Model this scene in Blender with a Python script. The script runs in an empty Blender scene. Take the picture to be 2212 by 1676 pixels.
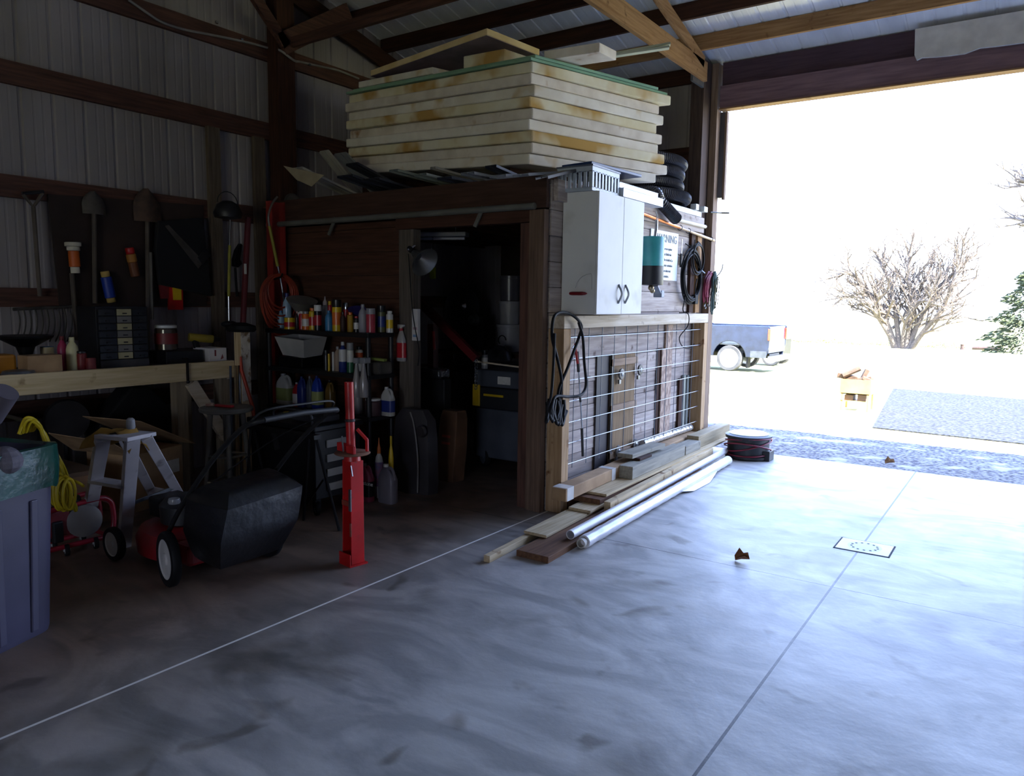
import bpy, bmesh, math, random
from mathutils import Vector, Matrix, Quaternion
PI = math.pi
SC = bpy.context.scene
COL = SC.collection
random.seed(7)

# ------------------------------------------------------------------ camera, sky, sun, exposure
YAW, PITCH, ROLL, FPX, EYE = 0.60303, 0.114723, 0.013279, 1626.77, 1.55
IW, IH = 2212, 1676
_f = Vector((-math.sin(YAW) * math.cos(PITCH), math.cos(YAW) * math.cos(PITCH), -math.sin(PITCH)))
_r0 = _f.cross(Vector((0, 0, 1))).normalized()
_u0 = _r0.cross(_f)
_r = math.cos(ROLL) * _r0 + math.sin(ROLL) * _u0
_u = -math.sin(ROLL) * _r0 + math.cos(ROLL) * _u0
CAM = Vector((0, 0, EYE))
cd = bpy.data.cameras.new('camera')
cd.sensor_fit = 'HORIZONTAL'; cd.sensor_width = 36.0
cd.lens = 36.0 * FPX / IW
cd.clip_start = 0.05; cd.clip_end = 400
cam = bpy.data.objects.new('camera', cd); COL.objects.link(cam)
cam.matrix_world = Matrix.Translation(CAM) @ Matrix((_r, _u, -_f)).transposed().to_4x4()
SC.camera = cam

SKY_STRENGTH = 9.0
SUN_STRENGTH = 52.0
w = bpy.data.worlds.new('sky'); SC.world = w; w.use_nodes = True
_n = w.node_tree.nodes; _n.clear()
_o = _n.new('ShaderNodeOutputWorld'); _b = _n.new('ShaderNodeBackground')
_tc = _n.new('ShaderNodeTexCoord'); _sx = _n.new('ShaderNodeSeparateXYZ'); _cr = _n.new('ShaderNodeValToRGB')
w.node_tree.links.new(_tc.outputs['Generated'], _sx.inputs[0])
w.node_tree.links.new(_sx.outputs['Z'], _cr.inputs[0])
_cr.color_ramp.elements[0].position = 0.0; _cr.color_ramp.elements[0].color = (0.84, 0.92, 1.10, 1)
_cr.color_ramp.elements[1].position = 0.32; _cr.color_ramp.elements[1].color = (0.46, 0.66, 1.2, 1)
w.node_tree.links.new(_cr.outputs[0], _b.inputs[0])
_b.inputs[1].default_value = SKY_STRENGTH
w.node_tree.links.new(_b.outputs[0], _o.inputs[0])
sd = bpy.data.lights.new('sun', 'SUN'); sd.energy = SUN_STRENGTH; sd.angle = 0.01; sd.color = (1.0, 0.95, 0.86)
sun = bpy.data.objects.new('sun', sd); COL.objects.link(sun)
sun.location = (10, 2, 20)
sun.rotation_euler = Vector((1.0, -0.42, 1.0)).to_track_quat('Z', 'Y').to_euler()
# sampling guide in the big doorway (gives no light of its own)
pd = bpy.data.lights.new('doorway_portal', 'AREA'); pd.shape = 'RECTANGLE'; pd.size = 5.2; pd.size_y = 3.5
pd.cycles.is_portal = True
po = bpy.data.objects.new('doorway_portal', pd); COL.objects.link(po)
po.location = (-0.25, 7.98, 1.78); po.rotation_euler = (-PI / 2, 0, 0)
pd2 = bpy.data.lights.new('added_bay_portal', 'AREA'); pd2.shape = 'RECTANGLE'; pd2.size = 3.2; pd2.size_y = 2.5  # sampling guide for the added bay behind the camera
pd2.cycles.is_portal = True
po2 = bpy.data.objects.new('added_bay_portal', pd2); COL.objects.link(po2)
po2.location = (1.5, -7.98, 1.25); po2.rotation_euler = (PI / 2, 0, 0)
SC.view_settings.view_transform = 'Standard'; SC.view_settings.look = 'None'
SC.view_settings.gamma = 1.0; SC.view_settings.use_curve_mapping = False
SC.view_settings.exposure = 0.0
SC.cycles.max_bounces = 12; SC.cycles.diffuse_bounces = 6; SC.cycles.glossy_bounces = 4
SC.cycles.sample_clamp_indirect = 8.0
SC.cycles.use_denoising = True

# ------------------------------------------------------------------ helpers
SLOPE = 0.031
def at(x, y, X=None, Y=None, Z=None, ground=False):
    """the point of the place seen at photo pixel (x, y) on a plane of the building or the ground"""
    d = _r * ((x - IW / 2) / FPX) + _u * (-(y - IH / 2) / FPX) + _f
    if X is not None: t = (X - CAM.x) / d.x
    elif Y is not None: t = (Y - CAM.y) / d.y
    elif Z is not None: t = (Z - CAM.z) / d.z
    else: t = (-0.02 + SLOPE * 8.2 - EYE) / (d.z + SLOPE * d.y)
    return CAM + d * t
def gz(y): return -0.02 - SLOPE * (y - 8.2)

def srgb(c):
    if isinstance(c, str):
        c = c.lstrip('#'); c = [int(c[i:i + 2], 16) / 255 for i in (0, 2, 4)]
    return tuple(((v / 12.92) if v <= 0.04045 else ((v + 0.055) / 1.055) ** 2.4) for v in c) + (1.0,)

_mats = {}
def M(name, c1, c2=None, scale=4.0, rough=0.6, metal=0.0, stretch=(1, 1, 1), bump=0.0, detail=4.0, spec=0.5, lo=0.35, hi=0.65, trans=0.0, emit=None, alpha=1.0, c3=None, s3=1.0, t3=0.62):
    """procedural material: two colours mixed by (stretched) noise, an optional third colour in separate blotches, bump"""
    if name in _mats: return _mats[name]
    m = bpy.data.materials.new(name); m.use_nodes = True
    nt = m.node_tree; nd = nt.nodes; lk = nt.links
    p = nd['Principled BSDF']
    p.inputs['Roughness'].default_value = rough; p.inputs['Metallic'].default_value = metal
    p.inputs['Specular IOR Level'].default_value = spec
    p.inputs['Transmission Weight'].default_value = trans
    p.inputs['Alpha'].default_value = alpha
    a = srgb(c1); p.inputs['Base Color'].default_value = a
    tc = nd.new('ShaderNodeTexCoord'); mp = nd.new('ShaderNodeMapping'); mp.inputs['Scale'].default_value = stretch
    lk.new(tc.outputs['Object'], mp.inputs[0])
    nz = nd.new('ShaderNodeTexNoise'); nz.inputs['Scale'].default_value = scale; nz.inputs['Detail'].default_value = detail
    lk.new(mp.outputs[0], nz.inputs['Vector'])
    b = srgb(c2) if c2 else tuple(v * 0.82 for v in a[:3]) + (1,)
    cr = nd.new('ShaderNodeValToRGB'); cr.color_ramp.elements[0].position = lo; cr.color_ramp.elements[1].position = hi
    cr.color_ramp.elements[0].color = a; cr.color_ramp.elements[1].color = b
    lk.new(nz.outputs['Fac'], cr.inputs[0]); last = cr.outputs[0]
    if c3:
        n3 = nd.new('ShaderNodeTexNoise'); n3.inputs['Scale'].default_value = s3; n3.inputs['Detail'].default_value = 3
        lk.new(tc.outputs['Object'], n3.inputs['Vector'])
        r3 = nd.new('ShaderNodeValToRGB'); r3.color_ramp.elements[0].position = t3 - 0.06; r3.color_ramp.elements[1].position = t3 + 0.06
        lk.new(n3.outputs['Fac'], r3.inputs[0])
        mx = nd.new('ShaderNodeMix'); mx.data_type = 'RGBA'
        lk.new(r3.outputs[0], mx.inputs[0]); lk.new(last, mx.inputs[6]); mx.inputs[7].default_value = srgb(c3); last = mx.outputs[2]
    lk.new(last, p.inputs['Base Color'])
    if bump:
        bp = nd.new('ShaderNodeBump'); bp.inputs['Strength'].default_value = bump; bp.inputs['Distance'].default_value = 0.01
        lk.new(nz.outputs['Fac'], bp.inputs['Height']); lk.new(bp.outputs[0], p.inputs['Normal'])
    if emit:
        p.inputs['Emission Color'].default_value = srgb(emit[0]); p.inputs['Emission Strength'].default_value = emit[1]
    _mats[name] = m
    return m
def wood(name, c1, c2, axis='X', knots=None, rough=0.75, scale=5.0):
    st = {'X': (0.6, 9, 9), 'Y': (9, 0.6, 9), 'Z': (9, 9, 0.6)}[axis]
    return M(name + '_' + axis, c1, c2, scale=scale, stretch=st, rough=rough, bump=0.25, spec=0.2, lo=0.3, hi=0.7, c3=knots, s3=9.0, t3=0.70)

class B:
    """collects shapes (world coordinates unless told otherwise) and links them as ONE mesh object"""
    def __init__(s): s.v = []; s.f = []
    def add(s, vs, fs):
        o = len(s.v); s.v += [Vector(v) for v in vs]; s.f += [[i + o for i in f] for f in fs]; return s
    def box(s, lo, hi, rot=None, piv=None):
        x0, y0, z0 = lo; x1, y1, z1 = hi
        vs = [Vector(p) for p in ((x0, y0, z0), (x1, y0, z0), (x1, y1, z0), (x0, y1, z0), (x0, y0, z1), (x1, y0, z1), (x1, y1, z1), (x0, y1, z1))]
        if rot is not None:
            c = Vector(piv) if piv is not None else (vs[0] + vs[6]) / 2
            vs = [c + rot @ (v - c) for v in vs]
        return s.add(vs, [(0, 3, 2, 1), (4, 5, 6, 7), (0, 1, 5, 4), (1, 2, 6, 5), (2, 3, 7, 6), (3, 0, 4, 7)])
    def bar(s, p0, p1, w, h, up=(0, 0, 1)):
        """a rectangular bar from p0 to p1, w wide sideways, h tall along up"""
        p0 = Vector(p0); p1 = Vector(p1); d = (p1 - p0).normalized(); up = Vector(up)
        if abs(d.dot(up)) > 0.99: up = Vector((0, 1, 0))
        sd = d.cross(up).normalized() * w / 2; u = sd.cross(d).normalized() * h / 2
        vs = [p + a * sd + b * u for p in (p0, p1) for a, b in ((-1, -1), (1, -1), (1, 1), (-1, 1))]
        return s.add(vs, [(0, 1, 2, 3), (7, 6, 5, 4), (0, 4, 5, 1), (1, 5, 6, 2), (2, 6, 7, 3), (3, 7, 4, 0)])
    def tube(s, pts, r, n=10, cap=True, ring=False):
        pts = [Vector(p) for p in pts]; m = len(pts)
        rs = r if isinstance(r, (list, tuple)) else [r] * m
        prev = None; o = len(s.v)
        for i, p in enumerate(pts):
            if ring: d = (pts[(i + 1) % m] - pts[i - 1])
            else: d = pts[min(i + 1, m - 1)] - pts[max(i - 1, 0)]
            d = d.normalized() if d.length > 1e-9 else Vector((0, 0, 1))
            if prev is None:
                a = d.orthogonal().normalized()
            else:
                a = (prev - d * prev.dot(d)); a = a.normalized() if a.length > 1e-6 else d.orthogonal().normalized()
            prev = a; b = d.cross(a)
            for k in range(n):
                t = 2 * PI * k / n; s.v.append(p + (a * math.cos(t) + b * math.sin(t)) * rs[i])
        for i in range(m if ring else m - 1):
            j = (i + 1) % m
            for k in range(n):
                k2 = (k + 1) % n
                s.f.append([o + i * n + k, o + i * n + k2, o + j * n + k2, o + j * n + k])
        if cap and not ring:
            s.f.append([o + k for k in range(n)][::-1]); s.f.append([o + (m - 1) * n + k for k in range(n)])
        return s
    def lathe(s, prof, c=(0, 0, 0), n=20, axis=(0, 0, 1), sx=1.0, sy=1.0):
        """prof = [(radius, height), ...] turned about axis through c"""
        c = Vector(c); q = Vector((0, 0, 1)).rotation_difference(Vector(axis).normalized())
        o = len(s.v)
        for r, z in prof:
            for k in range(n):
                t = 2 * PI * k / n; s.v.append(c + q @ Vector((r * math.cos(t) * sx, r * math.sin(t) * sy, z)))
        m = len(prof)
        for i in range(m - 1):
            for k in range(n):
                k2 = (k + 1) % n; s.f.append([o + i * n + k, o + i * n + k2, o + (i + 1) * n + k2, o + (i + 1) * n + k])
        s.f.append([o + k for k in range(n)][::-1]); s.f.append([o + (m - 1) * n + k for k in range(n)])
        return s
    def prism(s, poly, off):
        """polygon (3-D points) pushed along off"""
        n = len(poly); poly = [Vector(p) for p in poly]; off = Vector(off)
        return s.add(poly + [p + off for p in poly], [list(range(n))[::-1], [n + i for i in range(n)]] + [[i, (i + 1) % n, n + (i + 1) % n, n + i] for i in range(n)])
    def ball(s, c, r, n=12, m=8, sc=(1, 1, 1)):
        c = Vector(c); o = len(s.v); vs = []; fs = []
        for i in range(m + 1):
            ph = PI * i / m
            for k in range(n):
                t = 2 * PI * k / n
                vs.append(c + Vector((r * sc[0] * math.sin(ph) * math.cos(t), r * sc[1] * math.sin(ph) * math.sin(t), r * sc[2] * math.cos(ph))))
        for i in range(m):
            for k in range(n):
                k2 = (k + 1) % n; fs.append([i * n + k, (i + 1) * n + k, (i + 1) * n + k2, i * n + k2])
        return s.add(vs, fs)
    def obj(s, name, mat, parent=None, local=False, smooth=False, bevel=0.0, loc=None, fix=True):
        me = bpy.data.meshes.new(name)
        off = Vector((0, 0, 0))
        if parent is not None and not local: off = abspos(parent)
        elif parent is None and loc is not None: off = Vector(loc)
        me.from_pydata([tuple(v - off) for v in s.v], [], s.f)
        if fix:
            bm = bmesh.new(); bm.from_mesh(me); bmesh.ops.remove_doubles(bm, verts=bm.verts, dist=1e-6)
            bmesh.ops.recalc_face_normals(bm, faces=bm.faces); bm.to_mesh(me); bm.free()
        me.materials.append(mat)
        if smooth:
            for p in me.polygons: p.use_smooth = True
            if hasattr(me, 'set_sharp_from_angle'): me.set_sharp_from_angle(angle=math.radians(40))
        o = bpy.data.objects.new(name, me); COL.objects.link(o)
        if parent is not None: o.parent = parent
        elif loc is not None: o.location = loc
        if bevel:
            b = o.modifiers.new('bevel', 'BEVEL'); b.width = bevel; b.segments = 2; b.limit_method = 'ANGLE'
        return o
def abspos(o):
    p = Vector((0, 0, 0))
    while o is not None: p += Vector(o.location); o = o.parent
    return p
def tag(o, label, cat, group=None):
    o['label'] = label; o['category'] = cat
    if group: o['group'] = group
    return o
def thing(name, label, cat, loc=(0, 0, 0), rz=0.0, group=None):
    o = bpy.data.objects.new(name, None); COL.objects.link(o); o.location = loc; o.rotation_euler = (0, 0, rz)
    o.empty_display_size = 0.1
    return tag(o, label, cat, group)
def struct(b, name, mat, **kw):
    o = b.obj(name, mat, **kw); o['kind'] = 'structure'; return o
def arc(c, r, a0, a1, n, u=(1, 0, 0), v=(0, 0, 1)):
    c = Vector(c); u = Vector(u); v = Vector(v)
    return [c + u * r * math.cos(a0 + (a1 - a0) * i / n) + v * r * math.sin(a0 + (a1 - a0) * i / n) for i in range(n + 1)]
def smoothpath(pts, k=6):
    """Catmull-Rom through the points"""
    P = [Vector(p) for p in pts]; P = [P[0] * 2 - P[1]] + P + [P[-1] * 2 - P[-2]]; out = []
    for i in range(1, len(P) - 2):
        a, b, c, d = P[i - 1:i + 3]
        for j in range(k):
            t = j / k
            out.append(0.5 * ((2 * b) + (c - a) * t + (2 * a - 5 * b + 4 * c - d) * t * t + (3 * b - a - 3 * c + d) * t ** 3))
    out.append(P[-2]); return out
def RZ(a): return Matrix.Rotation(a, 3, 'Z')
def RX(a): return Matrix.Rotation(a, 3, 'X')
def RY(a): return Matrix.Rotation(a, 3, 'Y')
def text(body, name, mat, parent, loc, xdir, ydir, size, label=None, extrude=0.0015):
    """flat lettering; xdir = reading direction, ydir = up the letters (world axes)"""
    cu = bpy.data.curves.new(name, 'FONT'); cu.body = body; cu.size = size; cu.extrude = extrude; cu.align_x = 'LEFT'
    cu.materials.append(mat)
    o = bpy.data.objects.new(name, cu); COL.objects.link(o)
    x = Vector(xdir).normalized(); y = Vector(ydir); y = (y - x * y.dot(x)).normalized(); z = x.cross(y)
    o.parent = parent
    o.matrix_local = Matrix.Translation(Vector(loc) - abspos(parent)) @ Matrix((x, y, z)).transposed().to_4x4()
    bpy.context.view_layer.update()
    me = bpy.data.meshes.new_from_object(o.evaluated_get(bpy.context.evaluated_depsgraph_get()))
    m2 = bpy.data.objects.new(name, me); COL.objects.link(m2); m2.parent = parent; m2.matrix_local = o.matrix_local.copy()
    bpy.data.objects.remove(o)
    if label: m2['label'] = label
    return m2
# ------------------------------------------------------------------ barn shell
XW, YD, XR, YN = -6.20, 7.92, 6.6, -7.92     # gable wall, door wall, far gable, opposite eave
EAVE, PIT = 4.02, 0.24
def roofz(y): return EAVE + PIT * (YD - abs(y))
HEAD = 3.54; DX0, DX1 = -2.85, 2.35
def concrete():
    m = bpy.data.materials.new('concrete_floor'); m.use_nodes = True
    nt = m.node_tree; nd = nt.nodes; lk = nt.links; p = nd['Principled BSDF']
    tc = nd.new('ShaderNodeTexCoord')
    def noise(sc, det=5, dist=0.0, st=(1, 1, 1), rz=0.0):
        mp = nd.new('ShaderNodeMapping'); mp.inputs['Scale'].default_value = st; mp.inputs['Rotation'].default_value = (0, 0, rz)
        lk.new(tc.outputs['Object'], mp.inputs[0])
        n = nd.new('ShaderNodeTexNoise'); n.inputs['Scale'].default_value = sc; n.inputs['Detail'].default_value = det; n.inputs['Distortion'].default_value = dist
        lk.new(mp.outputs[0], n.inputs['Vector']); return n.outputs['Fac']
    def ramp(f, a, b, ca, cb):
        r = nd.new('ShaderNodeValToRGB'); r.color_ramp.elements[0].position = a; r.color_ramp.elements[1].position = b
        r.color_ramp.elements[0].color = ca; r.color_ramp.elements[1].color = cb; lk.new(f, r.inputs[0]); return r.outputs[0]
    def mix(f, a, b, mode='MIX', fac=None):
        x = nd.new('ShaderNodeMix'); x.data_type = 'RGBA'; x.blend_type = mode
        if f is None: x.inputs[0].default_value = fac
        else: lk.new(f, x.inputs[0])
        for s_, v in ((6, a), (7, b)):
            if isinstance(v, tuple): x.inputs[s_].default_value = v
            else: lk.new(v, x.inputs[s_])
        return x.outputs[2]
    base = ramp(noise(1.3, 6, 0.9), 0.30, 0.72, srgb('#b9b9b6'), srgb('#d6d6d3'))
    swirl = ramp(noise(1.1, 4, 2.6, (1, 2.2, 1), 0.5), 0.40, 0.62, (0.66, 0.67, 0.68, 1), (1, 1, 1, 1))
    c = mix(None, base, swirl, 'MULTIPLY', 1.0)
    stain = ramp(noise(1.7, 3, 0.3), 0.54, 0.70, (1, 1, 1, 1), (0.50, 0.48, 0.44, 1))
    c = mix(None, c, stain, 'MULTIPLY', 1.0)
    blot = ramp(noise(3.8, 2, 0.6), 0.63, 0.72, (1, 1, 1, 1), (0.62, 0.59, 0.55, 1))
    c = mix(None, c, blot, 'MULTIPLY', 1.0)
    # brown dirt towards the workshop side, plus the light's falloff painted as darkening
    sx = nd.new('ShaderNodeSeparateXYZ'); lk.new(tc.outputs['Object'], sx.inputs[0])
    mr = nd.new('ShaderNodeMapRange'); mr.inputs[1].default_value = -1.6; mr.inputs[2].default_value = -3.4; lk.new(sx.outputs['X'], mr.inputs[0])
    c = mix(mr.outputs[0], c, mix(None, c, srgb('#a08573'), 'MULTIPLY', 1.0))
    def line(out, pos, wd):
        a = nd.new('ShaderNodeMath'); a.operation = 'SUBTRACT'; lk.new(sx.outputs[out], a.inputs[0]); a.inputs[1].default_value = pos
        b = nd.new('ShaderNodeMath'); b.operation = 'ABSOLUTE'; lk.new(a.outputs[0], b.inputs[0])
        d = nd.new('ShaderNodeMath'); d.operation = 'LESS_THAN'; lk.new(b.outputs[0], d.inputs[0]); d.inputs[1].default_value = wd
        return d.outputs[0]
    c = mix(line('X', -0.81, 0.006), c, srgb('#2c2b2e')); c = mix(line('Y', 4.33, 0.004), c, srgb('#3c3a3c'))
    c = mix(line('X', -2.875, 0.007), c, srgb('#efe9e0'))
    lk.new(c, p.inputs['Base Color'])
    rr = nd.new('ShaderNodeMapRange'); rr.inputs[3].default_value = 0.36; rr.inputs[4].default_value = 0.60; lk.new(noise(2.0, 5, 1.5), rr.inputs[0])
    lk.new(rr.outputs[0], p.inputs['Roughness'])
    bp = nd.new('ShaderNodeBump'); bp.inputs['Strength'].default_value = 0.12; bp.inputs['Distance'].default_value = 0.01
    lk.new(noise(28, 5), bp.inputs['Height']); lk.new(bp.outputs[0], p.inputs['Normal'])
    return m
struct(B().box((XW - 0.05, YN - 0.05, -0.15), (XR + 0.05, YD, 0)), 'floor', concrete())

metal = M('siding_metal', '#999293', '#857e7d', scale=2.0, rough=0.6, metal=0.0, stretch=(1, 1, 0.3), spec=0.5)
roofmetal = M('roof_metal', '#eff0f2', '#dfe0e3', scale=3.0, rough=0.45, metal=0.12, stretch=(2, 0.3, 1))
PROF = [(0.0, 0), (0.010, 0.014), (0.026, 0.014), (0.036, 0), (0.100, 0), (0.106, 0.002), (0.116, 0.002), (0.122, 0), (0.165, 0), (0.171, 0.002), (0.181, 0.002), (0.187, 0)]
def profile(a0, a1):
    out = []; a = a0
    while a < a1:
        out += [(a + p, h) for p, h in PROF if a + p < a1]; a += 0.229
    out.append((a1, 0)); return out
def sheet(name, pts_lo, pts_hi):
    b = B(); n = len(pts_lo)
    b.add(pts_lo + pts_hi, [(i, i + 1, n + i + 1, n + i) for i in range(n - 1)])
    return b
# gable wall (left), ribbed steel, ribs stand away from the room
pr = profile(YN, YD)
lo = [(XW - h, y, -0.1) for y, h in pr]; hi = [(XW - h, y, roofz(y) + 0.03) for y, h in pr]
struct(sheet('w', lo, hi), 'wall_left', metal, fix=False)
# opposite gable and opposite eave wall: never in view, keep the barn closed
lo = [(XR + h, y, -0.1) for y, h in pr]; hi = [(XR + h, y, roofz(y) + 0.03) for y, h in pr]
struct(sheet('w', lo, hi), 'wall_right', metal, fix=False)
prx = profile(XW, XR)
NX0, NX1, NH = -0.1, 3.1, 2.5      # unseen open bay, added as fill light from behind the camera
b = B()
for x0, x1, z0 in ((XW, NX0, -0.1), (NX1, XR, -0.1), (NX0, NX1, NH)):
    q = profile(x0, x1); n = len(q)
    b.add([(x, YN - h, z0) for x, h in q] + [(x, YN - h, EAVE + 0.03) for x, h in q], [(i, i + 1, n + i + 1, n + i) for i in range(n - 1)])
struct(b, 'wall_near', metal, fix=False)
# door wall beside and over the opening
b = B()
for x0, x1, z0 in ((XW, DX0 - 0.06, -0.1), (DX1 + 0.06, XR, -0.1)):
    q = profile(x0, x1); n = len(q)
    b.add([(x, YD + h, z0) for x, h in q] + [(x, YD + h, EAVE + 0.03) for x, h in q], [(i, i + 1, n + i + 1, n + i) for i in range(n - 1)])
struct(b, 'wall_back', metal, fix=False)
struct(B().box((XW - 0.2, YD + 0.03, EAVE - 0.05), (XR + 0.2, YD + 0.06, EAVE + 0.05)), 'trim_5', metal)  # strip added to stop light leaking through the rib gaps
prx2 = [(XW - 0.3, 0)] + prx + [(XR + 0.3, 0)]
# roof: two ribbed slopes with an eave overhang
for s_, nm in ((1, 'ceiling'), (-1, 'ceiling.001')):
    y1 = YD + 0.32
    struct(sheet('r', [(x, s_ * y1, roofz(y1) + h * 0.6 + 0.004) for x, h in prx2], [(x, 0, roofz(0) + h * 0.6 + 0.004) for x, h in prx2]), nm, roofmetal, fix=False)
# lap lines of the roof sheets are real strips
dark = wood('dark_lumber', '#4a2f22', '#2f1e17', 'X')
darkY = wood('dark_lumber', '#4a2f22', '#2f1e17', 'Y')
darkZ = wood('dark_lumber', '#4a2f22', '#2f1e17', 'Z')
brownX = wood('brown_lumber', '#62443a', '#433028', 'X')
brownY = wood('brown_lumber', '#62443a', '#433028', 'Y')
brownZ = wood('brown_lumber', '#62443a', '#433028', 'Z')
tanX = wood('tan_lumber', '#a9845c', '#86623f', 'X', '#5a3b22')
tanY = wood('tan_lumber', '#a9845c', '#86623f', 'Y', '#5a3b22')
tanZ = wood('tan_lumber', '#a9845c', '#86623f', 'Z', '#5a3b22')
paleY = wood('pale_pine', '#cfc2ae', '#b3a289', 'Y', '#4d3324')
paleX = wood('pale_pine', '#cfc2ae', '#b3a289', 'X', '#4d3324')
paleZ = wood('pale_pine', '#cfc2ae', '#b3a289', 'Z', '#4d3324')
# purlins on edge, just under the metal
k = 0
y = 7.37
while y > -7.8:
    z = roofz(y)
    mt = tanX if abs(y - 7.37) < 0.01 else dark
    struct(B().box((XW + 0.02, y - 0.019, z - 0.142), (XR - 0.02, y + 0.019, z + 0.003)), 'roof_purlin', mt)
    y -= 0.515
struct(B().box((XW + 0.02, YD - 0.045, 3.865), (DX0 - 0.14, YD - 0.004, EAVE)), 'roof_purlin', dark)
# wall girts on the gable wall (X = -6.19 .. -6.15)
for z0, z1, m_ in ((3.78, 3.94, brownY), (3.05, 3.21, brownY), (2.25, 2.41, brownY), (1.46, 1.60, brownY), (0.62, 0.76, brownY)):
    struct(B().box((XW + 0.002, YN + 0.1, z0), (XW + 0.045, YD - 0.05, z1)), 'wall_girt', m_)
# girts on the door wall left of the opening
for z0, z1 in ((3.05, 3.21), (2.25, 2.41)):
    struct(B().box((XW + 0.05, YD - 0.045, z0), (DX0 - 0.14, YD - 0.004, z1)), 'wall_girt', dark)
# studs between girts (left)
for y0, z0, z1 in ((4.10, 0.0, 3.05), (4.58, 0.0, 3.05)):
    struct(B().box((XW + 0.047, y0, z0), (XW + 0.088, y0 + 0.12, z1)), 'wall_stud', wood('grey_lumber', '#6e6152', '#4d4238', 'Z'))
# gable post and rafter, truss web and lateral brace
struct(B().box((XW + 0.05, 4.78, 0), (XW + 0.20, 4.98, roofz(4.9) - 0.15)), 'wall_post', darkZ)
struct(B().bar((XW + 0.075, YD - 0.1, roofz(YD - 0.1) - 0.235), (XW + 0.075, 0, roofz(0) - 0.235), 0.045, 0.18), 'gable_rafter', darkY)
struct(B().bar((XW + 0.075, YN + 0.1, roofz(YN + 0.1) - 0.235), (XW + 0.075, 0, roofz(0) - 0.235), 0.045, 0.18), 'gable_rafter', darkY)
struct(B().bar((XW + 0.225, 4.80, 3.90), (XW + 0.225, 5.66, 4.44), 0.045, 0.19), 'truss_web', brownY)
struct(B().bar((XW + 0.225, 4.86, 3.90), (XW + 0.225, 4.0, 4.75), 0.045, 0.10), 'truss_web', brownY)
struct(B().bar((XW + 0.20, 4.92, 3.945), (-2.93, 4.92, 3.985), 0.04, 0.09), 'truss_brace', brownX)
# truss over the left door post
XT = -2.90
for xt in (XT, 0.75, 3.9):
    struct(B().box((xt - 0.02, YN + 0.3, 3.765), (xt + 0.02, YD - 0.36, 3.945)), 'truss_chord', tanY)
    for s_ in (1, -1):
        struct(B().bar((xt, s_ * (YD - 0.45), roofz(YD - 0.45) - 0.20), (xt, 0, roofz(0) - 0.20), 0.04, 0.115), 'truss_rafter', tanY)
        struct(B().bar((xt, s_ * 3.6, 3.93), (xt, s_ * 2.6, roofz(2.6) - 0.24), 0.038, 0.09), 'truss_web', tanY)
struct(B().box((XT - 0.05, 7.30, 3.72), (XT - 0.026, 7.66, 4.0)), 'truss_gusset', M('galvanised', '#9aa0a6', '#7f858b', scale=8, rough=0.4, metal=0.8))
# door posts, jamb, header
struct(B().box((-3.06, 7.60, 0), (-2.925, 7.905, 4.0)), 'door_post', wood('post_lumber', '#54443c', '#3a2f2a', 'Z'))  # dark brown-grey lumber for the post
struct(B().box((-2.92, 7.80, 0), (-2.85, 7.93, 4.0)), 'trim_1', wood('grey_tan', '#8d7765', '#6c5747', 'Z'))
struct(B().box((-2.846, 7.90, 2.66), (-2.80, 7.95, 3.53)), 'trim_2', M('dark_track', '#55545c', '#3f3e46', rough=0.5))
struct(B().box((-2.798, 7.90, 2.64), (-2.775, 7.95, 3.53)), 'trim_3', wood('grey_tan', '#8d7765', '#6c5747', 'Z'))
struct(B().box((DX1, 7.60, 0), (DX1 + 0.14, 7.93, 4.0)), 'door_post', darkZ)
struct(B().box((-2.84, 7.84, HEAD + 0.012), (DX1, 7.885, 3.78)), 'door_header', wood('flare_tinted_header', '#8b7076', '#6d565e', 'X'))  # purple of the lens flare is mixed into the lumber colour
struct(B().box((-2.84, 7.89, 3.60), (DX1, 7.935, EAVE)), 'header_board', wood('header_board', '#54424c', '#43343e', 'X'))
struct(B().box((-2.84, 7.82, HEAD), (DX1, 7.94, HEAD + 0.012)), 'trim_4', tanX)
# ---- workshop enclosure built into the corner
EX, EY, EH = -2.90, 4.65, 2.42
planksX = [wood('barn_plank_a', '#4b3226', '#342219', 'X'), wood('barn_plank_b', '#54382b', '#3b261c', 'X'), wood('barn_plank_c', '#472e22', '#332016', 'X')]
planksY = [wood('grey_plank_a', '#b3a69c', '#8d8079', 'Y', '#54423a'), wood('grey_plank_b', '#a3968d', '#7f736c', 'Y', '#4a3a34'), wood('grey_plank_c', '#bdb0a6', '#968981', 'Y', '#5c483e')]
JL, JR, DH = -4.16, -3.13, 2.13
def lapwall(b, x0, x1, z0, z1):
    zz = z0
    while zz < z1 - 0.01:
        h = min(0.195, z1 - zz); b.add([(x0, EY, zz), (x1, EY, zz), (x1, EY + 0.03, zz), (x0, EY + 0.03, zz), (x0, EY + 0.008, zz + h - 0.003), (x1, EY + 0.008, zz + h - 0.003), (x1, EY + 0.03, zz + h - 0.003), (x0, EY + 0.03, zz + h - 0.003)],
              [(0, 3, 2, 1), (4, 5, 6, 7), (0, 1, 5, 4), (1, 2, 6, 5), (2, 3, 7, 6), (3, 0, 4, 7)]); zz += 0.195
b = B(); lapwall(b, XW + 0.21, JL - 0.16, 0, 2.2); struct(b, 'partition_front', planksX[1])
b = B(); lapwall(b, -3.13 + 0.02, -2.93, 0, 2.2); struct(b, 'partition_front', planksX[0])
# side wall of horizontal grey boards
zz = 0.0; i = 0
while zz < EH - 0.01:
    h = min(0.184, EH - zz)
    o = struct(B().box((EX - 0.022, EY + 0.03, zz), (EX + (0.0, -0.003, 0.002)[i % 3], YD - 0.34, zz + h - 0.004)), 'partition_side', planksY[i % 3], bevel=0.002)
    zz += 0.184; i += 1
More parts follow.
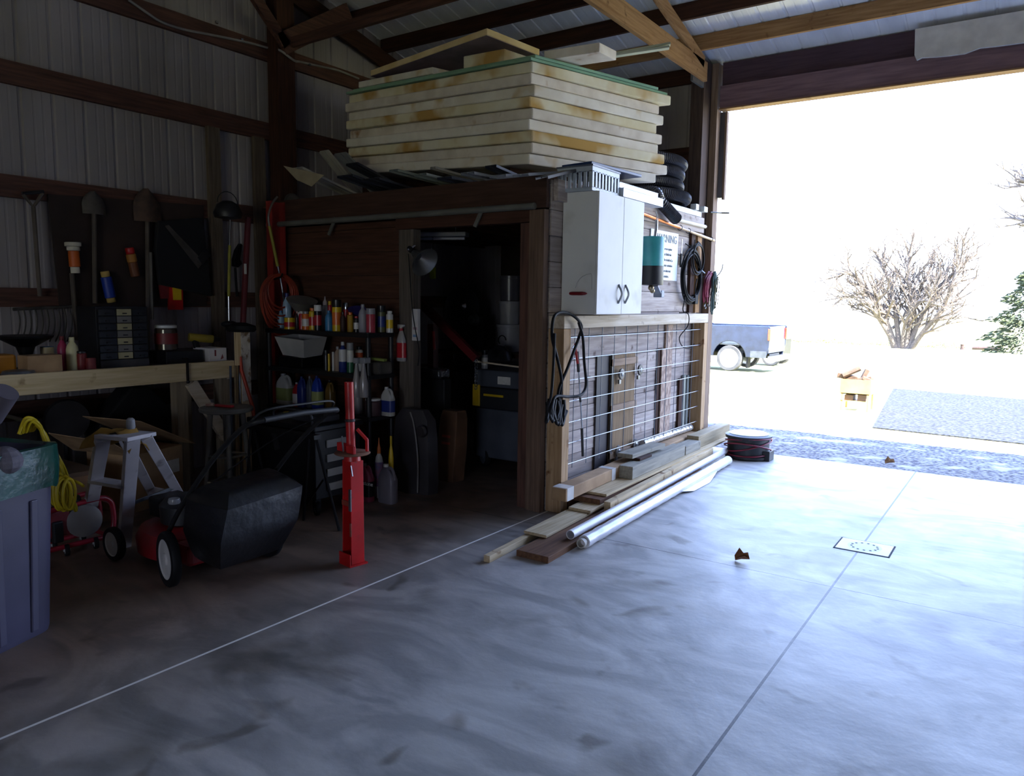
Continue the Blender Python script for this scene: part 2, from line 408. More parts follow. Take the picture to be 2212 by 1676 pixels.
# header beams, jambs, corner posts
struct(B().box((XW + 0.21, EY - 0.04, 2.215), (EX + 0.0, EY - 0.002, 2.44)), 'partition_beam', wood('beam_brown', '#4d372d', '#38271f', 'X'))
struct(B().box((JL - 0.2, EY - 0.03, 2.12), (JR + 0.2, EY + 0.06, 2.205)), 'doorway_header', wood('beam_red', '#52362b', '#3b261d', 'X'))
greyZ = wood('grey_jamb', '#6a6058', '#4e4740', 'Z')
struct(B().box((JL - 0.16, EY - 0.035, 0), (JL, EY + 0.05, 2.115)), 'doorway_jamb', greyZ)
struct(B().box((JR + 0.0, EY - 0.02, 0), (JR + 0.09, EY + 0.09, 2.115)), 'doorway_jamb', brownZ)
struct(B().box((JR + 0.095, EY - 0.05, 0), (JR + 0.165, EY - 0.002, 2.2)), 'corner_post', wood('grey_brown', '#77604f', '#57453a', 'Z'))
struct(B().box((EX - 0.055, EY - 0.065, 0), (EX, EY - 0.002, 2.2)), 'corner_post', wood('grey_brown', '#77604f', '#57453a', 'Z'))
struct(B().box((EX - 0.05, EY, 0), (EX - 0.024, EY + 0.1, 2.2)), 'corner_post', darkZ)
# floor of the loft over the workshop
for i in range(7):
    x = -3.2 - i * 0.45
    struct(B().box((x, EY, 2.22), (x + 0.04, YD - 0.06, 2.39)), 'loft_joist', darkY)
struct(B().box((XW + 0.1, EY + 0.002, 2.392), (EX - 0.024, YD - 0.06, 2.41)), 'ceiling_1', M('loft_ply', '#6b5645', '#4f3f33', scale=5, rough=0.8))
# top rail along the side wall
struct(B().box((EX + 0.004, EY + 0.05, 2.27), (EX + 0.04, YD - 0.33, 2.42)), 'partition_rail', wood('grey_plank_c', '#bdb0a6', '#968981', 'Y', '#5c483e'))
struct(B().box((EX + 0.004, 7.30, 1.46), (EX + 0.03, 7.40, 2.26)), 'partition_stud', darkZ)
struct(B().box((EX + 0.004, 7.45, 1.46), (EX + 0.035, 7.56, 2.26)), 'partition_stud', tanZ)
# ------------------------------------------------------------------ ground outside
def ground_mat():
    m = M('ground_grass', '#8a8e64', '#a8a57c', scale=2.2, rough=0.95, bump=0.6, spec=0.1, c3='#a09868', s3=0.35, t3=0.5)
    return m
def slab_on_slope(pts, dz0=0.0, th=0.03):
    return B().prism([(x, y, gz(y) + dz0 + th) for x, y in pts], (0, 0, -th))
b = B()
b.add([(-60, YD, gz(YD)), (60, YD, gz(YD)), (60, 90, gz(90)), (-60, 90, gz(90))], [(0, 1, 2, 3)])
b.add([(-60, -60, gz(YD) - 0.14), (60, -60, gz(YD) - 0.14), (60, YD, gz(YD)), (-60, YD, gz(YD))], [(0, 1, 2, 3)])
b.add([(-60, 90, gz(90)), (60, 90, gz(90)), (300, 400, gz(90) - 1), (-300, 400, gz(90) - 1)], [(0, 1, 2, 3)])
struct(b, 'ground', ground_mat(), fix=False)
gravel = M('gravel', '#8b8787', '#444247', scale=26, rough=0.95, bump=1.0, detail=6, spec=0.1, lo=0.38, hi=0.60, c3='#a29e98', s3=2.4, t3=0.62)
struct(slab_on_slope([(-9, YD + 0.002), (9, YD + 0.002), (9, 10.05), (-1.7, 10.0), (-9, 9.6)], 0.0, 0.012), 'ground_gravel_strip', gravel)
shade_gravel = M('driveway', '#46494f', '#26282d', scale=22, rough=0.95, bump=1.0, detail=6, spec=0.1, lo=0.38, hi=0.62)  # gravel pad, its dark tone painted in for shade
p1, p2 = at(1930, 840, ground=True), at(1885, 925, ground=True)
struct(slab_on_slope([(p2.x, p2.y), (9, 10.06), (9, 16.5), (p1.x, p1.y)], 0.0, 0.016), 'driveway', shade_gravel)  # dark pad standing in for shade on the gravel
# ------------------------------------------------------------------ common materials
white_pl = M('white_plastic', '#d9d9d6', '#c6c6c3', rough=0.45)
black_pl = M('black_plastic', '#17171a', '#0f0f11', rough=0.45)
black_ru = M('black_rubber', '#141416', '#0c0c0e', rough=0.65, spec=0.25)
black_mt = M('black_metal', '#141416', '#0d0d0f', rough=0.4, metal=0.3)
chrome = M('chrome', '#c9ccd0', '#a9acb0', rough=0.22, metal=1.0)
steel = M('steel', '#8d9196', '#6e7277', rough=0.4, metal=0.85, scale=12)
red_pt = M('red_paint', '#c01a1c', '#98100f', rough=0.38, c3='#5a2a22', s3=14, t3=0.70)
dred = M('dark_red', '#7c1d1f', '#5c1214', rough=0.5)
yellow = M('yellow', '#d8b41a', '#b8940f', rough=0.5)
orange = M('orange', '#d1641c', '#a94a10', rough=0.5)
blue = M('blue', '#1d3fa8', '#142c7c', rough=0.45)
teal = M('teal', '#3f9c9a', '#2f7f80', rough=0.35)
cardb = M('cardboard', '#a98a66', '#8d7050', scale=6, rough=0.85)
copper = M('copper', '#c77b4a', '#a65c31', scale=10, rough=0.32, metal=0.85)
tanp = M('tan_plastic', '#c9b98c', '#b0a077', rough=0.5)

# ------------------------------------------------------------------ foam insulation stack on the loft
foamA = M('foam_white', '#efe9df', '#ddd5c8', scale=5, rough=0.9, bump=0.5, spec=0.1, c3='#c9ae7c', s3=3.2, t3=0.66)
foamB = M('foam_yellow', '#ece5cf', '#ddd1ac', scale=4, rough=0.9, bump=0.5, spec=0.1, c3='#bf9a5c', s3=2.2, t3=0.56)
foamC = M('foam_tan', '#e8dfd3', '#d3c8ba', scale=6, rough=0.9, bump=0.5, spec=0.1, c3='#a98462', s3=5.5, t3=0.70)
nc = Vector((-3.17, 4.80, 2.565)); U = Vector((-2.36, 0.40, 0.175)); V = Vector((0.45, 1.37, 0.0))
T = 0.0822
_gy = -U.z / (U.x * V.y / V.x - U.y) if False else None
_det = U.x * V.y - U.y * V.x
_ga, _gb = U.z * V.y / _det, -U.z * V.x / _det
def flat(p, z): return Vector((p.x, p.y, z + _ga * (p.x - nc.x) + _gb * (p.y - nc.y)))
rnd = random.Random(3)
pos = ['lowest, on the loft boards', 'second from the bottom', 'third from the bottom', 'fourth from the bottom', 'middle one of nine', 'fourth from the top', 'third from the top', 'second from the top, with brown scuff', 'topmost, directly under the green boards']
look = [foamA, foamC, foamB, foamA, foamC, foamB, foamA, foamC, foamB]
col_ = ['off-white', 'grey-white', 'yellow-stained', 'off-white', 'grey-white', 'yellowed', 'off-white', 'brown-spotted', 'cream']
for i in range(9):
    a = nc + Vector((rnd.uniform(-0.02, 0.02), rnd.uniform(-0.02, 0.02), T * i))
    u = U + Vector((rnd.uniform(-0.03, 0.03), rnd.uniform(-0.03, 0.03), 0)); v = V + Vector((rnd.uniform(-0.04, 0.04), rnd.uniform(-0.06, 0.04), 0))
    if i == 0: v = v * 0.97
    if i == 8: v = v * 1.03
    # edges broken a little: the outline gets extra points nudged in and out
    pl = []
    for p0, p1 in ((a, a + v), (a + v, a + u + v), (a + u + v, a + u), (a + u, a)):
        for k in range(5):
            q = p0.lerp(p1, k / 5); q = q + Vector((rnd.uniform(-0.006, 0.006), rnd.uniform(-0.006, 0.006), 0)); pl.append(flat(q, nc.z + T * i))
    o = B().prism(pl, (0, 0, T - 0.004)).obj('foam_board', look[i], loc=a + Vector((rnd.uniform(-1.2, 0.1), rnd.uniform(-0.3, 0.9), 0)), bevel=0.010)
    tag(o, '%s foam insulation board, %s' % (col_[i], pos[i]), 'insulation board', 'foam boards stacked on the workshop loft')
green = M('foam_green', '#8fb39a', '#7aa087', scale=4, rough=0.8, bump=0.2, spec=0.15)
zt = nc.z + 9 * T
for j, (du, dv, off, lab) in enumerate(((1.0, 1.03, Vector((0.0, -0.01, 0)), 'lower pale green insulation sheet lying on the cream foam boards'), (0.98, 0.92, Vector((0.02, 0.02, 0.0)), 'upper pale green insulation sheet set back from the stack corner'))):
    a = nc + off + Vector((0, 0, 9 * T + j * 0.022))
    pl = [flat(p_, a.z) for p_ in (a, a + V * dv, a + V * dv + U * du, a + U * du)]
    tag(B().prism(pl, (0, 0, 0.0205)).obj('green_insulation_sheet', green, loc=a, bevel=0.004), lab, 'insulation board', 'green sheets on top of the foam stack')
za = zt + 0.045
# loose pieces on the very top
def slabq(pts, th, name, mt, lab, cat='insulation board', grp='loose foam pieces on top of the stack'):
    pts = [Vector(p) for p in pts]; n = (pts[1] - pts[0]).cross(pts[2] - pts[0]).normalized()
    if n.z > 0: n = -n
    return tag(B().prism(pts, n * th).obj(name, mt, loc=pts[0], bevel=0.006), lab, cat, grp)
foamD = M('foam_cream', '#e9d3a6', '#d7bd8a', scale=4, rough=0.9, bump=0.4, spec=0.1)
pa = at(800, 152, Z=3.63); pb = at(1052, 60, Z=3.60); pc = at(1166, 106, Z=3.60); pd_ = pa + pc - pb
fo = slabq([pa, pb, pc, pd_], 0.050, 'foam_offcut', foamD, 'large cream foam offcut resting on broken chunks, highest of all')
nf_ = (pb - pa).cross(pc - pb).normalized(); nf_ = -nf_ if nf_.z > 0 else nf_
lo_pts = [p_ + nf_ * 0.0505 for p_ in (pa, pb, pc, pd_)]; cm_ = sum(lo_pts, Vector()) / 4
B().prism([cm_ + (p_ - cm_) * 0.995 for p_ in lo_pts], nf_ * 0.003).obj('facing', M('foil_facing', '#86767b', '#6f6065', scale=5, rough=0.6), fo)  # thin purple-grey layer that darkens the underside of the offcut
qa = at(795, 166, Z=za + 0.115); a0 = nc + U * 0.93 + Vector((0, 0.02, 9 * T + 0.045)); sb0 = Vector((-3.62, 5.05, 0))
tag(B().prism([flat(Vector((x_, y_, 0)), nc.z + 9 * T + 0.0455) for x_, y_ in ((-3.95, 4.98), (-3.50, 4.92), (-3.44, 5.32), (-3.90, 5.38))], (0, 0, 0.10)).obj('foam_offcut', foamB, loc=(-3.7, 5.1, 3.4), bevel=0.01), 'broken tan foam chunk under the near corner of the large cream offcut', 'insulation board', 'loose foam pieces on top of the stack')
tag(B().prism([flat(p_, nc.z + 9 * T + 0.0455) for p_ in (a0, a0 - U * 0.45, a0 - U * 0.45 + V * 0.6, a0 + V * 0.6)], (0, 0, 0.055)).obj('foam_offcut', foamA, loc=a0, bevel=0.006), 'flat white foam piece under the left end of the large cream offcut', 'insulation board', 'loose foam pieces on top of the stack')
a1 = at(1175, 110, Z=za + 0.078); a2 = at(1295, 91, Z=za + 0.078); a3 = at(1332, 110, Z=za + 0.078)
tag(B().prism([a1, a2, a3, a1 + a3 - a2], (0, 0, -0.068)).obj('foam_offcut', foamC, loc=a2, bevel=0.006), 'small white foam block lying at the right corner of the green sheets', 'insulation board', 'loose foam pieces on top of the stack')
# pale trim channels sticking out over the door side
e0 = at(1448, 97, Z=3.52); e1 = at(1250, 133, Z=3.42); 
for k, (dz, lab) in enumerate(((0, 'pale green vinyl channel sticking out from the foam stack past the roof truss, upper one'), (-0.02, 'pale vinyl channel lying just below its twin beside the roof truss'))):
    p = e0 + Vector((0.0, -0.02 * k, dz * 1.5)); q = e1 + Vector((0, -0.05 * k, dz))
    b = B().bar(p, q, 0.055, 0.004); s_ = (q - p).normalized().cross(Vector((0, 0, 1))).normalized() * 0.027
    b.bar(p + s_ + Vector((0, 0, 0.006)), q + s_ + Vector((0, 0, 0.006)), 0.004, 0.016); b.bar(p - s_ + Vector((0, 0, 0.006)), q - s_ + Vector((0, 0, 0.006)), 0.004, 0.016)
    tag(b.obj('vinyl_channel', M('pale_vinyl', '#c3c7b4', '#a9ad9a', rough=0.5), loc=p), lab, 'channel', 'vinyl channels on the foam stack')

# ------------------------------------------------------------------ siding strips, boards and sheets on the loft, ends over the front beam
vin = [M('vinyl_grey', '#8d8e8c', '#74757a', rough=0.5), M('vinyl_dark', '#3b3d44', '#2a2b31', rough=0.5), M('vinyl_pale', '#b9b4a8', '#a09b90', rough=0.5), M('vinyl_green', '#8c9183', '#6f7468', rough=0.5), M('aluminium', '#a9abae', '#84868a', rough=0.35, metal=0.7)]
strips = [  # near-end pixel, plane Y, width, length, tilt, material, label
    (640, 362, 4.30, 0.16, 0.85, 0.00, 2, 'cream siding strip whose broken near end reaches furthest left'),
    (700, 325, 4.85, 0.12, 0.55, -0.02, 2, 'white siding strip lying highest near the gable wall'),
    (735, 330, 4.75, 0.15, 0.6, -0.02, 0, 'grey-white siding strip beside the highest one on the loft'),
    (760, 352, 4.60, 0.14, 1.0, -0.02, 1, 'short dark siding strip between the white ones and the black bundle'),
    (745, 378, 4.42, 0.18, 0.75, 0.01, 1, 'dark siding strip lying on the loft under the cream one'),
    (800, 385, 4.45, 0.2, 0.7, 0.01, 1, 'wide black siding strip in the dark middle of the loft pile'),
    (850, 366, 4.40, 0.09, 2.8, 0.00, 3, 'narrow green-grey channel with pale near end'),
    (908, 375, 4.40, 0.12, 1.2, 0.00, 3, 'flat green-grey strip beside the narrow channel'),
    (935, 360, 4.55, 0.05, 2.8, 0.00, 2, 'thin pale channel above the green-grey strips'),
    (960, 382, 4.42, 0.14, 1.2, 0.01, 1, 'dark strip below the green-grey strips'),
    (1010, 372, 4.42, 0.12, 0.4, 0.01, 0, 'grey strip under the middle of the foam stack'),
    (1060, 357, 4.50, 0.10, 0.3, 0.00, 1, 'dark folded metal strip peeking up at the foam corner'),
    (1075, 378, 4.44, 0.14, 0.35, 0.01, 0, 'grey strip just left of the foam corner'),
    (1125, 376, 4.44, 0.13, 0.35, 0.01, 0, 'grey strip right under the near foam corner'),
    (1170, 382, 4.46, 0.10, 0.33, 0.01, 1, 'dark strip at the far right end of the siding pile'),
]
for k, (px, py, yy, wd, L, tl, mi, lab) in enumerate(strips):
    p = at(px, py, Y=yy)
    q = Vector((p.x + 0.03, min(p.y + L, 7.3), 2.435 + 0.004 * k))
    b = B(); s_ = Vector((1, 0, 0)) * wd / 2
    b.bar(p, q, wd, 0.003); b.bar(p + s_ - Vector((0, 0, 0.008)), q + s_ - Vector((0, 0, 0.008)), 0.003, 0.018); b.bar(p - s_ - Vector((0, 0, 0.008)), q - s_ - Vector((0, 0, 0.008)), 0.003, 0.018)
    b.bar(p + Vector((0, 0, -0.004)), q + Vector((0, 0, -0.004)), 0.01, 0.008)
    tag(b.obj('siding_strip', vin[mi], loc=p), lab, 'siding', 'siding strips piled on the workshop loft')
# torn flap of the cream sheet
fa, fb, fc, fd = at(612, 358, Y=4.28), at(700, 378, Y=4.28), at(673, 403, Y=4.28), at(640, 388, Y=4.28)
tag(B().prism([fa, fb, fc, fd], (0.0, 0.004, 0.0)).obj('torn_sheet', M('aged_vinyl', '#a89b80', '#8c8068', rough=0.6), loc=fa), 'torn cream vinyl flap hanging down at the left end of the loft', 'siding')
# sleepers that carry the stack
for k, (a, lab) in enumerate(((0.12, 'wooden sleeper under the right side of the foam stack'), (0.9, 'taller wooden sleeper under the gable side of the foam stack'))):
    p = nc + U * a + V * 0.05; q = nc + U * a + V * 0.93; zt_ = nc.z + U.z * a - 0.002
    bb = B().prism([(p.x, p.y, 2.411), (q.x, q.y, 2.411), (q.x - 0.09, q.y, 2.411), (p.x - 0.09, p.y, 2.411)], (0, 0, zt_ - 2.411 - 0.006))
    tag(bb.obj('wood_sleeper', darkY, loc=p), lab, 'board')

# ------------------------------------------------------------------ white wall cabinet on the rack ledge
cabm = M('cabinet_white', '#d8d8d6', '#cbcbca', scale=1.5, rough=0.5, c3='#bdbcb8', s3=3, t3=0.66)
CX0, CX1, CY0, CY1, CZ0, CZ1 = -2.893, -2.615, 4.83, 5.58, 1.462, 2.338
t = thing('wall_cabinet', 'white two-door wall cabinet standing on the ledge of the plank wall', 'cabinet', (-2.76, 5.2, CZ0))
B().box((CX0, CY0, CZ0), (CX1, CY1, CZ1)).obj('cabinet_body', cabm, t, bevel=0.002)
for y0, y1, hy in ((CY0, 5.225, 5.17), (5.229, CY1, 5.285)):
    d = B().box((CX1 + 0.001, y0, CZ0 + 0.002), (CX1 + 0.018, y1, CZ1 - 0.002)).obj('door', cabm, t, bevel=0.002)
    h = [Vector((CX1 + 0.018, hy, 1.545)), Vector((CX1 + 0.026, hy, 1.56)), Vector((CX1 + 0.045, hy, 1.60)), Vector((CX1 + 0.045, hy, 1.63)), Vector((CX1 + 0.026, hy, 1.67)), Vector((CX1 + 0.018, hy, 1.685))]
    B().tube(smoothpath(h, 5), 0.008, 8).obj('handle', steel, d, smooth=True)
# red marker lamp stuck on its side and the swing arc drawn beside it
p = at(1254, 634, Y=CY0)
tag(B().lathe([(0.005, 0), (0.022, 0.004), (0.026, 0.02), (0.026, 0.10), (0.02, 0.125), (0.006, 0.14)], (p.x - 0.08, p.y - 0.014, p.z), 14, (1, 0, 0), sx=0.55).obj('marker_reflector', M('red_lens', '#8e1a1f', '#6a0f14', rough=0.2), loc=p, smooth=True), 'small dark red bullet-shaped reflector stuck on the side of the white cabinet', 'reflector')
a_ = [at(x, y, Y=CY0 - 0.002) for x, y in ((1243, 622), (1247, 610), (1257, 598), (1272, 592), (1278, 594), (1278, 625))]
tag(B().tube(smoothpath(a_, 4), 0.0012, 5).obj('bent_wire', steel, loc=a_[0]), 'thin bent wire arc above the red reflector on the cabinet side', 'wire')
# white panel beyond the cabinet
p0 = at(1392, 440, X=-2.80)
tag(B().box((-2.89, 5.60, 2.02), (-2.74, 5.70, 2.35)).obj('white_box', M('white_box', '#c9d0dc', '#b5bccb', rough=0.5), loc=(-2.8, 5.65, 2.02), bevel=0.004), 'slim white metal box fixed to the plank wall just past the cabinet', 'box')
# things on top of the cabinet
t = thing('slotted_crate', 'clear slotted plastic crate standing on the near end of the white cabinet', 'crate', (-2.76, 5.0, CZ1 + 0.001))
cr = M('crate_plastic', '#b9c2cc', '#9fa8b4', rough=0.35, spec=0.6)
b = B(); z0, z1 = CZ1 + 0.001, 2.515; x0, x1, y0, y1 = -2.93, -2.64, 4.80, 5.22
b.box((x0, y0, z0), (x1, y1, z0 + 0.006)); 
for zz in (z0 + 0.006, z1 - 0.045):
    h = 0.018 if zz < 2.4 else 0.045
    b.box((x0, y0, zz), (x1, y0 + 0.005, zz + h)); b.box((x0, y1 - 0.005, zz), (x1, y1, zz + h)); b.box((x0, y0 + .005, zz), (x0 + 0.005, y1 - .005, zz + h)); b.box((x1 - 0.005, y0 + .005, zz), (x1, y1 - .005, zz + h))
for k in range(9):
    yy = y0 + 0.002 + k * (y1 - y0 - 0.028) / 8; b.box((x1 - 0.005, yy, z0 + 0.02), (x1, yy + 0.024, z1 - 0.04)); b.box((x0, yy, z0 + 0.02), (x0 + 0.005, yy + 0.024, z1 - 0.04))
for k in range(7):
    xx = x0 + 0.004 + k * (x1 - x0 - 0.032) / 6; b.box((xx, y0, z0 + 0.02), (xx + 0.024, y0 + 0.005, z1 - 0.04)); b.box((xx, y1 - 0.005, z0 + 0.02), (xx + 0.024, y1, z1 - 0.04))
b.obj('crate_body', cr, t)
B().box((x0 - 0.006, y0 - 0.006, z1 - 0.008), (x1 + 0.006, y1 + 0.006, z1 + 0.004)).obj('crate_lid', M('grey_lid', '#6d7482', '#565c69', rough=0.4), t)
bl = M('blue_board', '#27406f', '#1c2f58', rough=0.4)
a = at(1232, 352, Z=2.575); bq = at(1372, 368, Z=2.535)
pl = [at(1228, 352, Z=2.56), at(1300, 356, Z=2.56), at(1373, 368, Z=2.56), at(1345, 374, Z=2.56), at(1290, 360, Z=2.56), at(1240, 360, Z=2.56)]
tag(B().prism([(-2.93, 4.86, 2.522), (-2.66, 4.82, 2.522), (-2.60, 5.52, 2.522), (-2.88, 5.56, 2.522)], (0, 0, 0.022)).obj('blue_tray', bl, loc=(-2.8, 5.1, 2.522), bevel=0.004), 'dark blue flat plastic tray lying on top of the slotted crate', 'tray')
for k, (y0, y1, zz, x, lab) in enumerate(((5.24, 5.98, 2.342, -2.67, 'white aluminium gutter length lying on the far end of the cabinet, lower one'), (5.24, 5.95, 2.412, -2.69, 'white trim length resting on top of the lower gutter length'))):
    b = B(); w_ = 0.11 if k == 0 else 0.08; h_ = 0.065 if k == 0 else 0.04
    b.box((x - w_ / 2, y0, zz), (x + w_ / 2, y1, zz + 0.003)); b.box((x + w_ / 2 - 0.003, y0, zz), (x + w_ / 2, y1, zz + h_)); b.box((x - w_ / 2, y0, zz), (x - w_ / 2 + 0.003, y1, zz + h_)); b.box((x - w_ / 2, y0, zz), (x + w_ / 2, y0 + 0.003, zz + h_))
    b.box((x + w_ / 2 - 0.02, y0, zz + h_), (x + w_ / 2 + 0.004, y1, zz + h_ + 0.003))
    tag(b.obj('gutter_length', M('white_aluminium', '#ccd2da', '#b0b6c0', rough=0.35, metal=0.2), loc=(x, y0, zz)), lab, 'gutter', 'gutter lengths on the white cabinet')

# ------------------------------------------------------------------ coil of ribbed black drain pipe
pts = []; cx, cy = -3.29, 6.90
key = [(-2.755, 6.42, 2.20), (-2.80, 6.52, 2.34), (-2.90, 6.75, 2.50)]
N = 470
path = smoothpath([at(1462, 474, X=-2.77), at(1447, 458, X=-2.79), at(1426, 435, X=-2.83), at(1405, 414, X=-2.93), (-3.31, 6.37, 2.497)], 24)
tot = 4.05
a0 = math.atan2(6.37 - cy, -3.31 - cx)
n = 430
for i in range(1, n):
    f_ = i / n; an = a0 - 2 * PI * tot * f_
    r_ = (0.50 + (0.40 - 0.50) * min(1, f_ * 3.2)) if f_ < 0.3 else 0.40
    path.append(Vector((cx + (r_ + 0.02 * math.sin(9 * f_)) * math.cos(an), cy + (r_ * 1.02) * math.sin(an), 2.495 + 0.43 * max(0, f_ - 0.03) + 0.008 * math.sin(20 * f_))))
# resample evenly, ribs by radius
d = [0]
for i in range(1, len(path)): d.append(d[-1] + (path[i] - path[i - 1]).length)
step = 0.0095; res = []; rr_ = []; j = 0; s_ = 0; k = 0
while s_ < d[-1]:
    while d[j + 1] < s_: j += 1
    res.append(path[j].lerp(path[j + 1], (s_ - d[j]) / max(1e-6, d[j + 1] - d[j]))); rr_.append(0.056 if k % 2 else 0.049); k += 1; s_ += step
tag(B().tube(res, rr_, 12).obj('drain_pipe_coil', M('drain_pipe', '#3a3a42', '#2b2b32', rough=0.34), loc=(cx, cy, 2.45)), 'coiled black corrugated drain pipe lying on the loft beside the foam stack', 'pipe')

# ------------------------------------------------------------------ pipes and trim along the top of the plank wall
t = thing('copper_pipe', 'long copper pipe hung along the top of the plank wall', 'pipe', (-2.83, 6.2, 2.32))
c0 = Vector((-2.845, 5.72, 2.335)); c1 = Vector((-2.845, 7.86, 2.215)); 
B().tube([c0, c0.lerp(c1, 0.55)], 0.016, 12).obj('pipe', copper, t, smooth=True)
B().tube([c0.lerp(c1, 0.55), c1], 0.013, 12).obj('thin_pipe', M('tan_pipe', '#bfa48c', '#a0866f', rough=0.4), t, smooth=True)
for f_ in (0.30, 0.56, 0.66, 0.95):
    p = c0.lerp(c1, f_); B().tube(arc(p, 0.024, 0, 2 * PI * 0.85, 12, (0, 0, 1), (1, 0, 0)), 0.0035, 6).obj('pipe_hook', white_pl if f_ == 0.30 else black_pl, t, smooth=True)
for k, (y0, y1, z0, x, h, lab) in enumerate(((5.75, 7.52, 2.425, -2.895, 0.05, 'white painted trim board lying on edge along the top of the plank wall'), (6.7, 7.60, 2.335, -2.85, 0.035, 'pale round moulding fixed under the white trim by the door post'))):
    if k == 0: b = B().box((x, y0, z0), (x + 0.03, y1, z0 + h)); mt = M('white_trim', '#c7cbd2', '#adb1ba', rough=0.45)
    else: b = B().tube([(x, y0, z0), (x, y1, z0)], 0.018, 12); mt = M('pale_trim', '#d0c8bc', '#b6ada0', rough=0.5)
    tag(b.obj('trim_board', mt, loc=(x, y0, z0)), lab, 'trim')
tag(B().box((-2.90, 7.30, 2.477), (-2.84, 7.38, 2.535)).obj('white_block', white_pl, loc=(-2.87, 7.34, 2.477), bevel=0.004), 'small white block standing on the wall top nearer the pipe coil', 'block')
tag(B().box((-2.90, 7.50, 2.477), (-2.83, 7.60, 2.53)).obj('white_block', white_pl, loc=(-2.87, 7.55, 2.477), bevel=0.004), 'small white block standing on the wall top by the door post', 'block')
tag(B().tube([(-2.84, 7.70, 2.49), (-2.79, 7.88, 2.50), (-2.72, 7.93, 2.50)], 0.008, 8).obj('iron_peg', black_mt, loc=(-2.8, 7.8, 2.5)), 'short dark iron peg sticking out of the door post', 'peg')

# ------------------------------------------------------------------ warning sign
t = thing('warning_sign', 'white warning notice on the plank wall behind the teal cylinder', 'sign', (-2.885, 6.7, 1.77))
sg = M('sign_white', '#e6ecee', '#d3d9dc', rough=0.5)
B().box((-2.892, 6.36, 1.765), (-2.886, 6.99, 2.215)).obj('sign_panel', sg, t)
gry = M('sign_ink', '#6d7377', '#5c6166', rough=0.6)
text('WARNING', 'lettering', gry, t, (-2.8845, 6.45, 2.115), (0, 1, 0), (0, 0, 1), 0.104)
for k, ln in enumerate(('Under Indiana law an equine', 'professional is not liable for', 'an injury to, or the death of, a', 'participant in equine activities', 'resulting from the inherent', 'risks of equine activities.')):
    text(ln, 'lettering', gry, t, (-2.8845, 6.43, 2.045 - k * 0.051), (0, 1, 0), (0, 0, 1), 0.036)
# ------------------------------------------------------------------ teal cylinder hanging on a hook
t = thing('tank_vacuum', 'teal cylinder with black base hanging from a hook on the plank wall', 'vacuum', (-2.73, 6.12, 1.60))
c = (-2.74, 6.05, 0)
B().lathe([(0.105, 1.86), (0.112, 1.865), (0.112, 2.10), (0.105, 2.11), (0.03, 2.115)], c, 26).obj('tank', teal, t, smooth=True)
B().lathe([(0.04, 1.70), (0.108, 1.705), (0.112, 1.72), (0.112, 1.863)], c, 26).obj('motor_base', black_pl, t, smooth=True)
B().tube([(c[0], 6.12, 2.11), (c[0], 6.14, 2.19), (c[0], 6.14, 2.26)], 0.014, 10).obj('pipe_stub', chrome, t, smooth=True)
B().tube([(c[0], 6.14, 2.26), (c[0], 6.15, 2.30), (c[0] - 0.02, 6.16, 2.335), (-2.80, 6.2, 2.345)], 0.005, 8).obj('hook', white_pl, t, smooth=True)
B().bar((c[0] + 0.02, 6.12, 1.70), (c[0] + 0.02, 6.20, 1.63), 0.05, 0.012).obj('bracket', M('grey_plastic', '#8f97a8', '#7a8292', rough=0.5), t)
B().box((c[0] - 0.03, 6.19, 1.60), (c[0] + 0.05, 6.25, 1.66)).obj('foot', M('grey_plastic', '#8f97a8'), t, bevel=0.006)
b = B(); b.ball((c[0] + 0.02, 6.03, 1.68), 0.026); b.ball((c[0] + 0.02, 6.06, 1.655), 0.022)
b.obj('brass_valve', M('brass', '#b3a58a', '#8e8066', rough=0.3, metal=0.8), t, smooth=True)

# ------------------------------------------------------------------ coiled cords near the door post
def coil(path_fn, turns, n, r, rn, name, mt, lab, cat, loc, grp=None, seed=1, jit=0.012):
    rg = random.Random(seed); pts = []
    for i in range(turns * n):
        a = 2 * PI * i / n; k = i / n
        j1 = math.sin(k * 2.1 + seed) * jit; j2 = math.cos(k * 3.3 + seed) * jit
        pts.append(path_fn(a, j1, j2, k))
    return tag(B().tube(pts, r, rn).obj(name, mt, loc=loc, smooth=True), lab, cat, grp)
cy0, cz0 = 7.27, 1.86
t = thing('cord_coil', 'coiled black extension cord hanging on the plank wall by the door post', 'cord', (-2.84, cy0, cz0))
pts = []
for i in range(7 * 28):
    a = 2 * PI * i / 28; k = i / 28
    pts.append(Vector((-2.865 + 0.014 * (k % 3) , cy0 + (0.235 + 0.014 * math.sin(k * 2.3)) * math.sin(a) + 0.012 * math.sin(k), 1.86 + (0.25 + 0.018 * math.cos(k * 1.7)) * math.cos(a) - 0.01 * k)))
B().tube(pts, 0.0085, 7).obj('cord', black_ru, t, smooth=True)
pts = []
for i in range(3 * 28):
    a = 2 * PI * i / 28; k = i / 28
    pts.append(Vector((-2.84 + 0.008 * (k % 3), cy0 + 0.11 + (0.16 + 0.014 * math.sin(k * 2.3)) * math.sin(a), 2.00 + (0.15 + 0.018 * math.cos(k * 1.7)) * math.cos(a))))
B().tube(pts, 0.0075, 7).obj('upper_loop', black_ru, t, smooth=True)
B().tube(smoothpath([(-2.85, 7.12, 1.70), (-2.84, 7.10, 1.6), (-2.84, 7.06, 1.50), (-2.83, 7.07, 1.46)], 5), 0.006, 7).obj('cord_tail', black_ru, t, smooth=True)
B().box((-2.86, 7.33, 1.545), (-2.82, 7.41, 1.64)).obj('plug', black_ru, t, bevel=0.008)
B().tube(smoothpath([(-2.84, 7.37, 1.64), (-2.84, 7.37, 1.72), (-2.84, 7.40, 1.80)], 5), 0.006, 7).obj('plug_lead', black_ru, t, smooth=True)
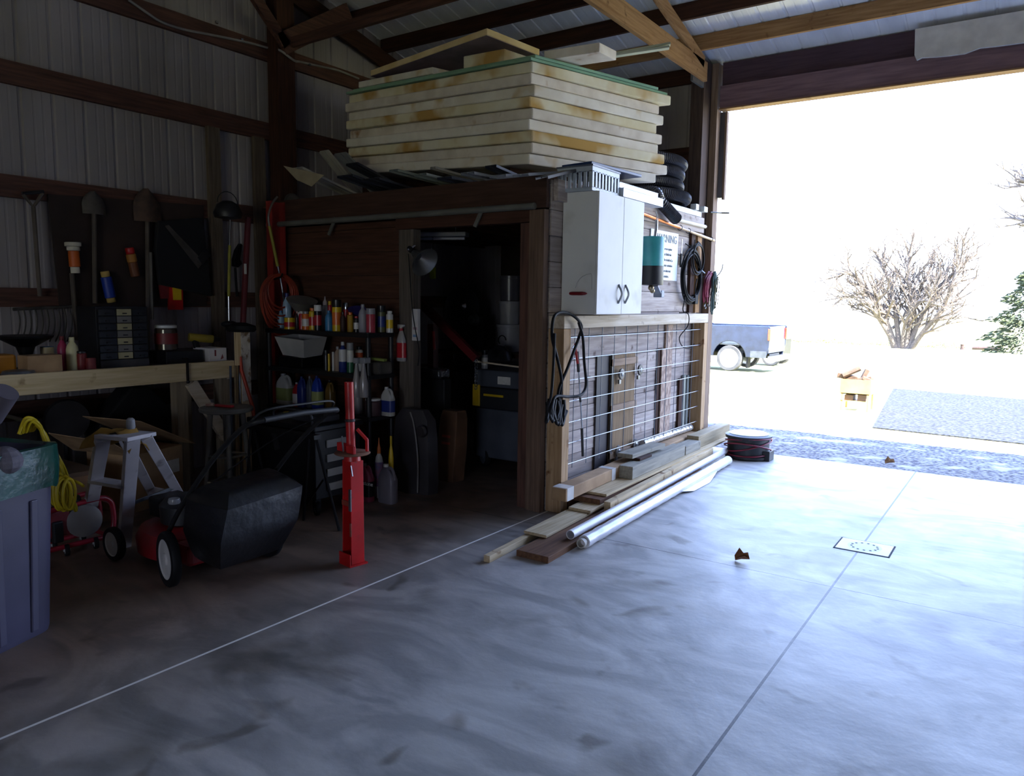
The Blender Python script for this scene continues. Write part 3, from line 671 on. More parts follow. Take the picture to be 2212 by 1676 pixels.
B().tube(smoothpath([(-2.90, 7.20, 2.14), (-2.85, 7.22, 2.11), (-2.82, 7.25, 2.12), (-2.80, 7.20, 2.17)], 5), 0.005, 7).obj('hook', black_mt, t, smooth=True)
# long silver tool hung beside the sign
t = thing('hanging_skewer', 'thin chrome rod hanging between the warning sign and the coiled cord', 'rod', (-2.87, 7.03, 2.02))
B().tube([(-2.87, 7.04, 2.17), (-2.87, 7.04, 2.02)], 0.006, 8).obj('rod', chrome, t); B().tube([(-2.87, 7.04, 2.03), (-2.87, 7.03, 1.90)], 0.011, 8).obj('grip', black_pl, t)
# bungee and cord bunches on the post hook
def bunch(name, mt, lab, c, wy, ln, n, seed, r=0.006, cat='cord'):
    rg = random.Random(seed); t = thing(name, lab, cat, c)
    b = B()
    for i in range(n):
        y0 = rg.uniform(-wy, wy); y1 = rg.uniform(-wy, wy); L = ln * rg.uniform(0.75, 1.05); x0 = rg.uniform(-0.01, 0.02)
        b.tube(smoothpath([Vector(c) + Vector((x0, y0 * 0.5, -L * 0.5)), Vector(c) + Vector((x0, y0 * 0.9, -0.05)), Vector(c) + Vector((x0 + 0.01, 0.0, 0.005 + 0.002 * i)), Vector(c) + Vector((x0 + 0.01, y1, -0.06)), Vector(c) + Vector((x0, y1 * 1.1, -L * 0.7)), Vector(c) + Vector((x0, y1 * 0.8, -L))], 5), r, 6)
    b.obj('strands', mt, t, smooth=True)
    return t
kz = 1.845
t = bunch('bungee_cords', M('red_cord', '#8a2740', '#6b1c33', rough=0.6), 'bunch of dark red bungee cords hooked over the door post peg', (-2.80, 7.62, kz), 0.115, 0.27, 16, 5, 0.008)
b = B(); rg = random.Random(9)
for k in range(7):
    y = 7.62 + rg.uniform(-0.11, 0.11); z = kz - rg.uniform(0.28, 0.34); b.tube(arc((-2.79, y, z), 0.014, -PI, 0.6, 6, (0, 1, 0), (0, 0, 1)), 0.003, 5)
b.obj('hook_ends', steel, t)
t = bunch('draped_rope', M('green_cord', '#45605c', '#2e4441', rough=0.6), 'grey-green cord draped over the same peg on top of the red cords', (-2.765, 7.66, kz + 0.015), 0.035, 0.42, 9, 6, 0.008)
t = bunch('tie_straps', M('olive_cord', '#5c5a32', '#403f24', rough=0.6), 'thin yellow-green tie straps hanging at the door edge side of the peg', (-2.755, 7.70, kz - 0.03), 0.07, 0.36, 7, 8, 0.004)
t = thing('hanging_peg', 'curved iron peg in the door post that carries the cords', 'hook', (-2.86, 7.66, 1.84))
B().tube(smoothpath([(-2.93, 7.66, 1.83), (-2.86, 7.66, 1.83), (-2.80, 7.64, 1.835), (-2.74, 7.70, 1.84), (-2.70, 7.72, 1.90), (-2.69, 7.72, 1.96)], 5), 0.006, 8).obj('rod', steel, t, smooth=True)
t = thing('chain_hook', 'short twisted chain hook hanging above the red cords', 'hook', (-2.84, 7.50, 1.92))
B().tube(smoothpath([(-2.86, 7.47, 2.02), (-2.85, 7.48, 1.98), (-2.855, 7.47, 1.94), (-2.84, 7.48, 1.90), (-2.81, 7.53, 1.86)], 5), 0.008, 8).obj('rod', steel, t, smooth=True)
# hanging foam sheet over the door opening
a = at(1975, 130, Y=7.80)
b = B(); rg = random.Random(4); x0 = a.x; top = []; bot = []
xs = [x0 + 0.02] + [x0 + 0.06 + i * 0.11 for i in range(14)]
poly = [(x0 - 0.01, 4.0), (x0, a.z + 0.04)] + [(x, a.z + rg.uniform(-0.012, 0.014) + (0.02 if i % 4 == 1 else 0)) for i, x in enumerate(xs)] + [(x0 + 1.6, a.z + 0.02), (x0 + 1.6, 4.0)]
b.prism([(x, 7.79, z) for x, z in poly], (0, 0.03, 0))
t = b.obj('insulation_sheet', M('sheet_white', '#d5d2cc', '#c3c0bb', scale=8, rough=0.8, bump=0.3), loc=a)
tag(t, 'ragged white insulation sheet hanging over the header of the big doorway', 'insulation board')
# pale cable along the girt
pts = [at(x, y, X=-6.135) for x, y in ((278, 0), (318, 28), (350, 48), (395, 63), (440, 72), (490, 82), (540, 93), (585, 105), (610, 120))]
t = thing('electric_cable', 'pale loose electric cable sagging along the upper girt of the gable wall', 'cable', pts[3])
post = [Vector((-5.99, 4.80, 3.85)), Vector((-5.985, 4.96, 3.80))]
pts2 = [at(x, y, X=-6.135) for x, y in ((650, 134), (690, 143), (730, 152), (775, 170))]
B().tube(smoothpath(pts[:-1] + post + pts2, 6), 0.011, 7).obj('cable', M('cable_grey', '#8e8a86', '#75716d', rough=0.5), t, smooth=True)
b = B()
for x, y in ((468, 48), (522, 86), (668, 140)): p = at(x, y, X=-6.14); b.box((p.x - 0.008, p.y - 0.012, p.z - 0.01), (p.x + 0.012, p.y + 0.012, p.z + 0.01))
b.obj('staples', chrome, t)
# grey conduit along the workshop beam
t = thing('conduit', 'grey conduit pipe strapped along the beam over the workshop doorway', 'pipe', (-4.5, EY - 0.06, 2.2))
cd0 = at(500 + 100, 470, Y=4.58); B().tube([(-5.95, 4.585, 2.225), (-2.98, 4.585, 2.225)], 0.024, 12).obj('pipe', M('conduit_grey', '#6c6c66', '#56564f', rough=0.5), t, smooth=True)
for x in (-5.05, -3.45): B().bar((x, 4.60, 2.25), (x - 0.06, 4.575, 2.10), 0.03, 0.012, (0, 1, 0)).obj('strap', M('conduit_grey', '#6c6c66'), t)
# round tin on the gable post
p = Vector((-5.99, 4.90, 2.47))
tag(B().lathe([(0.075, 0), (0.085, 0.02), (0.07, 0.05), (0.03, 0.06)], p, 20, (1, -0.3, 0)).obj('round_tin_lamp', M('dull_tin', '#5f5a54', '#47433e', rough=0.5, metal=0.3), loc=p, smooth=True), 'dull round tin fixed to the gable post beside the loft', 'lamp')
# ------------------------------------------------------------------ rack frame against the plank wall
t = thing('wire_rack', 'pine two-by-four rack frame with wire mesh panel against the plank wall', 'rack', (-2.8, 6.1, 0))
B().box((-2.894, 4.66, 1.358), (-2.762, 7.56, 1.45)).obj('top_beam', paleY, t, bevel=0.004)
B().box((-2.894, 4.66, 0), (-2.762, 4.76, 1.356)).obj('post', wood('rack_pine', '#b89a76', '#957653', 'Z', '#6b4526'), t, bevel=0.004)
B().box((-2.894, 7.46, 0), (-2.762, 7.56, 1.356)).obj('post', wood('rack_pine', '#b89a76', '#957653', 'Z', '#6b4526'), t, bevel=0.004)
b = B()
for k in range(7):
    z = 1.29 - 0.1583 * k; b.tube([(-2.80, 4.74, z), (-2.80 + 0.004 * (k % 2), 6.1, z - 0.004), (-2.80, 7.50, z)], 0.0035, 6)
for k in range(13):
    y = 4.89 + k * 0.2155; b.tube([(-2.804, y, 0.30), (-2.804, y + 0.003, 1.37)], 0.0035, 6)
b.obj('wire_mesh', M('galvanised_wire', '#8f97a6', '#777f8f', rough=0.35, metal=0.8), t)
def leaner(name, lab, cat, lo, hi, mt, **kw):
    return tag(B().box(lo, hi).obj(name, mt, loc=(lo[0], lo[1], lo[2]), **kw), lab, cat)
XI = EX + 0.004
# slots behind the mesh
leaner('black_board', 'tall narrow black panel behind the mesh left of the wooden creeper', 'panel', (XI, 5.40, 0.0), (XI + 0.012, 5.62, 1.12), M('black_panel', '#2a2226', '#1a1518', rough=0.6), bevel=0.002)
t = thing('mechanic_creeper', 'wooden mechanic creeper board stood on end behind the mesh, casters outward', 'creeper', (-2.87, 5.85, 0))
wd = wood('creeper_ply', '#8d7456', '#6f593f', 'Z')
B().box((XI, 5.64, 0.0), (XI + 0.018, 6.10, 1.11)).obj('board', wd, t, bevel=0.003)
for z in (1.05, 0.66, 0.26): B().box((XI + 0.018, 5.62, z - 0.03), (XI + 0.04, 6.11, z + 0.03)).obj('cross_slat', wood('creeper_slat', '#a48b74', '#85705c', 'Y'), t, bevel=0.003)
B().box((XI + 0.0185, 5.62, 0.0), (XI + 0.036, 5.645, 1.12)).obj('side_rail', M('steel_dark', '#55524f', '#3f3d3a', rough=0.5, metal=0.5), t)
for y, z in ((5.76, 0.95), (6.13, 0.96), (5.74, 0.29), (6.08, 0.30)):
    w_ = B().lathe([(0.02, 0), (0.045, 0.004), (0.05, 0.012), (0.045, 0.02), (0.02, 0.022)], (XI + 0.042, y, z), 20, (1, 0, 0)).obj('caster', M('caster_grey', '#6a6560', '#4c4844', rough=0.5, scale=10), t, smooth=True)
    B().lathe([(0.012, 0), (0.02, 0.003), (0.008, 0.008)], (XI + 0.064, y, z), 12, (1, 0, 0)).obj('hub', steel, w_, smooth=True)
    B().box((XI + 0.03, y - 0.018, z - 0.085), (XI + 0.046, y + 0.014, z - 0.05)).obj('bracket', steel, t)
leaner('osb_strip', 'speckled strand board strip standing upright behind the mesh', 'board', (XI, 6.77, 0.0), (XI + 0.016, 6.93, 1.345), M('osb', '#b59c88', '#8a7364', scale=26, rough=0.85, stretch=(1, 1, 0.6), bump=0.5, lo=0.42, hi=0.58))
leaner('osb_strip', 'shorter strand board strip in front of the speckled upright one', 'board', (XI + 0.018, 6.66, 0.0), (XI + 0.03, 6.83, 1.12), M('osb', '#b59c88'))
leaner('dark_plank', 'dark narrow plank standing left of the strand board strips', 'board', (XI, 6.60, 0.0), (XI + 0.014, 6.70, 1.13), darkZ)
leaner('dark_plank', 'dark plank standing between strand board and metal channels', 'board', (XI, 7.14, 0.0), (XI + 0.02, 7.22, 0.80), darkZ)
leaner('metal_channel', 'grey metal channel standing behind the mesh, nearer one of two', 'channel', (XI, 7.24, 0.0), (XI + 0.025, 7.29, 0.83), M('zinc', '#8f9694', '#757c7b', rough=0.4, metal=0.6))
leaner('metal_channel', 'grey metal channel standing behind the mesh, farther one by the post', 'channel', (XI, 7.33, 0.0), (XI + 0.025, 7.38, 0.82), M('zinc', '#8f9694'))
# black air hose looped over the near post
X1 = -2.735
hp = [(1218, 905), (1206, 850), (1228, 790), (1250, 730), (1256, 705), (1246, 688), (1226, 676), (1206, 676), (1195, 690), (1193, 730), (1203, 770), (1213, 820), (1209, 860), (1200, 905)]
t = thing('air_hose', 'black air hose looped over the near top corner of the pine rack', 'hose', (-2.74, 4.75, 1.3))
def onx(pts, x0):
    return [at(a, b_, X=x0 + 0.012 * (i % 3)) for i, (a, b_) in enumerate(pts)]
B().tube(smoothpath(onx(hp, X1), 6), 0.011, 9).obj('hose', black_ru, t, smooth=True)
hp2 = [(1250, 696), (1259, 730), (1262, 780), (1266, 825), (1262, 845), (1250, 855), (1228, 857), (1200, 857), (1190, 885), (1186, 905)]
B().tube(smoothpath(onx(hp2, X1 + 0.015), 6), 0.011, 9).obj('outer_loop', black_ru, t, smooth=True)
hp3 = [(1198, 720), (1196, 780), (1191, 850), (1183, 880), (1181, 912)]
B().tube(smoothpath(onx(hp3, X1 + 0.02), 6), 0.010, 9).obj('inner_loop', black_ru, t, smooth=True)
rg = random.Random(12); b = B()
for i in range(9):
    x = 1182 + i * 4.5; y0 = 868 + rg.uniform(-6, 6); y1 = 905 + rg.uniform(-8, 14)
    b.tube(smoothpath(onx([(x, y0), (x + rg.uniform(-4, 4), (y0 + y1) / 2), (x + rg.uniform(-3, 6), y1), (x + 6, (y0 + y1) / 2 + 4)], X1 + 0.01), 4), 0.013, 7)
b.obj('gathered_end', black_ru, t, smooth=True)
# reaching grabber tool
X2 = -2.775
t = thing('grabber_tool', 'long grabber rod with black grips hanging on the wire mesh', 'tool', (X2, 4.9, 1.2))
g = lambda x, y: at(x, y, X=X2)
B().tube([g(1243, 742), g(1243, 752), g(1248, 785)], 0.010, 8).obj('red_tip', red_pt, t, smooth=True)
B().tube([g(1247, 760), g(1250, 803)], 0.012, 8).obj('grip', black_pl, t, smooth=True)
B().tube([g(1250, 803), g(1253, 858)], 0.006, 8).obj('shaft', chrome, t, smooth=True)
B().tube([g(1253, 858), g(1254, 868)], 0.009, 8).obj('collar', black_pl, t)
B().tube([g(1254, 868), g(1257, 925)], 0.006, 8).obj('lower_shaft', chrome, t, smooth=True)
B().tube([g(1257, 925), g(1259, 985)], 0.011, 8).obj('lower_grip', black_pl, t, smooth=True)
B().tube([g(1244, 742), at(1236, 752, X=X2)], 0.004, 6).obj('hook', steel, t)
# thin black cable behind the mesh at far end
tag(B().tube(smoothpath([(-2.84, 6.97, 1.46), (-2.75, 6.97, 1.452), (-2.745, 6.97, 1.34), (-2.84, 7.0, 1.22), (-2.86, 7.15, 1.12), (-2.84, 7.3, 1.10), (-2.84, 7.4, 1.14)], 6), 0.005, 7).obj('thin_cable', black_ru, loc=(-2.84, 7.0, 1.3), smooth=True), 'thin black cable drooping over the ledge behind the far end of the mesh', 'cable')

# ------------------------------------------------------------------ lumber along the foot of the wall
LG = 'lumber lying along the foot of the plank wall'
def plank(name, lab, x0, x1, y0, y1, z0, z1, mt, dx=0.0, cat='board', dz=0.0):
    pl = [(x0, y0, z0), (x1, y0, z0), (x1 + dx, y1, z0 + dz), (x0 + dx, y1, z0 + dz)]
    return tag(B().prism(pl, (0, 0, z1 - z0)).obj(name, mt, loc=(x0, y0, z0), bevel=0.003), lab, cat, LG)
wet = wood('brown_plank', '#75543b', '#54392a', 'Y'); pale = wood('tan_board', '#c4b08f', '#a6926f', 'Y'); greyb = wood('grey_board', '#9a9484', '#7c776b', 'Y', '#5f5a50')
oakl = wood('pine_light', '#c9b595', '#ac9671', 'Y', '#6d4b2b')
plank('pine_stick', 'thin square pine stick reaching furthest toward the camera', -2.60, -2.555, 3.50, 5.9, 0.0, 0.042, oakl, -0.15)
plank('brown_plank', 'dark brown two-by-eight plank lying on the floor beside the pine stick', -2.50, -2.27, 3.70, 6.6, 0.0, 0.040, wet, -0.14)
plank('pine_board', 'pale thin pine board lying across the pine stick and brown plank', -2.64, -2.465, 3.99, 6.4, 0.043, 0.062, pale, -0.13)
plank('pine_board', 'short-ended pale board lying one layer above the pale thin board', -2.66, -2.48, 4.60, 7.1, 0.063, 0.083, oakl, -0.13)
plank('brown_plank', 'wide brown plank in the middle layer under the plywood strip', -2.755, -2.50, 4.78, 7.2, 0.084, 0.122, wet, -0.10)
plank('floor_spacer', 'short brown block lying at the wall under the cardboard carton', -2.89, -2.77, 4.80, 5.3, 0.0, 0.118, wet)
plank('floor_spacer', 'short brown block lying at the wall under the far end of the carton', -2.89, -2.77, 7.0, 7.44, 0.0, 0.118, wet)
plank('plywood_strip', 'long pale plywood strip on top of the lumber, far end past the rack', -2.735, -2.50, 4.88, 7.88, 0.123, 0.142, pale, -0.06)
plank('knotty_board', 'knotty pine board lying on the floor between plywood strip and tubes', -2.452, -2.40, 4.75, 7.22, 0.041, 0.125, oakl, -0.13)
plank('grey_beam', 'grey weathered beam with dark cut end, lying on the plywood strip', -2.67, -2.55, 5.42, 6.60, 0.143, 0.245, greyb, -0.03)
plank('grey_block', 'small dark block between the grey beam and the flat grey offcut', -2.67, -2.60, 5.66, 5.9, 0.246, 0.268, darkY)
plank('grey_board', 'flat grey offcut resting highest on the near part of the pile', -2.78, -2.64, 5.60, 6.25, 0.269, 0.305, greyb, 0.01)
plank('grey_board', 'short grey block lying between the grey beam and the long post', -2.71, -2.58, 6.62, 7.0, 0.143, 0.225, greyb, 0.0)
plank('wood_post', 'long square weathered post at the far end of the lumber', -2.73, -2.61, 6.9 + 0.12, 8.0, 0.143, 0.26, wood('old_post', '#a29376', '#84765c', 'Y', '#63533d'), -0.02)
# flattened carton and shiny tape
t = thing('long_carton', 'long narrow cardboard carton with clear tape lying against the plank wall', 'box', (-2.7, 4.52, 0.144))
t['group'] = LG
B().prism([(-2.744, 4.50, 0.144), (-2.625, 4.50, 0.144), (-2.765, 7.42, 0.144), (-2.885, 7.42, 0.144)], (0, 0, 0.092)).obj('carton', cardb, t, bevel=0.006)
tape = M('clear_tape', '#d6d2cb', '#c0bcb6', rough=0.15, spec=0.8)
B().prism([(-2.7462, 4.52, 0.1435), (-2.6245, 4.52, 0.1435), (-2.6295, 4.62, 0.1435), (-2.7512, 4.62, 0.1435)], (0, 0, 0.0935)).obj('tape', tape, t)
B().prism([(-2.7835, 5.28, 0.1435), (-2.6612, 5.28, 0.1435), (-2.6646, 5.35, 0.1435), (-2.7869, 5.35, 0.1435)], (0, 0, 0.0935)).obj('tape', tape, t)
b = B()
for k in range(14):
    b.lathe([(0.030, 0), (0.036, 0.02), (0.037, 0.07), (0.031, 0.085)], (-2.85, 6.25 + k * 0.083, 0.277), 14, (0, 1, 0))
tt = b.obj('plastic_wrap', M('shiny_wrap', '#c9c4bd', '#a9a49d', rough=0.12, spec=0.9, metal=0.3), t, smooth=True)
tt.name = 'wrapped_roll'
# tubes
t = thing('white_tube', 'slim white plastic tube lying on the brown plank, nearest the wall of two', 'tube', (-2.35, 4.1, 0.075)); t['group'] = 'tubes on the floor beside the lumber'
p0 = Vector((-2.335, 4.07, 0.071)); p1 = Vector((-2.475, 7.42, 0.071))
ring = [(0.026, 0), (0.030, 0.0), (0.030, (p1 - p0).length), (0.026, (p1 - p0).length)]
def pipe(b, p0, p1, r0, r1, n=20):
    d = (p1 - p0); q = Vector((0, 0, 1)).rotation_difference(d.normalized()); o = len(b.v)
    for r, h in ((r0, 0), (r1, 0), (r1, d.length), (r0, d.length)):
        for k in range(n): b.v.append(p0 + q @ Vector((r * math.cos(2 * PI * k / n), r * math.sin(2 * PI * k / n), h)))
    for i in range(4):
        j = (i + 1) % 4
        for k in range(n): b.f.append([o + i * n + k, o + i * n + (k + 1) % n, o + j * n + (k + 1) % n, o + j * n + k])
    return b
pipe(B(), p0, p1, 0.026, 0.030).obj('tube', M('white_tube', '#e3e1e2', '#d3d1d6', rough=0.35), t, smooth=True)
t = thing('plastic_roll', 'thick roll of clear plastic sheeting on the floor, outermost of the tubes', 'roll', (-2.2, 4.0, 0)); t['group'] = 'tubes on the floor beside the lumber'
p0 = Vector((-2.235, 4.03, 0.043)); p1 = Vector((-2.345, 7.15, 0.043))
pipe(B(), p0, p1, 0.024, 0.030).obj('core', M('roll_core', '#bdb6aa', '#a39c90', rough=0.6), t, smooth=True)
n = 60; path = [p0.lerp(p1, 0.015 + 0.975 * i / n) for i in range(n + 1)]
rg = random.Random(2); rs = [0.041 + 0.0015 * math.sin(i * 1.7) + rg.uniform(-0.0008, 0.0008) for i in range(n + 1)]
plw = M('plastic_film', '#d9d7da', '#bfbdc4', scale=7, rough=0.28, bump=0.9, spec=0.7, stretch=(1, 0.4, 1))
B().tube(path, rs, 18).obj('film', plw, t, smooth=True)
B().prism([p0.lerp(p1, 0.55) + Vector((0.036, 0, -0.02)), p0.lerp(p1, 0.60) + Vector((0.085, 0, -0.040)), p0.lerp(p1, 0.72) + Vector((0.10, 0, -0.040)), p0.lerp(p1, 0.85) + Vector((0.036, 0, -0.02))], (0, 0, 0.004)).obj('loose_flap', plw, t)
# ------------------------------------------------------------------ hose reel drum at the door edge
c = Vector((-2.30, 7.60, 0))
t = thing('hose_drum', 'low black drum with a white lid and red hose wrapped round it', 'drum', c)
B().lathe([(0.20, 0.0), (0.225, 0.01), (0.225, 0.035), (0.205, 0.04), (0.205, 0.20), (0.225, 0.205), (0.23, 0.235), (0.21, 0.245), (0.05, 0.246)], c, 34).obj('drum_body', black_pl, t, smooth=True)
B().lathe([(0.19, 0), (0.195, 0.004), (0.18, 0.012), (0.02, 0.016)], c + Vector((0, 0, 0.246)), 34).obj('lid', M('white_lid', '#e6eaee', '#d5d9df', rough=0.4), t, smooth=True)
B().box((c.x + 0.12, c.y - 0.10, 0), (c.x + 0.245, c.y + 0.06, 0.10)).obj('bracket', black_pl, t, bevel=0.005)
rh = M('red_hose', '#8b2a3c', '#6a1c2b', rough=0.45)
for k, (z0, z1, r_, ph) in enumerate(((0.06, 0.02, 0.222, 0.2), (0.13, 0.06, 0.218, 1.1), (0.19, 0.03, 0.224, 2.3), (0.10, 0.07, 0.23, 3.1))):
    pts = [c + Vector(((r_ + 0.006 * math.sin(3 * a + k)) * math.cos(a), (r_ + 0.006 * math.cos(2 * a)) * math.sin(a), max(0.014, z0 + z1 * math.sin(a + ph)))) for a in [2 * PI * i / 40 for i in range(40)]]
    B().tube(pts, 0.008, 7, ring=True).obj('hose_loop', rh, t, smooth=True)
# ------------------------------------------------------------------ floor drain and dry leaf
t = thing('floor_drain', 'square white floor drain plate set in the slab on the long joint', 'drain', (-0.79, 5.18, 0))
B().box((-0.945, 5.065, 0.0005), (-0.635, 5.315, 0.004)).obj('plate', M('drain_plate', '#dfe3ea', '#cdd2dc', rough=0.45), t, bevel=0.0015)
b = B()
b.box((-0.955, 5.315, 0.0003), (-0.625, 5.325, 0.002)).box((-0.955, 5.055, 0.0003), (-0.945, 5.325, 0.002)).box((-0.635, 5.055, 0.0003), (-0.625, 5.325, 0.002)).box((-0.955, 5.055, 0.0003), (-0.625, 5.065, 0.002))
b.obj('frame', M('drain_gap', '#2b2d38', '#22232c', rough=0.9), t)
b = B()
for k in range(13):
    a = 2 * PI * k / 13; b.lathe([(0.008, 0), (0.008, 0.0012)], (-0.79 + 0.078 * math.cos(a), 5.19 + 0.078 * math.sin(a), 0.0038), 10)
b.obj('holes', M('drain_gap', '#2b2d38'), t)
b = B(); b.lathe([(0.098, 0), (0.102, 0.0008)], (-0.79, 5.19, 0.0035), 30)
b.obj('ring', M('drain_ring', '#c9ced9', '#bcc1cc', rough=0.5), t)
def leaf(name, lab, c, s, mt):
    b = B(); c = Vector(c); n = 7
    out = [(0, 0, 0), (0.35, -0.25, 0.35), (0.7, -0.15, 0.5), (1.0, 0.1, 0.25), (0.8, 0.3, 0.65), (0.5, 0.25, 0.55), (0.2, 0.2, 0.9), (-0.1, 0.12, 0.3)]
    ctr = Vector((0.4, 0.05, 0.15))
    vs = [c + Vector(p) * s for p in out] + [c + ctr * s] + [c + Vector(p) * s + Vector((0, 0, 0.002)) for p in out] + [c + ctr * s + Vector((0, 0, 0.002))]
    m = len(out)
    fs = [(i, (i + 1) % m, m) for i in range(m)] + [(m + 1 + (i + 1) % m, m + 1 + i, 2 * m + 1) for i in range(m)] + [(i, m + 1 + i, m + 1 + (i + 1) % m, (i + 1) % m) for i in range(m)]
    b.add(vs, fs); return tag(b.obj(name, mt, loc=c), lab, 'leaf')
lf = M('dry_leaf', '#8a5530', '#5e3519', scale=18, rough=0.8)
leaf('dry_leaf', 'curled brown dry leaf lying on the concrete floor by the drain', at(1588, 1210, Z=0.002), 0.085, lf)
pq = at(1912, 1004, ground=True)
leaf('dry_leaf', 'small brown dry leaf lying on the gravel outside', (pq.x, pq.y, gz(pq.y) + 0.012), 0.085, M('dry_leaf2', '#a07c56', '#84623f', rough=0.8))
# ------------------------------------------------------------------ generic bottle / can builder
def depth(p): return (Vector(p) - CAM).dot(_f)
KIND = {
    'can':    ([(0.46, 0), (0.5, 0.01), (0.5, 0.80), (0.47, 0.84), (0.36, 0.87)], [(0.30, 0.87), (0.36, 0.875), (0.36, 0.99), (0.32, 1.0)]),
    'capcan': ([(0.46, 0), (0.5, 0.01), (0.5, 0.74), (0.49, 0.76)], [(0.49, 0.76), (0.50, 0.77), (0.49, 0.99), (0.45, 1.0)]),
    'bottle': ([(0.45, 0), (0.5, 0.02), (0.5, 0.62), (0.42, 0.74), (0.22, 0.84), (0.19, 0.88)], [(0.21, 0.88), (0.23, 0.885), (0.22, 0.99), (0.18, 1.0)]),
    'nozzle': ([(0.45, 0), (0.5, 0.02), (0.5, 0.58), (0.38, 0.68), (0.18, 0.74)], [(0.22, 0.74), (0.22, 0.82), (0.09, 0.90), (0.04, 1.0)]),
    'jar':    ([(0.46, 0), (0.5, 0.03), (0.5, 0.82), (0.44, 0.88)], [(0.46, 0.88), (0.48, 0.89), (0.48, 0.98), (0.44, 1.0)]),
    'tin':    ([(0.5, 0), (0.5, 0.97)], [(0.49, 0.97), (0.49, 1.0)]),
}
def container(kind, name, lab, cat, px, py, wpx, hpx, Y=None, X=None, body=None, cap=None, lbl=None, lz=(0.2, 0.6), sy=1.0, grp=None, zb=None, square=False):
    """a bottle, can or jar whose foot is seen at (px, py); sizes from its pixel size at that distance; rests at height zb"""
    p = at(px, py, Y=Y, X=X); k = depth(p) / FPX
    w_, h_ = wpx * k, hpx * k
    if zb is not None: h_ += p.z - zb; p = Vector((p.x, p.y, zb))
    t = thing(name, lab, cat, p, group=grp)
    bp, cp = KIND[kind]; n = 4 if square else 22
    def mk(prof):
        b = B()
        if square:
            o = 0; m = 16; se = lambda a: (math.copysign(abs(math.cos(a)) ** 0.35, math.cos(a)), math.copysign(abs(math.sin(a)) ** 0.35, math.sin(a)))
            rings = []
            for r, z in prof:
                rings.append([Vector((r * w_ * se(2 * PI * i / m)[0], r * w_ * sy * se(2 * PI * i / m)[1], z * h_)) for i in range(m)])
            for i, rg_ in enumerate(rings): b.v += rg_
            for i in range(len(prof) - 1):
                for q in range(m): b.f.append([i * m + q, i * m + (q + 1) % m, (i + 1) * m + (q + 1) % m, (i + 1) * m + q])
            b.f.append(list(range(m))[::-1]); b.f.append([(len(prof) - 1) * m + q for q in range(m)])
        else:
            b.lathe([(r * w_, z * h_) for r, z in prof], (0, 0, 0), n, sy=sy)
        return b
    mk(bp).obj('body', body, t, local=True, smooth=True)
    if cap is not None: mk(cp).obj('cap', cap, t, local=True, smooth=True)
    if lbl is not None: mk([(0.507, lz[0]), (0.507, lz[1])]).obj('paper_label', lbl, t, local=True, smooth=True)
    return t
wht = M('label_white', '#d8d6d0', '#bdbbb5', scale=14, rough=0.5)
XB = -5.40   # bench front
# ------------------------------------------------------------------ workbench
t = thing('workbench', 'long wooden workbench with pale front board along the gable wall', 'workbench', (-5.75, 2.6, 0))
B().box((-6.12, 0.9, 0.985), (XB - 0.045, 3.80, 1.02)).obj('worktop', M('worktop', '#5a4636', '#40322a', scale=4, rough=0.7), t)
B().box((XB - 0.043, 0.9, 0.895), (XB, 3.80, 1.035)).obj('front_board', wood('bench_pine', '#d6c39c', '#b9a379', 'Y', '#8a7350'), t, bevel=0.004)
B().box((-6.12, 3.76, 0.88), (XB - 0.045, 3.80, 0.984)).obj('end_board', paleX, t)
for x, y in ((XB - 0.14, 3.70), (XB - 0.14, 0.95), (-6.1, 3.70), (-6.1, 0.95)):
    B().box((x, y, 0), (x + 0.09, y + 0.09, 0.983)).obj('leg', wood('bench_leg', '#9c8d76', '#7b6d59', 'Z'), t, bevel=0.004)
B().bar((XB - 0.03, 3.42, 0.88), (XB - 0.03, 3.72, 0.40), 0.04, 0.09).obj('brace', paleY, t)
B().bar((XB - 0.1, 3.36, 0.0), (XB - 0.1, 3.36, 0.983), 0.09, 0.09).obj('leg', wood('bench_leg', '#9c8d76', '#7b6d59', 'Z'), t)
B().box((-5.95, 0.95, 0.30), (-5.55, 1.96, 0.32)).obj('lower_shelf', M('worktop', '#5a4636'), t)
# clamp screw and lens-like disc on the front board
p = at(405, 800, X=XB + 0.01)
t = thing('bar_clamp', 'thin dark clamp hanging over the bench front board', 'clamp', p)
B().bar(p + Vector((0, 0, 0.10)), p + Vector((0.0, 0, -0.08)), 0.012, 0.02, (1, 0, 0)).obj('bar', black_mt, t); B().bar(p + Vector((-0.06, 0, 0.09)), p + Vector((0.01, 0, 0.09)), 0.012, 0.012).obj('jaw', black_mt, t); B().ball(p + Vector((0.004, 0, -0.09)), 0.014).obj('handle', black_mt, t)
ZB = 1.021
# white painted post standing at the bench end
p = at(500, 868, X=XB + 0.05)
t = thing('painted_post', 'white and bare wood post standing at the end of the bench', 'post', (XB + 0.06, 3.83, 0))
B().box((XB + 0.0, 3.80, 0), (XB + 0.09, 3.89, 1.27)).obj('post', wood('post_pale', '#cfbb98', '#a98f68', 'Z', '#e5ddcf'), t, bevel=0.005)
B().box((XB + 0.0905, 3.802, 0.7), (XB + 0.094, 3.888, 1.268)).obj('white_face', M('chipped_white', '#d9d2c4', '#c2b8a6', scale=9, rough=0.6, c3='#7d6446', s3=16, t3=0.6), t)
B().lathe([(0.13, 0), (0.15, 0.02), (0.14, 0.05), (0.05, 0.075)], (XB + 0.03, 3.85, 1.271), 20, sy=0.7).obj('black_cap', black_ru, t, smooth=True)
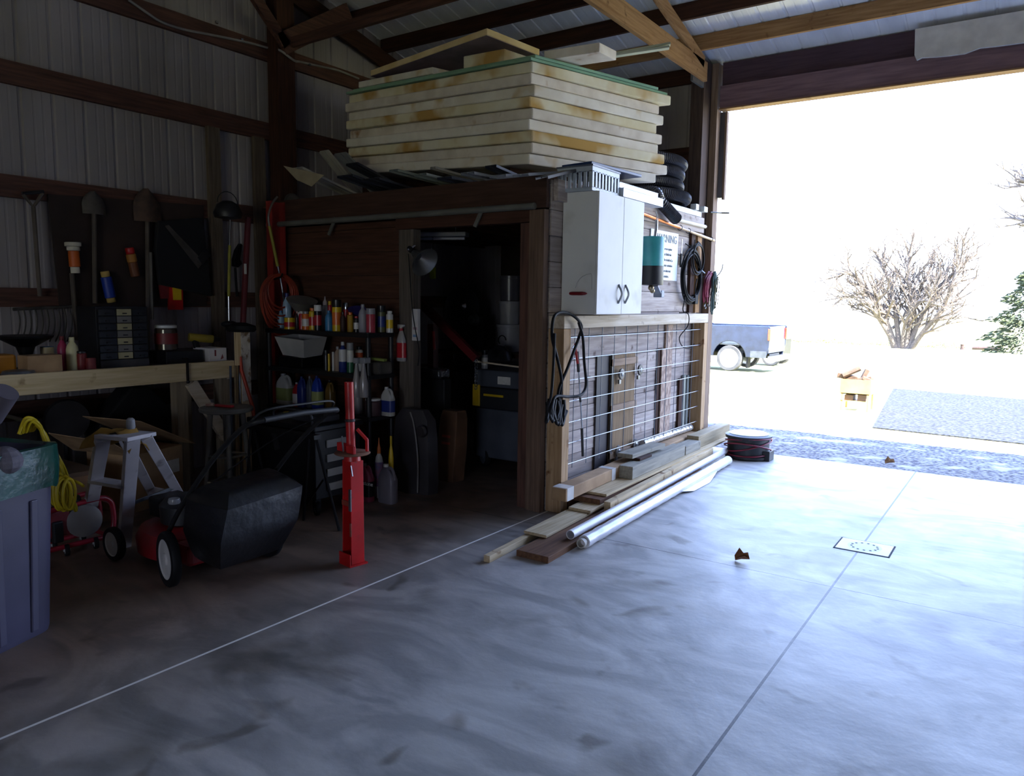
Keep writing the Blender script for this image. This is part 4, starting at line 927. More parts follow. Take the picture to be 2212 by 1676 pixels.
# ------------------------------------------------------------------ hardboard panel, tools on the wall
XWL = -6.148
p0 = at(82, 430, X=XWL); p1 = at(436, 640, X=XWL)
t = thing('tool_board', 'large dark brown hardboard tool panel fixed to the gable wall girts', 'panel', (XWL, 3.3, 1.5))
B().prism([(XWL, 2.76, 2.30), (XWL, 2.80, 1.47), (XWL, 4.05, 1.47), (XWL, 4.05, 2.36)], (0.012, 0, 0)).obj('panel', M('hardboard', '#33241d', '#241913', scale=3, rough=0.8), t)
XT_ = XWL + 0.02
def wallp(x, y, dx=0.0): return at(x, y, X=XT_ + dx)
grym = M('grey_wood', '#5e544b', '#463e37', rough=0.8); dirt = M('rusty_steel', '#5b4639', '#43352c', scale=12, rough=0.7, metal=0.3); mud = M('dull_steel', '#57524c', '#3f3b37', scale=9, rough=0.6, metal=0.3)
# D-handled fork
t = thing('digging_fork', 'D-handled fork hanging handle up at the left edge of the tool panel', 'garden tool', wallp(75, 440))
B().tube([wallp(50, 420, .03), wallp(72, 447, .03), wallp(92, 418, .03)], 0.014, 8).obj('d_handle', grym, t, smooth=True); B().tube([wallp(48, 418, .03), wallp(94, 414, .03)], 0.013, 8).obj('grip', black_pl, t)
B().tube([wallp(72, 447, .03), wallp(86, 640, .03)], 0.016, 8).obj('shaft', grym, t, smooth=True)
# bow rake with tines over the bench
t = thing('leaf_rake', 'wide dark rake head with long curved tines hanging above the bench', 'garden tool', wallp(95, 668))
b = B()
for i in range(10):
    x = 38 + i * 12.5; b.tube(smoothpath([wallp(x, 666, .02), wallp(x + 5, 690, .05), wallp(x + 3, 715, .07), wallp(x - 6, 738, .06)], 4), 0.006, 6)
b.obj('tine', mud, t, smooth=True); B().tube([wallp(28, 668, .02), wallp(165, 662, .02)], 0.012, 8).obj('head_bar', mud, t)
# shovels, blade up
def shovel(px, y0, y1, yb, wpx, name, lab, mt, round_=True):
    t = thing(name, lab, 'shovel', wallp(px, yb)); b = B(); c0 = wallp(px, y0, .03); k = depth(c0) / FPX; hw = wpx * k / 2; H_ = (y1 - y0) * k; n = 9
    rows = 7; o = 0; vs = []
    for j in range(rows + 1):
        v = j / rows; wv = hw * (math.sin(min(1, v * 1.6) * PI / 2) ** 0.6 if round_ else (0.85 + 0.15 * v)) if v > 0 else hw * (0.15 if round_ else 0.85)
        for i in range(n):
            u = -1 + 2 * i / (n - 1); vs.append(Vector((c0.x + 0.035 * (1 - u * u) - 0.03 + 0.02 * v, c0.y + u * wv, c0.z - v * H_)))
    m_ = len(vs); vs2 = [v + Vector((0.004, 0, 0)) for v in vs]; fs = []
    for j in range(rows):
        for i in range(n - 1):
            a = j * n + i; fs.append((a, a + 1, a + n + 1, a + n)); fs.append((m_ + a, m_ + a + n, m_ + a + n + 1, m_ + a + 1))
    rim = [i for i in range(n)] + [j * n + n - 1 for j in range(1, rows + 1)] + [rows * n + i for i in range(n - 2, -1, -1)] + [j * n for j in range(rows - 1, 0, -1)]
    for i in range(len(rim)): a, c = rim[i], rim[(i + 1) % len(rim)]; fs.append((a, c, m_ + c, m_ + a))
    b.add(vs + vs2, fs); b.obj('blade', mt, t, smooth=True)
    B().tube([wallp(px, y1 - 6, .035), wallp(px + 2, yb, .035)], 0.017, 8).obj('shaft', grym, t, smooth=True)
shovel(203, 413, 462, 655, 50, 'round_shovel', 'dull round shovel hanging blade up, left of the brown one', mud)
shovel(318, 407, 478, 760, 62, 'brown_shovel', 'rust-brown shovel hanging blade up in the middle of the tool panel', dirt)
tag(B().tube([wallp(155, 590, .03), wallp(166, 735, .03)], 0.017, 8).obj('bare_shaft', grym, loc=wallp(160, 650)), 'grey wooden tool handle below the orange hanging tube', 'handle')
tag(B().tube([wallp(325, 545, .05), wallp(329, 690, .05)], 0.014, 8).obj('aluminium_tube', M('dull_alu', '#77726a', '#5c5852', rough=0.5, metal=0.5), loc=wallp(322, 600)), 'dull metal tube standing in front of the brown shovel shaft', 'tube')
# hanging packs and cans
def hung_can(name, lab, x0, y0, x1, y1, wpx, mats, fr):
    a = wallp(x0, y0, .04); c = wallp(x1, y1, .04); k = depth(a) / FPX; r = wpx * k / 2
    t = thing(name, lab, 'can', a); f0 = 0
    for (f1, mt, rr, nm) in mats:
        d = (c - a); B().lathe([(r * rr * 0.9, 0), (r * rr, 0.004), (r * rr, d.length * (f1 - f0) - 0.004), (r * rr * 0.9, d.length * (f1 - f0))], a + d * f0, 18, d).obj(nm, mt, t, smooth=True); f0 = f1
    return t
hung_can('caulk_tube', 'orange caulking tube with white top clipped to the tool panel', 157, 523, 163, 590, 26, [(0.14, M('cream', '#cfc8b8'), 1.25, 'clip'), (0.28, M('cream', '#cfc8b8'), 1.0, 'cap'), (0.80, orange, 0.85, 'body'), (1.0, M('cream', '#cfc8b8'), 0.7, 'nozzle')], 0)
hung_can('spray_can', 'blue spray can with gold cap clipped slanting to the tool panel', 226, 586, 241, 653, 22, [(0.18, M('gold', '#b79a50'), 0.8, 'cap'), (0.85, blue, 1.0, 'body'), (1.0, M('gold', '#b79a50'), 0.8, 'rim')], 0)
hung_can('spray_can', 'red and orange spray can clipped slanting between the two shovels', 279, 535, 293, 597, 20, [(0.22, red_pt, 0.9, 'cap'), (0.5, M('brass_y', '#b0752c'), 1.0, 'body'), (1.0, M('dark_or', '#6b3a1c'), 0.95, 'lower_body')], 0)
a = wallp(346, 618, .03); c = wallp(393, 669, .03)
t = thing('red_pack', 'red and yellow blister pack hanging at the foot of the tool panel', 'package', a)
B().prism([wallp(363, 620, .03), wallp(392, 618, .03), wallp(393, 669, .03), wallp(362, 669, .03)], (0.02, 0, 0)).obj('card', red_pt, t); B().prism([wallp(372, 618, .051), wallp(390, 618, .051), wallp(391, 648, .051), wallp(374, 648, .051)], (0.01, 0, 0)).obj('yellow_print', yellow, t); B().prism([wallp(342, 616, .03), wallp(362, 616, .03), wallp(362, 645, .03), wallp(346, 645, .03)], (0.02, 0, 0)).obj('tag', dred, t)
# black triangular hanging tarp and grey saw
t = thing('black_bag', 'black cloth bag hanging slanted at the right end of the tool panel', 'bag', wallp(390, 480))
B().prism([wallp(335, 478, .02), wallp(432, 470, .02), wallp(436, 500, .02), wallp(452, 640, .02), wallp(340, 615, .02), wallp(330, 540, .02)], (0.05, 0, 0)).obj('cloth', M('black_cloth', '#141315', '#0d0c0e', rough=0.9), t, bevel=0.01)
t = thing('hand_saw', 'grey hand saw hanging point up across the black bag', 'saw', wallp(400, 540))
B().prism([wallp(356, 488, .08), wallp(364, 486, .08), wallp(440, 565, .08), wallp(428, 580, .08)], (0.004, 0, 0)).obj('blade', mud, t); B().prism([wallp(426, 556, .078), wallp(443, 535, .078), wallp(453, 552, .078), wallp(436, 572, .078)], (0.02, 0, 0)).obj('handle', black_pl, t, bevel=0.004)
# ------------------------------------------------------------------ things on the bench (X about -5.6 .. -6.0)
XO = -5.62
t = thing('dished_stand', 'black dished pan on a stand at the left end of the bench', 'tool', at(58, 800, X=XO))
q = at(58, 800, X=-5.75); q = Vector((q.x, q.y, ZB)); t.location = q
B().lathe([(0.07, 0), (0.075, 0.02), (0.04, 0.04), (0.035, 0.10), (0.06, 0.17)], q, 18).obj('stand', black_mt, t, smooth=True); B().lathe([(0.06, 0.17), (0.17, 0.235), (0.175, 0.25), (0.10, 0.24)], q, 24).obj('pan', black_mt, t, smooth=True)
container('tin', 'paint_tin', 'blue and cream tin standing behind the small cardboard box', 'tin', 102, 758, 26, 22, X=-5.8, body=tanp, cap=M('blue_cap', '#2f6fa5', '#245a88'), zb=None).location.z = 1.11
tag(B().box((-5.86, at(102, 760, X=-5.8).y - 0.06, ZB), (-5.72, at(102, 760, X=-5.8).y + 0.06, 1.108)).obj('wood_block', darkY, loc=(-5.8, 2.6, ZB)), 'dark block under the blue-capped tin on the bench', 'block')
q = at(98, 800, X=-5.50)
tag(B().box((-5.62, q.y - 0.12, ZB), (-5.47, q.y + 0.10, ZB + 0.125)).obj('cardboard_box', cardb, loc=(-5.55, q.y, ZB), bevel=0.004), 'small plain cardboard box near the left end of the bench', 'box')
container('bottle', 'pink_bottle', 'pink bottle beside the cream one on the bench', 'bottle', 137, 798, 20, 72, X=-5.66, body=M('pink', '#b3345c', '#8c2446', rough=0.4), cap=dred, zb=ZB)
container('bottle', 'cream_bottle', 'cream bottle with wide shoulders standing between pink bottle and red cans', 'bottle', 158, 796, 24, 68, X=-5.58, body=M('cream_pl', '#d2cb9f', '#b9b187', rough=0.4), cap=M('cream_pl', '#d2cb9f'), zb=ZB)
container('jar', 'red_jar', 'dark red jar with a black lid beside the cream bottle', 'jar', 178, 798, 20, 40, X=-5.54, body=dred, cap=black_pl, zb=ZB)
container('tin', 'red_tin', 'low dull red tin at the left foot of the parts organizer', 'tin', 197, 797, 20, 24, X=-5.50, body=M('dull_red', '#7d2a2c', '#5d1c1e'), cap=dred, zb=ZB)
q = at(8, 775, X=-5.7)
tag(B().box((-5.78, q.y - 0.10, ZB), (-5.62, q.y + 0.05, ZB + 0.13)).obj('yellow_tool_case', M('ochre', '#c0832a', '#9c651b'), loc=(-5.7, q.y, ZB), bevel=0.02), 'orange-yellow tool case cut by the left picture edge on the bench', 'case')
tag(B().lathe([(0.09, 0), (0.10, 0.01), (0.09, 0.03), (0.05, 0.035)], (-5.50, at(40, 805, X=-5.5).y, ZB), 20).obj('metal_dish', steel, loc=(-5.5, at(40, 805, X=-5.5).y, ZB), smooth=True), 'shallow metal dish at the front left of the bench', 'dish')
# small parts organizer: three columns of drawers
oy0, oy1 = at(212, 790, X=-5.62).y, at(322, 780, X=-5.62).y
t = thing('parts_organizer', 'black small-parts organizer with clear drawers standing on the bench', 'organizer', (-5.75, (oy0 + oy1) / 2, ZB))
oz1 = at(265, 662, X=-5.62).z
B().box((-5.90, oy0, ZB), (-5.62, oy1, oz1)).obj('case', black_pl, t, bevel=0.003)
B().box((-5.62, oy0 + 0.01, ZB), (-5.60, oy1 - 0.01, ZB + 0.055)).obj('base_lip', M('grey_base', '#4a4a50', '#38383d'), t)
nd = 7; cols = [(oy0 + 0.012, oy0 + 0.36 * (oy1 - oy0)), (oy0 + 0.38 * (oy1 - oy0), oy0 + 0.66 * (oy1 - oy0)), (oy0 + 0.68 * (oy1 - oy0), oy1 - 0.012)]
dm = M('drawer_smoke', '#26282c', '#1b1d20', rough=0.25); mid = [M('drawer_cream', '#b9b08a', '#9c9470', rough=0.5), M('drawer_grey', '#807c78', '#676460', rough=0.4)]
for c_, (ya, yb) in enumerate(cols):
    for k in range(nd):
        z0 = ZB + 0.062 + k * (oz1 - ZB - 0.075) / nd; z1 = z0 + (oz1 - ZB - 0.075) / nd - 0.006
        d_ = B().box((-5.6195, ya, z0), (-5.603, yb, z1)).obj('drawer', mid[k % 2] if c_ == 1 else dm, t, bevel=0.002)
        B().box((-5.603, (ya + yb) / 2 - 0.014, z0 + 0.012), (-5.592, (ya + yb) / 2 + 0.014, z0 + 0.02)).obj('pull', black_pl, d_)
t = container('jar', 'snack_jar', 'big clear jar with red label and white lid on the black case', 'jar', 360, 760, 46, 54, X=-5.70, body=M('jar_clear', '#4a3d33', '#382e26', rough=0.15, spec=0.8), cap=white_pl, lbl=dred, lz=(0.25, 0.68)); t.location.z = 1.125
qq = t.location
tag(B().box((-5.82, qq.y - 0.10, ZB), (-5.54, qq.y + 0.22, 1.124)).obj('black_case', black_pl, loc=(-5.7, qq.y, ZB), bevel=0.006), 'flat black tool case lying on the bench under the big jar', 'case')
t = thing('cordless_drill', 'black and yellow cordless drill lying right of the big jar', 'drill', (-5.7, qq.y + 0.30, ZB))
y_ = qq.y + 0.33
B().tube([(-5.72, y_ - 0.12, ZB + 0.20), (-5.66, y_ + 0.06, ZB + 0.18)], 0.034, 14).obj('motor', M('drill_yellow', '#8f7a1c', '#6e5d12'), t, smooth=True); B().tube([(-5.66, y_ + 0.06, ZB + 0.18), (-5.65, y_ + 0.12, ZB + 0.175)], [0.026, 0.016], 12).obj('chuck', black_pl, t, smooth=True)
B().bar((-5.70, y_ - 0.08, ZB + 0.18), (-5.70, y_ - 0.05, ZB + 0.06), 0.036, 0.045, (0, 1, 0)).obj('grip', black_pl, t, bevel=0.006); B().box((-5.74, y_ - 0.10, ZB), (-5.64, y_ + 0.03, ZB + 0.062)).obj('battery', black_pl, t, bevel=0.008)
q0, q1 = at(452, 778, X=-5.50), at(490, 776, X=-5.50)
t = thing('white_carton', 'white carton with red marks at the right end of the bench', 'box', (-5.6, (q0.y + q1.y) / 2, ZB))
B().box((-5.72, q0.y, ZB), (-5.50, q1.y, ZB + 0.115)).obj('carton', M('carton_white', '#ddd8d6', '#c8c3c1', rough=0.6), t, bevel=0.003)
rk = M('red_ink', '#8c4a4c', '#6f3436'); B().box((-5.4995, q0.y + 0.05, ZB + 0.05), (-5.4985, q0.y + 0.065, ZB + 0.10)).obj('red_mark', rk, t); B().prism([(-5.4995, q1.y - 0.06, ZB + 0.02), (-5.4995, q1.y - 0.03, ZB + 0.03), (-5.4995, q1.y - 0.04, ZB + 0.065)], (0.001, 0, 0)).obj('red_mark', rk, t)
q = at(422, 770, X=-5.8)
tag(B().box((-5.90, q.y - 0.12, ZB), (-5.66, q.y + 0.22, ZB + 0.10)).obj('dark_toolbox', M('dark_grey', '#28272b', '#1c1b1f'), loc=(-5.8, q.y, ZB), bevel=0.01), 'dark grey tool box lying behind the drill and the white carton', 'box')
# ------------------------------------------------------------------ poles in the corner
def pole(name, lab, segs, cat='garden tool', X=-5.9):
    t = thing(name, lab, cat, at(*segs[0][0][0], X=X))
    for pts, r, mt, nm in segs:
        B().tube(smoothpath([at(a, b_, X=X + (0.0)) for a, b_ in pts], 5) if len(pts) > 2 else [at(a, b_, X=X) for a, b_ in pts], r, 9).obj(nm, mt, t, smooth=True)
    return t
XP = -5.78
t = pole('string_trimmer', 'upright string trimmer with yellow and steel pole hanging by the stud', [([(497, 475), (496, 530)], 0.010, chrome, 'upper_pole'), ([(496, 530), (494, 640)], 0.013, M('trimmer_yellow', '#8a8420', '#6b6616'), 'sleeve'), ([(494, 640), (495, 698)], 0.011, chrome, 'lower_pole')], X=XP)
h_ = at(492, 455, X=XP); B().lathe([(0.05, 0), (0.11, 0.01), (0.12, 0.05), (0.09, 0.12), (0.04, 0.15)], h_ + Vector((0, 0, -0.07)), 18).obj('trimmer_head', black_pl, t, smooth=True)
B().tube(arc(h_ + Vector((0, 0, 0.06)), 0.10, 0, PI, 10, (0, 1, 0), (0, 0, 1)), 0.004, 6).obj('line', black_pl, t); B().ball(at(495, 700, X=XP), 0.05, sc=(1, 1.6, 0.6)).obj('engine_end', black_pl, t, smooth=True)
t = thing('hanging_pruner', 'black pruning tool hanging between the trimmer and the red pole', 'tool', at(512, 560, X=-6.12))
g = lambda x, y: at(x, y, X=-6.14)
B().prism([g(505, 540), g(514, 526), g(517, 530), g(512, 560), g(516, 570), g(508, 578), g(500, 575), g(500, 560)], (0.05, 0, 0)).obj('head', black_mt, t, bevel=0.004); B().tube([g(508, 578), g(512, 640)], 0.012, 8).obj('pole', black_mt, t)
pole('red_pole', 'tall dark red pole leaning in the corner beside the trimmer', [([(536, 470), (524, 720)], 0.026, M('maroon', '#5c1a20', '#451318'), 'pole'), ([(524, 720), (531, 1012)], 0.022, black_mt, 'lower_end')], 'pole', X=-5.80)
tag(B().box((-5.775, at(529, 577, X=-5.775).y - 0.01, at(529, 577, X=-5.775).z - 0.06), (-5.765, at(529, 577, X=-5.775).y + 0.01, at(529, 577, X=-5.775).z + 0.03)).obj('white_tag', white_pl, loc=(-5.77, 4.2, 1.9)), 'small white tag on the dark red pole', 'tag')
XR2 = -5.74; ra, rb = at(570, 400, X=XR2), at(600, 400, X=XR2)
t = thing('red_steel_channel', 'tall red steel channel standing against the corner of the workshop', 'channel', (XR2, ra.y, 0))
b = B(); b.box((XR2 - 0.06, 4.46, 0), (XR2 - 0.05, 4.60, 2.42)); b.box((XR2 - 0.06, 4.455, 0), (XR2 + 0.02, 4.465, 2.42)); b.box((XR2 - 0.06, 4.595, 0), (XR2 + 0.02, 4.605, 2.42)); b.obj('channel', M('dull_red_paint', '#8f2a22', '#6e1f1a', rough=0.5), t)
t = pole('pole_pruner', 'yellow and steel pole with curved top leaning in front of the red channel', [([(599, 425), (588, 440), (580, 465), (582, 490)], 0.010, M('dull_alu', '#77726a'), 'curved_end'), ([(582, 488), (600, 575)], 0.014, M('trimmer_yellow', '#8a8420'), 'sleeve'), ([(600, 575), (608, 615), (618, 680)], 0.010, chrome, 'lower_pole')], X=-5.55)
# orange hose coil hanging in front of it
c = at(603, 628, X=-5.50); pts = []
for i in range(11 * 26):
    a = 2 * PI * i / 26; k = i / 26; r_ = 0.125 + 0.007 * k
    pts.append(c + Vector((0.02 * math.sin(k * 2), (r_) * math.cos(a), (r_ * 1.05 + (0.12 if math.sin(a) < 0 else 0) * (k / 11)) * math.sin(a) - 0.006 * k)))
t = thing('orange_hose', 'coiled orange-red air hose hanging at the left end of the black shelves', 'hose', c)
B().tube(pts, 0.0085, 7).obj('coil', M('hose_orange', '#9a3a22', '#7a2c19', rough=0.5), t, smooth=True)
B().tube([c + Vector((-0.06, 0, 0.10)), c + Vector((0.03, 0, 0.12)), c + Vector((0.05, 0, 0.15))], 0.008, 8).obj('hook', black_mt, t)
# ------------------------------------------------------------------ under the bench
t = thing('cardboard_carton', 'large open cardboard carton with white label under the bench', 'box', (-5.4, 3.0, 0))
R_ = RZ(0.25); cc = Vector((-5.49, 3.0, 0))
B().box((-5.70, 2.74, 0.0), (-5.27, 3.22, 0.42), R_, cc).obj('carton', cardb, t, bevel=0.004)
bb = B().prism([cc + R_ @ Vector(p) for p in ((-0.30, -0.29, 0.425), (0.30, -0.29, 0.425), (0.32, -0.50, 0.56), (-0.30, -0.48, 0.58))], (0, 0, 0.006)); bb.obj('flap', cardb, t)
B().prism([cc + R_ @ Vector(p) for p in ((-0.30, 0.27, 0.425), (0.30, 0.27, 0.425), (0.26, -0.20, 0.66), (-0.30, -0.2, 0.66))], (0, 0, 0.006)).obj('lid', cardb, t)
B().box((-5.269, 3.02, 0.22), (-5.266, 3.18, 0.32), R_, cc).obj('paper_label', wht, t)
t = thing('brown_carton', 'low brown carton beneath the step ladder under the bench', 'box', (-5.3, 2.0, 0))
B().box((-5.7, 2.0, 0), (-5.12, 2.52, 0.36)).obj('carton', M('cardboard_brown', '#7d5a3d', '#5f442e', rough=0.85), t, bevel=0.005); B().box((-5.71, 1.99, 0.361), (-5.11, 2.53, 0.39)).obj('lid', M('cardboard_brown2', '#5f4735', '#4a3728', rough=0.85), t)
t = thing('black_round_fan', 'dark round fan standing under the bench behind the cartons', 'fan', (-5.85, 2.3, 0.5))
c = at(140, 905, X=-6.0); B().lathe([(0.02, 0), (0.15, 0.01), (0.16, 0.05), (0.15, 0.09), (0.04, 0.10)], c, 24, (1, -0.2, 0)).obj('guard', M('dull_black', '#2a2628', '#1e1a1c', rough=0.7), t, smooth=True)
B().tube([c, Vector((c.x, c.y, 0.02))], 0.02, 8).obj('stem', black_pl, t); B().lathe([(0.13, 0), (0.13, 0.02), (0.03, 0.03)], (c.x, c.y, 0.0), 20).obj('base', black_pl, t, smooth=True)
t = thing('black_tarp', 'black plastic sheet heaped under the right part of the bench', 'sheet', (-5.8, 3.3, 0))
B().prism([(-6.10, 2.92, 0), (-6.10, 3.66, 0), (-6.10, 3.66, 0.45), (-6.10, 3.35, 0.82), (-6.10, 3.20, 0.84), (-6.10, 2.92, 0.55)], (0.22, 0, 0)).obj('sheet', M('black_sheet', '#131214', '#0b0a0c', rough=0.6), t, bevel=0.02)
q = at(60, 895, X=-5.3)
t = thing('green_yellow_case', 'low green and ochre crate on the lower bench shelf behind the yellow cord', 'crate', (-5.4, 1.8, 0.3))
B().box((-5.80, 1.45, 0.321), (-5.48, 1.94, 0.70)).obj('crate', M('olive', '#5b5a30', '#434324'), t, bevel=0.01); B().box((-5.81, 1.44, 0.70), (-5.47, 1.95, 0.76)).obj('lid', M('ochre2', '#8b6a2a', '#6e521f'), t, bevel=0.01)
# ------------------------------------------------------------------ black shelving unit against the workshop front
SX0, SX1, SY0, SY1 = -5.52, -4.26, 4.20, 4.50
t = thing('shelving_unit', 'black plastic shelving unit full of cans and jugs left of the doorway', 'shelf', (-4.87, 4.4, 0))
SZ = [0.20, 0.62, 0.955, 1.285]
for z in SZ: B().box((SX0, SY0, z - 0.035), (SX1, SY1, z)).obj('shelf_board', black_pl, t, bevel=0.004)
for x in (SX0, SX1 - 0.045):
    for y in (SY0, SY1 - 0.045):
        B().tube([(x + 0.022, y + 0.022, 0), (x + 0.022, y + 0.022, 1.29)], 0.021, 10).obj('post', black_pl, t, smooth=True)
CG = 'cans and bottles on the top shelf'
red_c = M('can_red', '#b3222c', '#8c161f', rough=0.3); yel_c = M('can_yellow', '#d9b51c', '#b8950f', rough=0.3); org_c = M('can_orange', '#d9702a', '#b8551a', rough=0.3)
blu_c = M('can_blue', '#3a7fb0', '#2a648f', rough=0.35); whc = M('can_white', '#cfcdc8', '#b8b6b1', rough=0.35); blkc = M('can_black', '#141416', '#0d0d0f', rough=0.3); grc = M('can_grey', '#8f8f92', '#77777a', rough=0.35)
grn = M('can_green', '#2f6a48', '#22513a', rough=0.35); nav = M('can_navy', '#27367c', '#1c2860', rough=0.35); olv = M('can_olive', '#5a5a34', '#454528', rough=0.35); vio = M('can_violet', '#33307c', '#25235c', rough=0.4)
top = [ # kind, px, width, height, Y, body, cap, label, name, label text
    ('bottle', 607, 14, 38, 4.36, M('pale_blue', '#8fb2c4', '#7698ab', rough=0.3), blu_c, None, 'blue_bottle', 'small pale blue bottle at the left end of the top shelf', 'bottle'),
    ('bottle', 621, 19, 76, 4.42, M('clear_blue', '#9db7cc', '#86a0b6', rough=0.2), nav, None, 'trigger_bottle', 'tall pale blue bottle with dark blue cap behind the yellow tin', 'bottle'),
    ('tin', 626, 23, 24, 4.27, yel_c, blkc, red_c, 'yellow_tin', 'low yellow tin with dark red lettering band at the shelf edge', 'tin'),
    ('bottle', 642, 7, 38, 4.27, blkc, M('pink_cap', '#caa39a', '#b48d84'), None, 'black_tube', 'slim black tube with pink cap beside the yellow tin', 'tube'),
    ('capcan', 650, 15, 52, 4.40, whc, grc, None, 'white_spray_can', 'white spray can standing behind the slim black tube', 'can'),
    ('can', 652, 12, 38, 4.30, red_c, whc, None, 'red_spray_can', 'small dark red can beside the orange and white can', 'can'),
    ('can', 661, 16, 38, 4.28, org_c, grc, whc, 'orange_spray_can', 'orange can with white label band left of the yellow-orange can', 'can'),
    ('can', 676, 16, 46, 4.30, yel_c, org_c, red_c, 'yellow_spray_can', 'yellow can with red and orange top left of the white-capped can', 'can'),
    ('capcan', 687, 16, 53, 4.28, blkc, white_pl, red_c, 'white_cap_can', 'black can with big white cap and red foot', 'can'),
    ('nozzle', 703, 22, 72, 4.42, grc, M('clear_tip', '#b5a9a5', '#9c918d'), None, 'glue_bottle', 'grey squeeze bottle with pointed tip behind the blue bottle', 'bottle'),
    ('bottle', 711, 17, 42, 4.29, blu_c, blu_c, None, 'small_blue_bottle', 'stout blue bottle before the yellow lubricant can', 'bottle'),
    ('can', 713, 9, 62, 4.38, red_c, yel_c, blu_c, 'red_nozzle_can', 'slim can with red and yellow top behind the stout blue bottle', 'can'),
    ('capcan', 728, 20, 66, 4.29, yel_c, blkc, org_c, 'lubricant_can', 'tall yellow can with black cap and dark lettering', 'can'),
    ('bottle', 741, 12, 40, 4.28, M('dark_brown', '#3a1f18', '#291510'), blkc, None, 'brown_bottle', 'dark brown bottle right of the tall yellow can', 'bottle'),
    ('capcan', 748, 13, 60, 4.38, red_c, chrome, None, 'chrome_top_can', 'red can with shiny silver top behind the dark brown bottle', 'can'),
    ('can', 757, 13, 40, 4.28, M('ochre_c', '#a88016', '#8a680f'), org_c, None, 'ochre_can', 'ochre can with orange edge beneath the blue funnel', 'can'),
    ('can', 770, 12, 32, 4.28, blkc, red_c, whc, 'striped_can', 'short black can with white and pink stripes under the blue funnel', 'can'),
    ('bottle', 784, 18, 58, 4.30, M('grey_jug', '#9c9aa0', '#85838a', rough=0.5), M('grey_jug', '#9c9aa0'), None, 'grey_bottle', 'plain grey plastic bottle left of the red can', 'bottle'),
    ('capcan', 801, 20, 50, 4.29, M('rose_can', '#b03a48', '#8f2a37', rough=0.3), grc, None, 'rose_can', 'broad red spray can right of the plain grey bottle', 'can'),
    ('capcan', 824, 19, 57, 4.42, olv, blkc, nav, 'olive_can', 'olive can with tall black cap near the right end', 'can'),
    ('can', 842, 15, 46, 4.43, whc, whc, yel_c, 'pale_can', 'white and yellow can last on the right of the top shelf', 'can'),
]
for kd, px, wp, hp_, Y_, bd, cp, lb, nm, lab, ct in top:
    py = 708 + (px - 585) * 0.0376
    container(kd, nm, lab, ct, px, py, wp, hp_, Y=Y_, body=bd, cap=cp, lbl=lb, grp=CG, zb=SZ[3] + 0.001)
# funnel of pale grey plastic and the blue scoop
f0 = at(650, 650, Y=4.50)
t = thing('large_funnel', 'large dusty grey funnel lying behind the cans on the top shelf', 'funnel', (f0.x, 4.47, SZ[3] + 0.001))
zf = SZ[3] + 0.001
b = B(); pf = [(0.012, 0.0), (0.016, 0.10), (0.13, 0.24), (0.135, 0.25)]; b.lathe([(r, h) for r, h in pf] , (f0.x + 0.05, 4.44, zf + 0.012), 26, (0.30, -0.12, 1.0))
b.obj('cone', M('dusty_grey', '#6e6a62', '#56534c', rough=0.7), t, smooth=True)
f1 = at(772, 672, Y=4.40)
t = thing('blue_funnel', 'dark blue funnel resting on the short cans of the top shelf', 'funnel', f1)
B().lathe([(0.012, 0), (0.014, 0.04), (0.07, 0.085), (0.075, 0.10)], f1 + Vector((0.0, 0, -0.075)), 22, (0.25, -0.3, 1)).obj('cone', vio, t, smooth=True)
# ---- second shelf
z2 = SZ[2] + 0.001
t = thing('white_tub', 'white open plastic tub lying tilted on the second shelf', 'tub', (-5.25, 4.4, z2 + 0.08))
q = at(645, 760, Y=4.36); R_ = RY(0.05) @ RX(0.08)
tb = B(); cx_, cz_ = q.x, 1.142
lo_ = [(-0.13, -0.10, -0.085), (0.15, -0.10, -0.085), (0.15, 0.10, -0.085), (-0.13, 0.10, -0.085)]; hi_ = [(-0.19, -0.13, 0.075), (0.19, -0.13, 0.075), (0.19, 0.13, 0.075), (-0.19, 0.13, 0.075)]
inn = [(x * 0.95, y * 0.95, z) for x, y, z in hi_]; inl = [(x * 0.95, y * 0.95, z + 0.006) for x, y, z in lo_]
vs = [Vector((cx_, 4.39, cz_)) + R_ @ Vector(p) for p in lo_ + hi_ + inn + inl]
tb.add(vs, [(0, 3, 2, 1)] + [(i, (i + 1) % 4, 4 + (i + 1) % 4, 4 + i) for i in range(4)] + [(4 + i, 4 + (i + 1) % 4, 8 + (i + 1) % 4, 8 + i) for i in range(4)] + [(8 + i, 8 + (i + 1) % 4, 12 + (i + 1) % 4, 12 + i) for i in range(4)] + [(12, 13, 14, 15)])
tb.obj('tub', M('tub_white', '#b9b7b2', '#a3a19c', rough=0.5), t)
tag(B().box((cx_ - 0.17, 4.28, z2), (cx_ + 0.14, 4.50, z2 + 0.088)).obj('dark_battery', blkc, loc=(cx_, 4.4, z2), bevel=0.006), 'black battery-shaped case under the white tub on the second shelf', 'case')
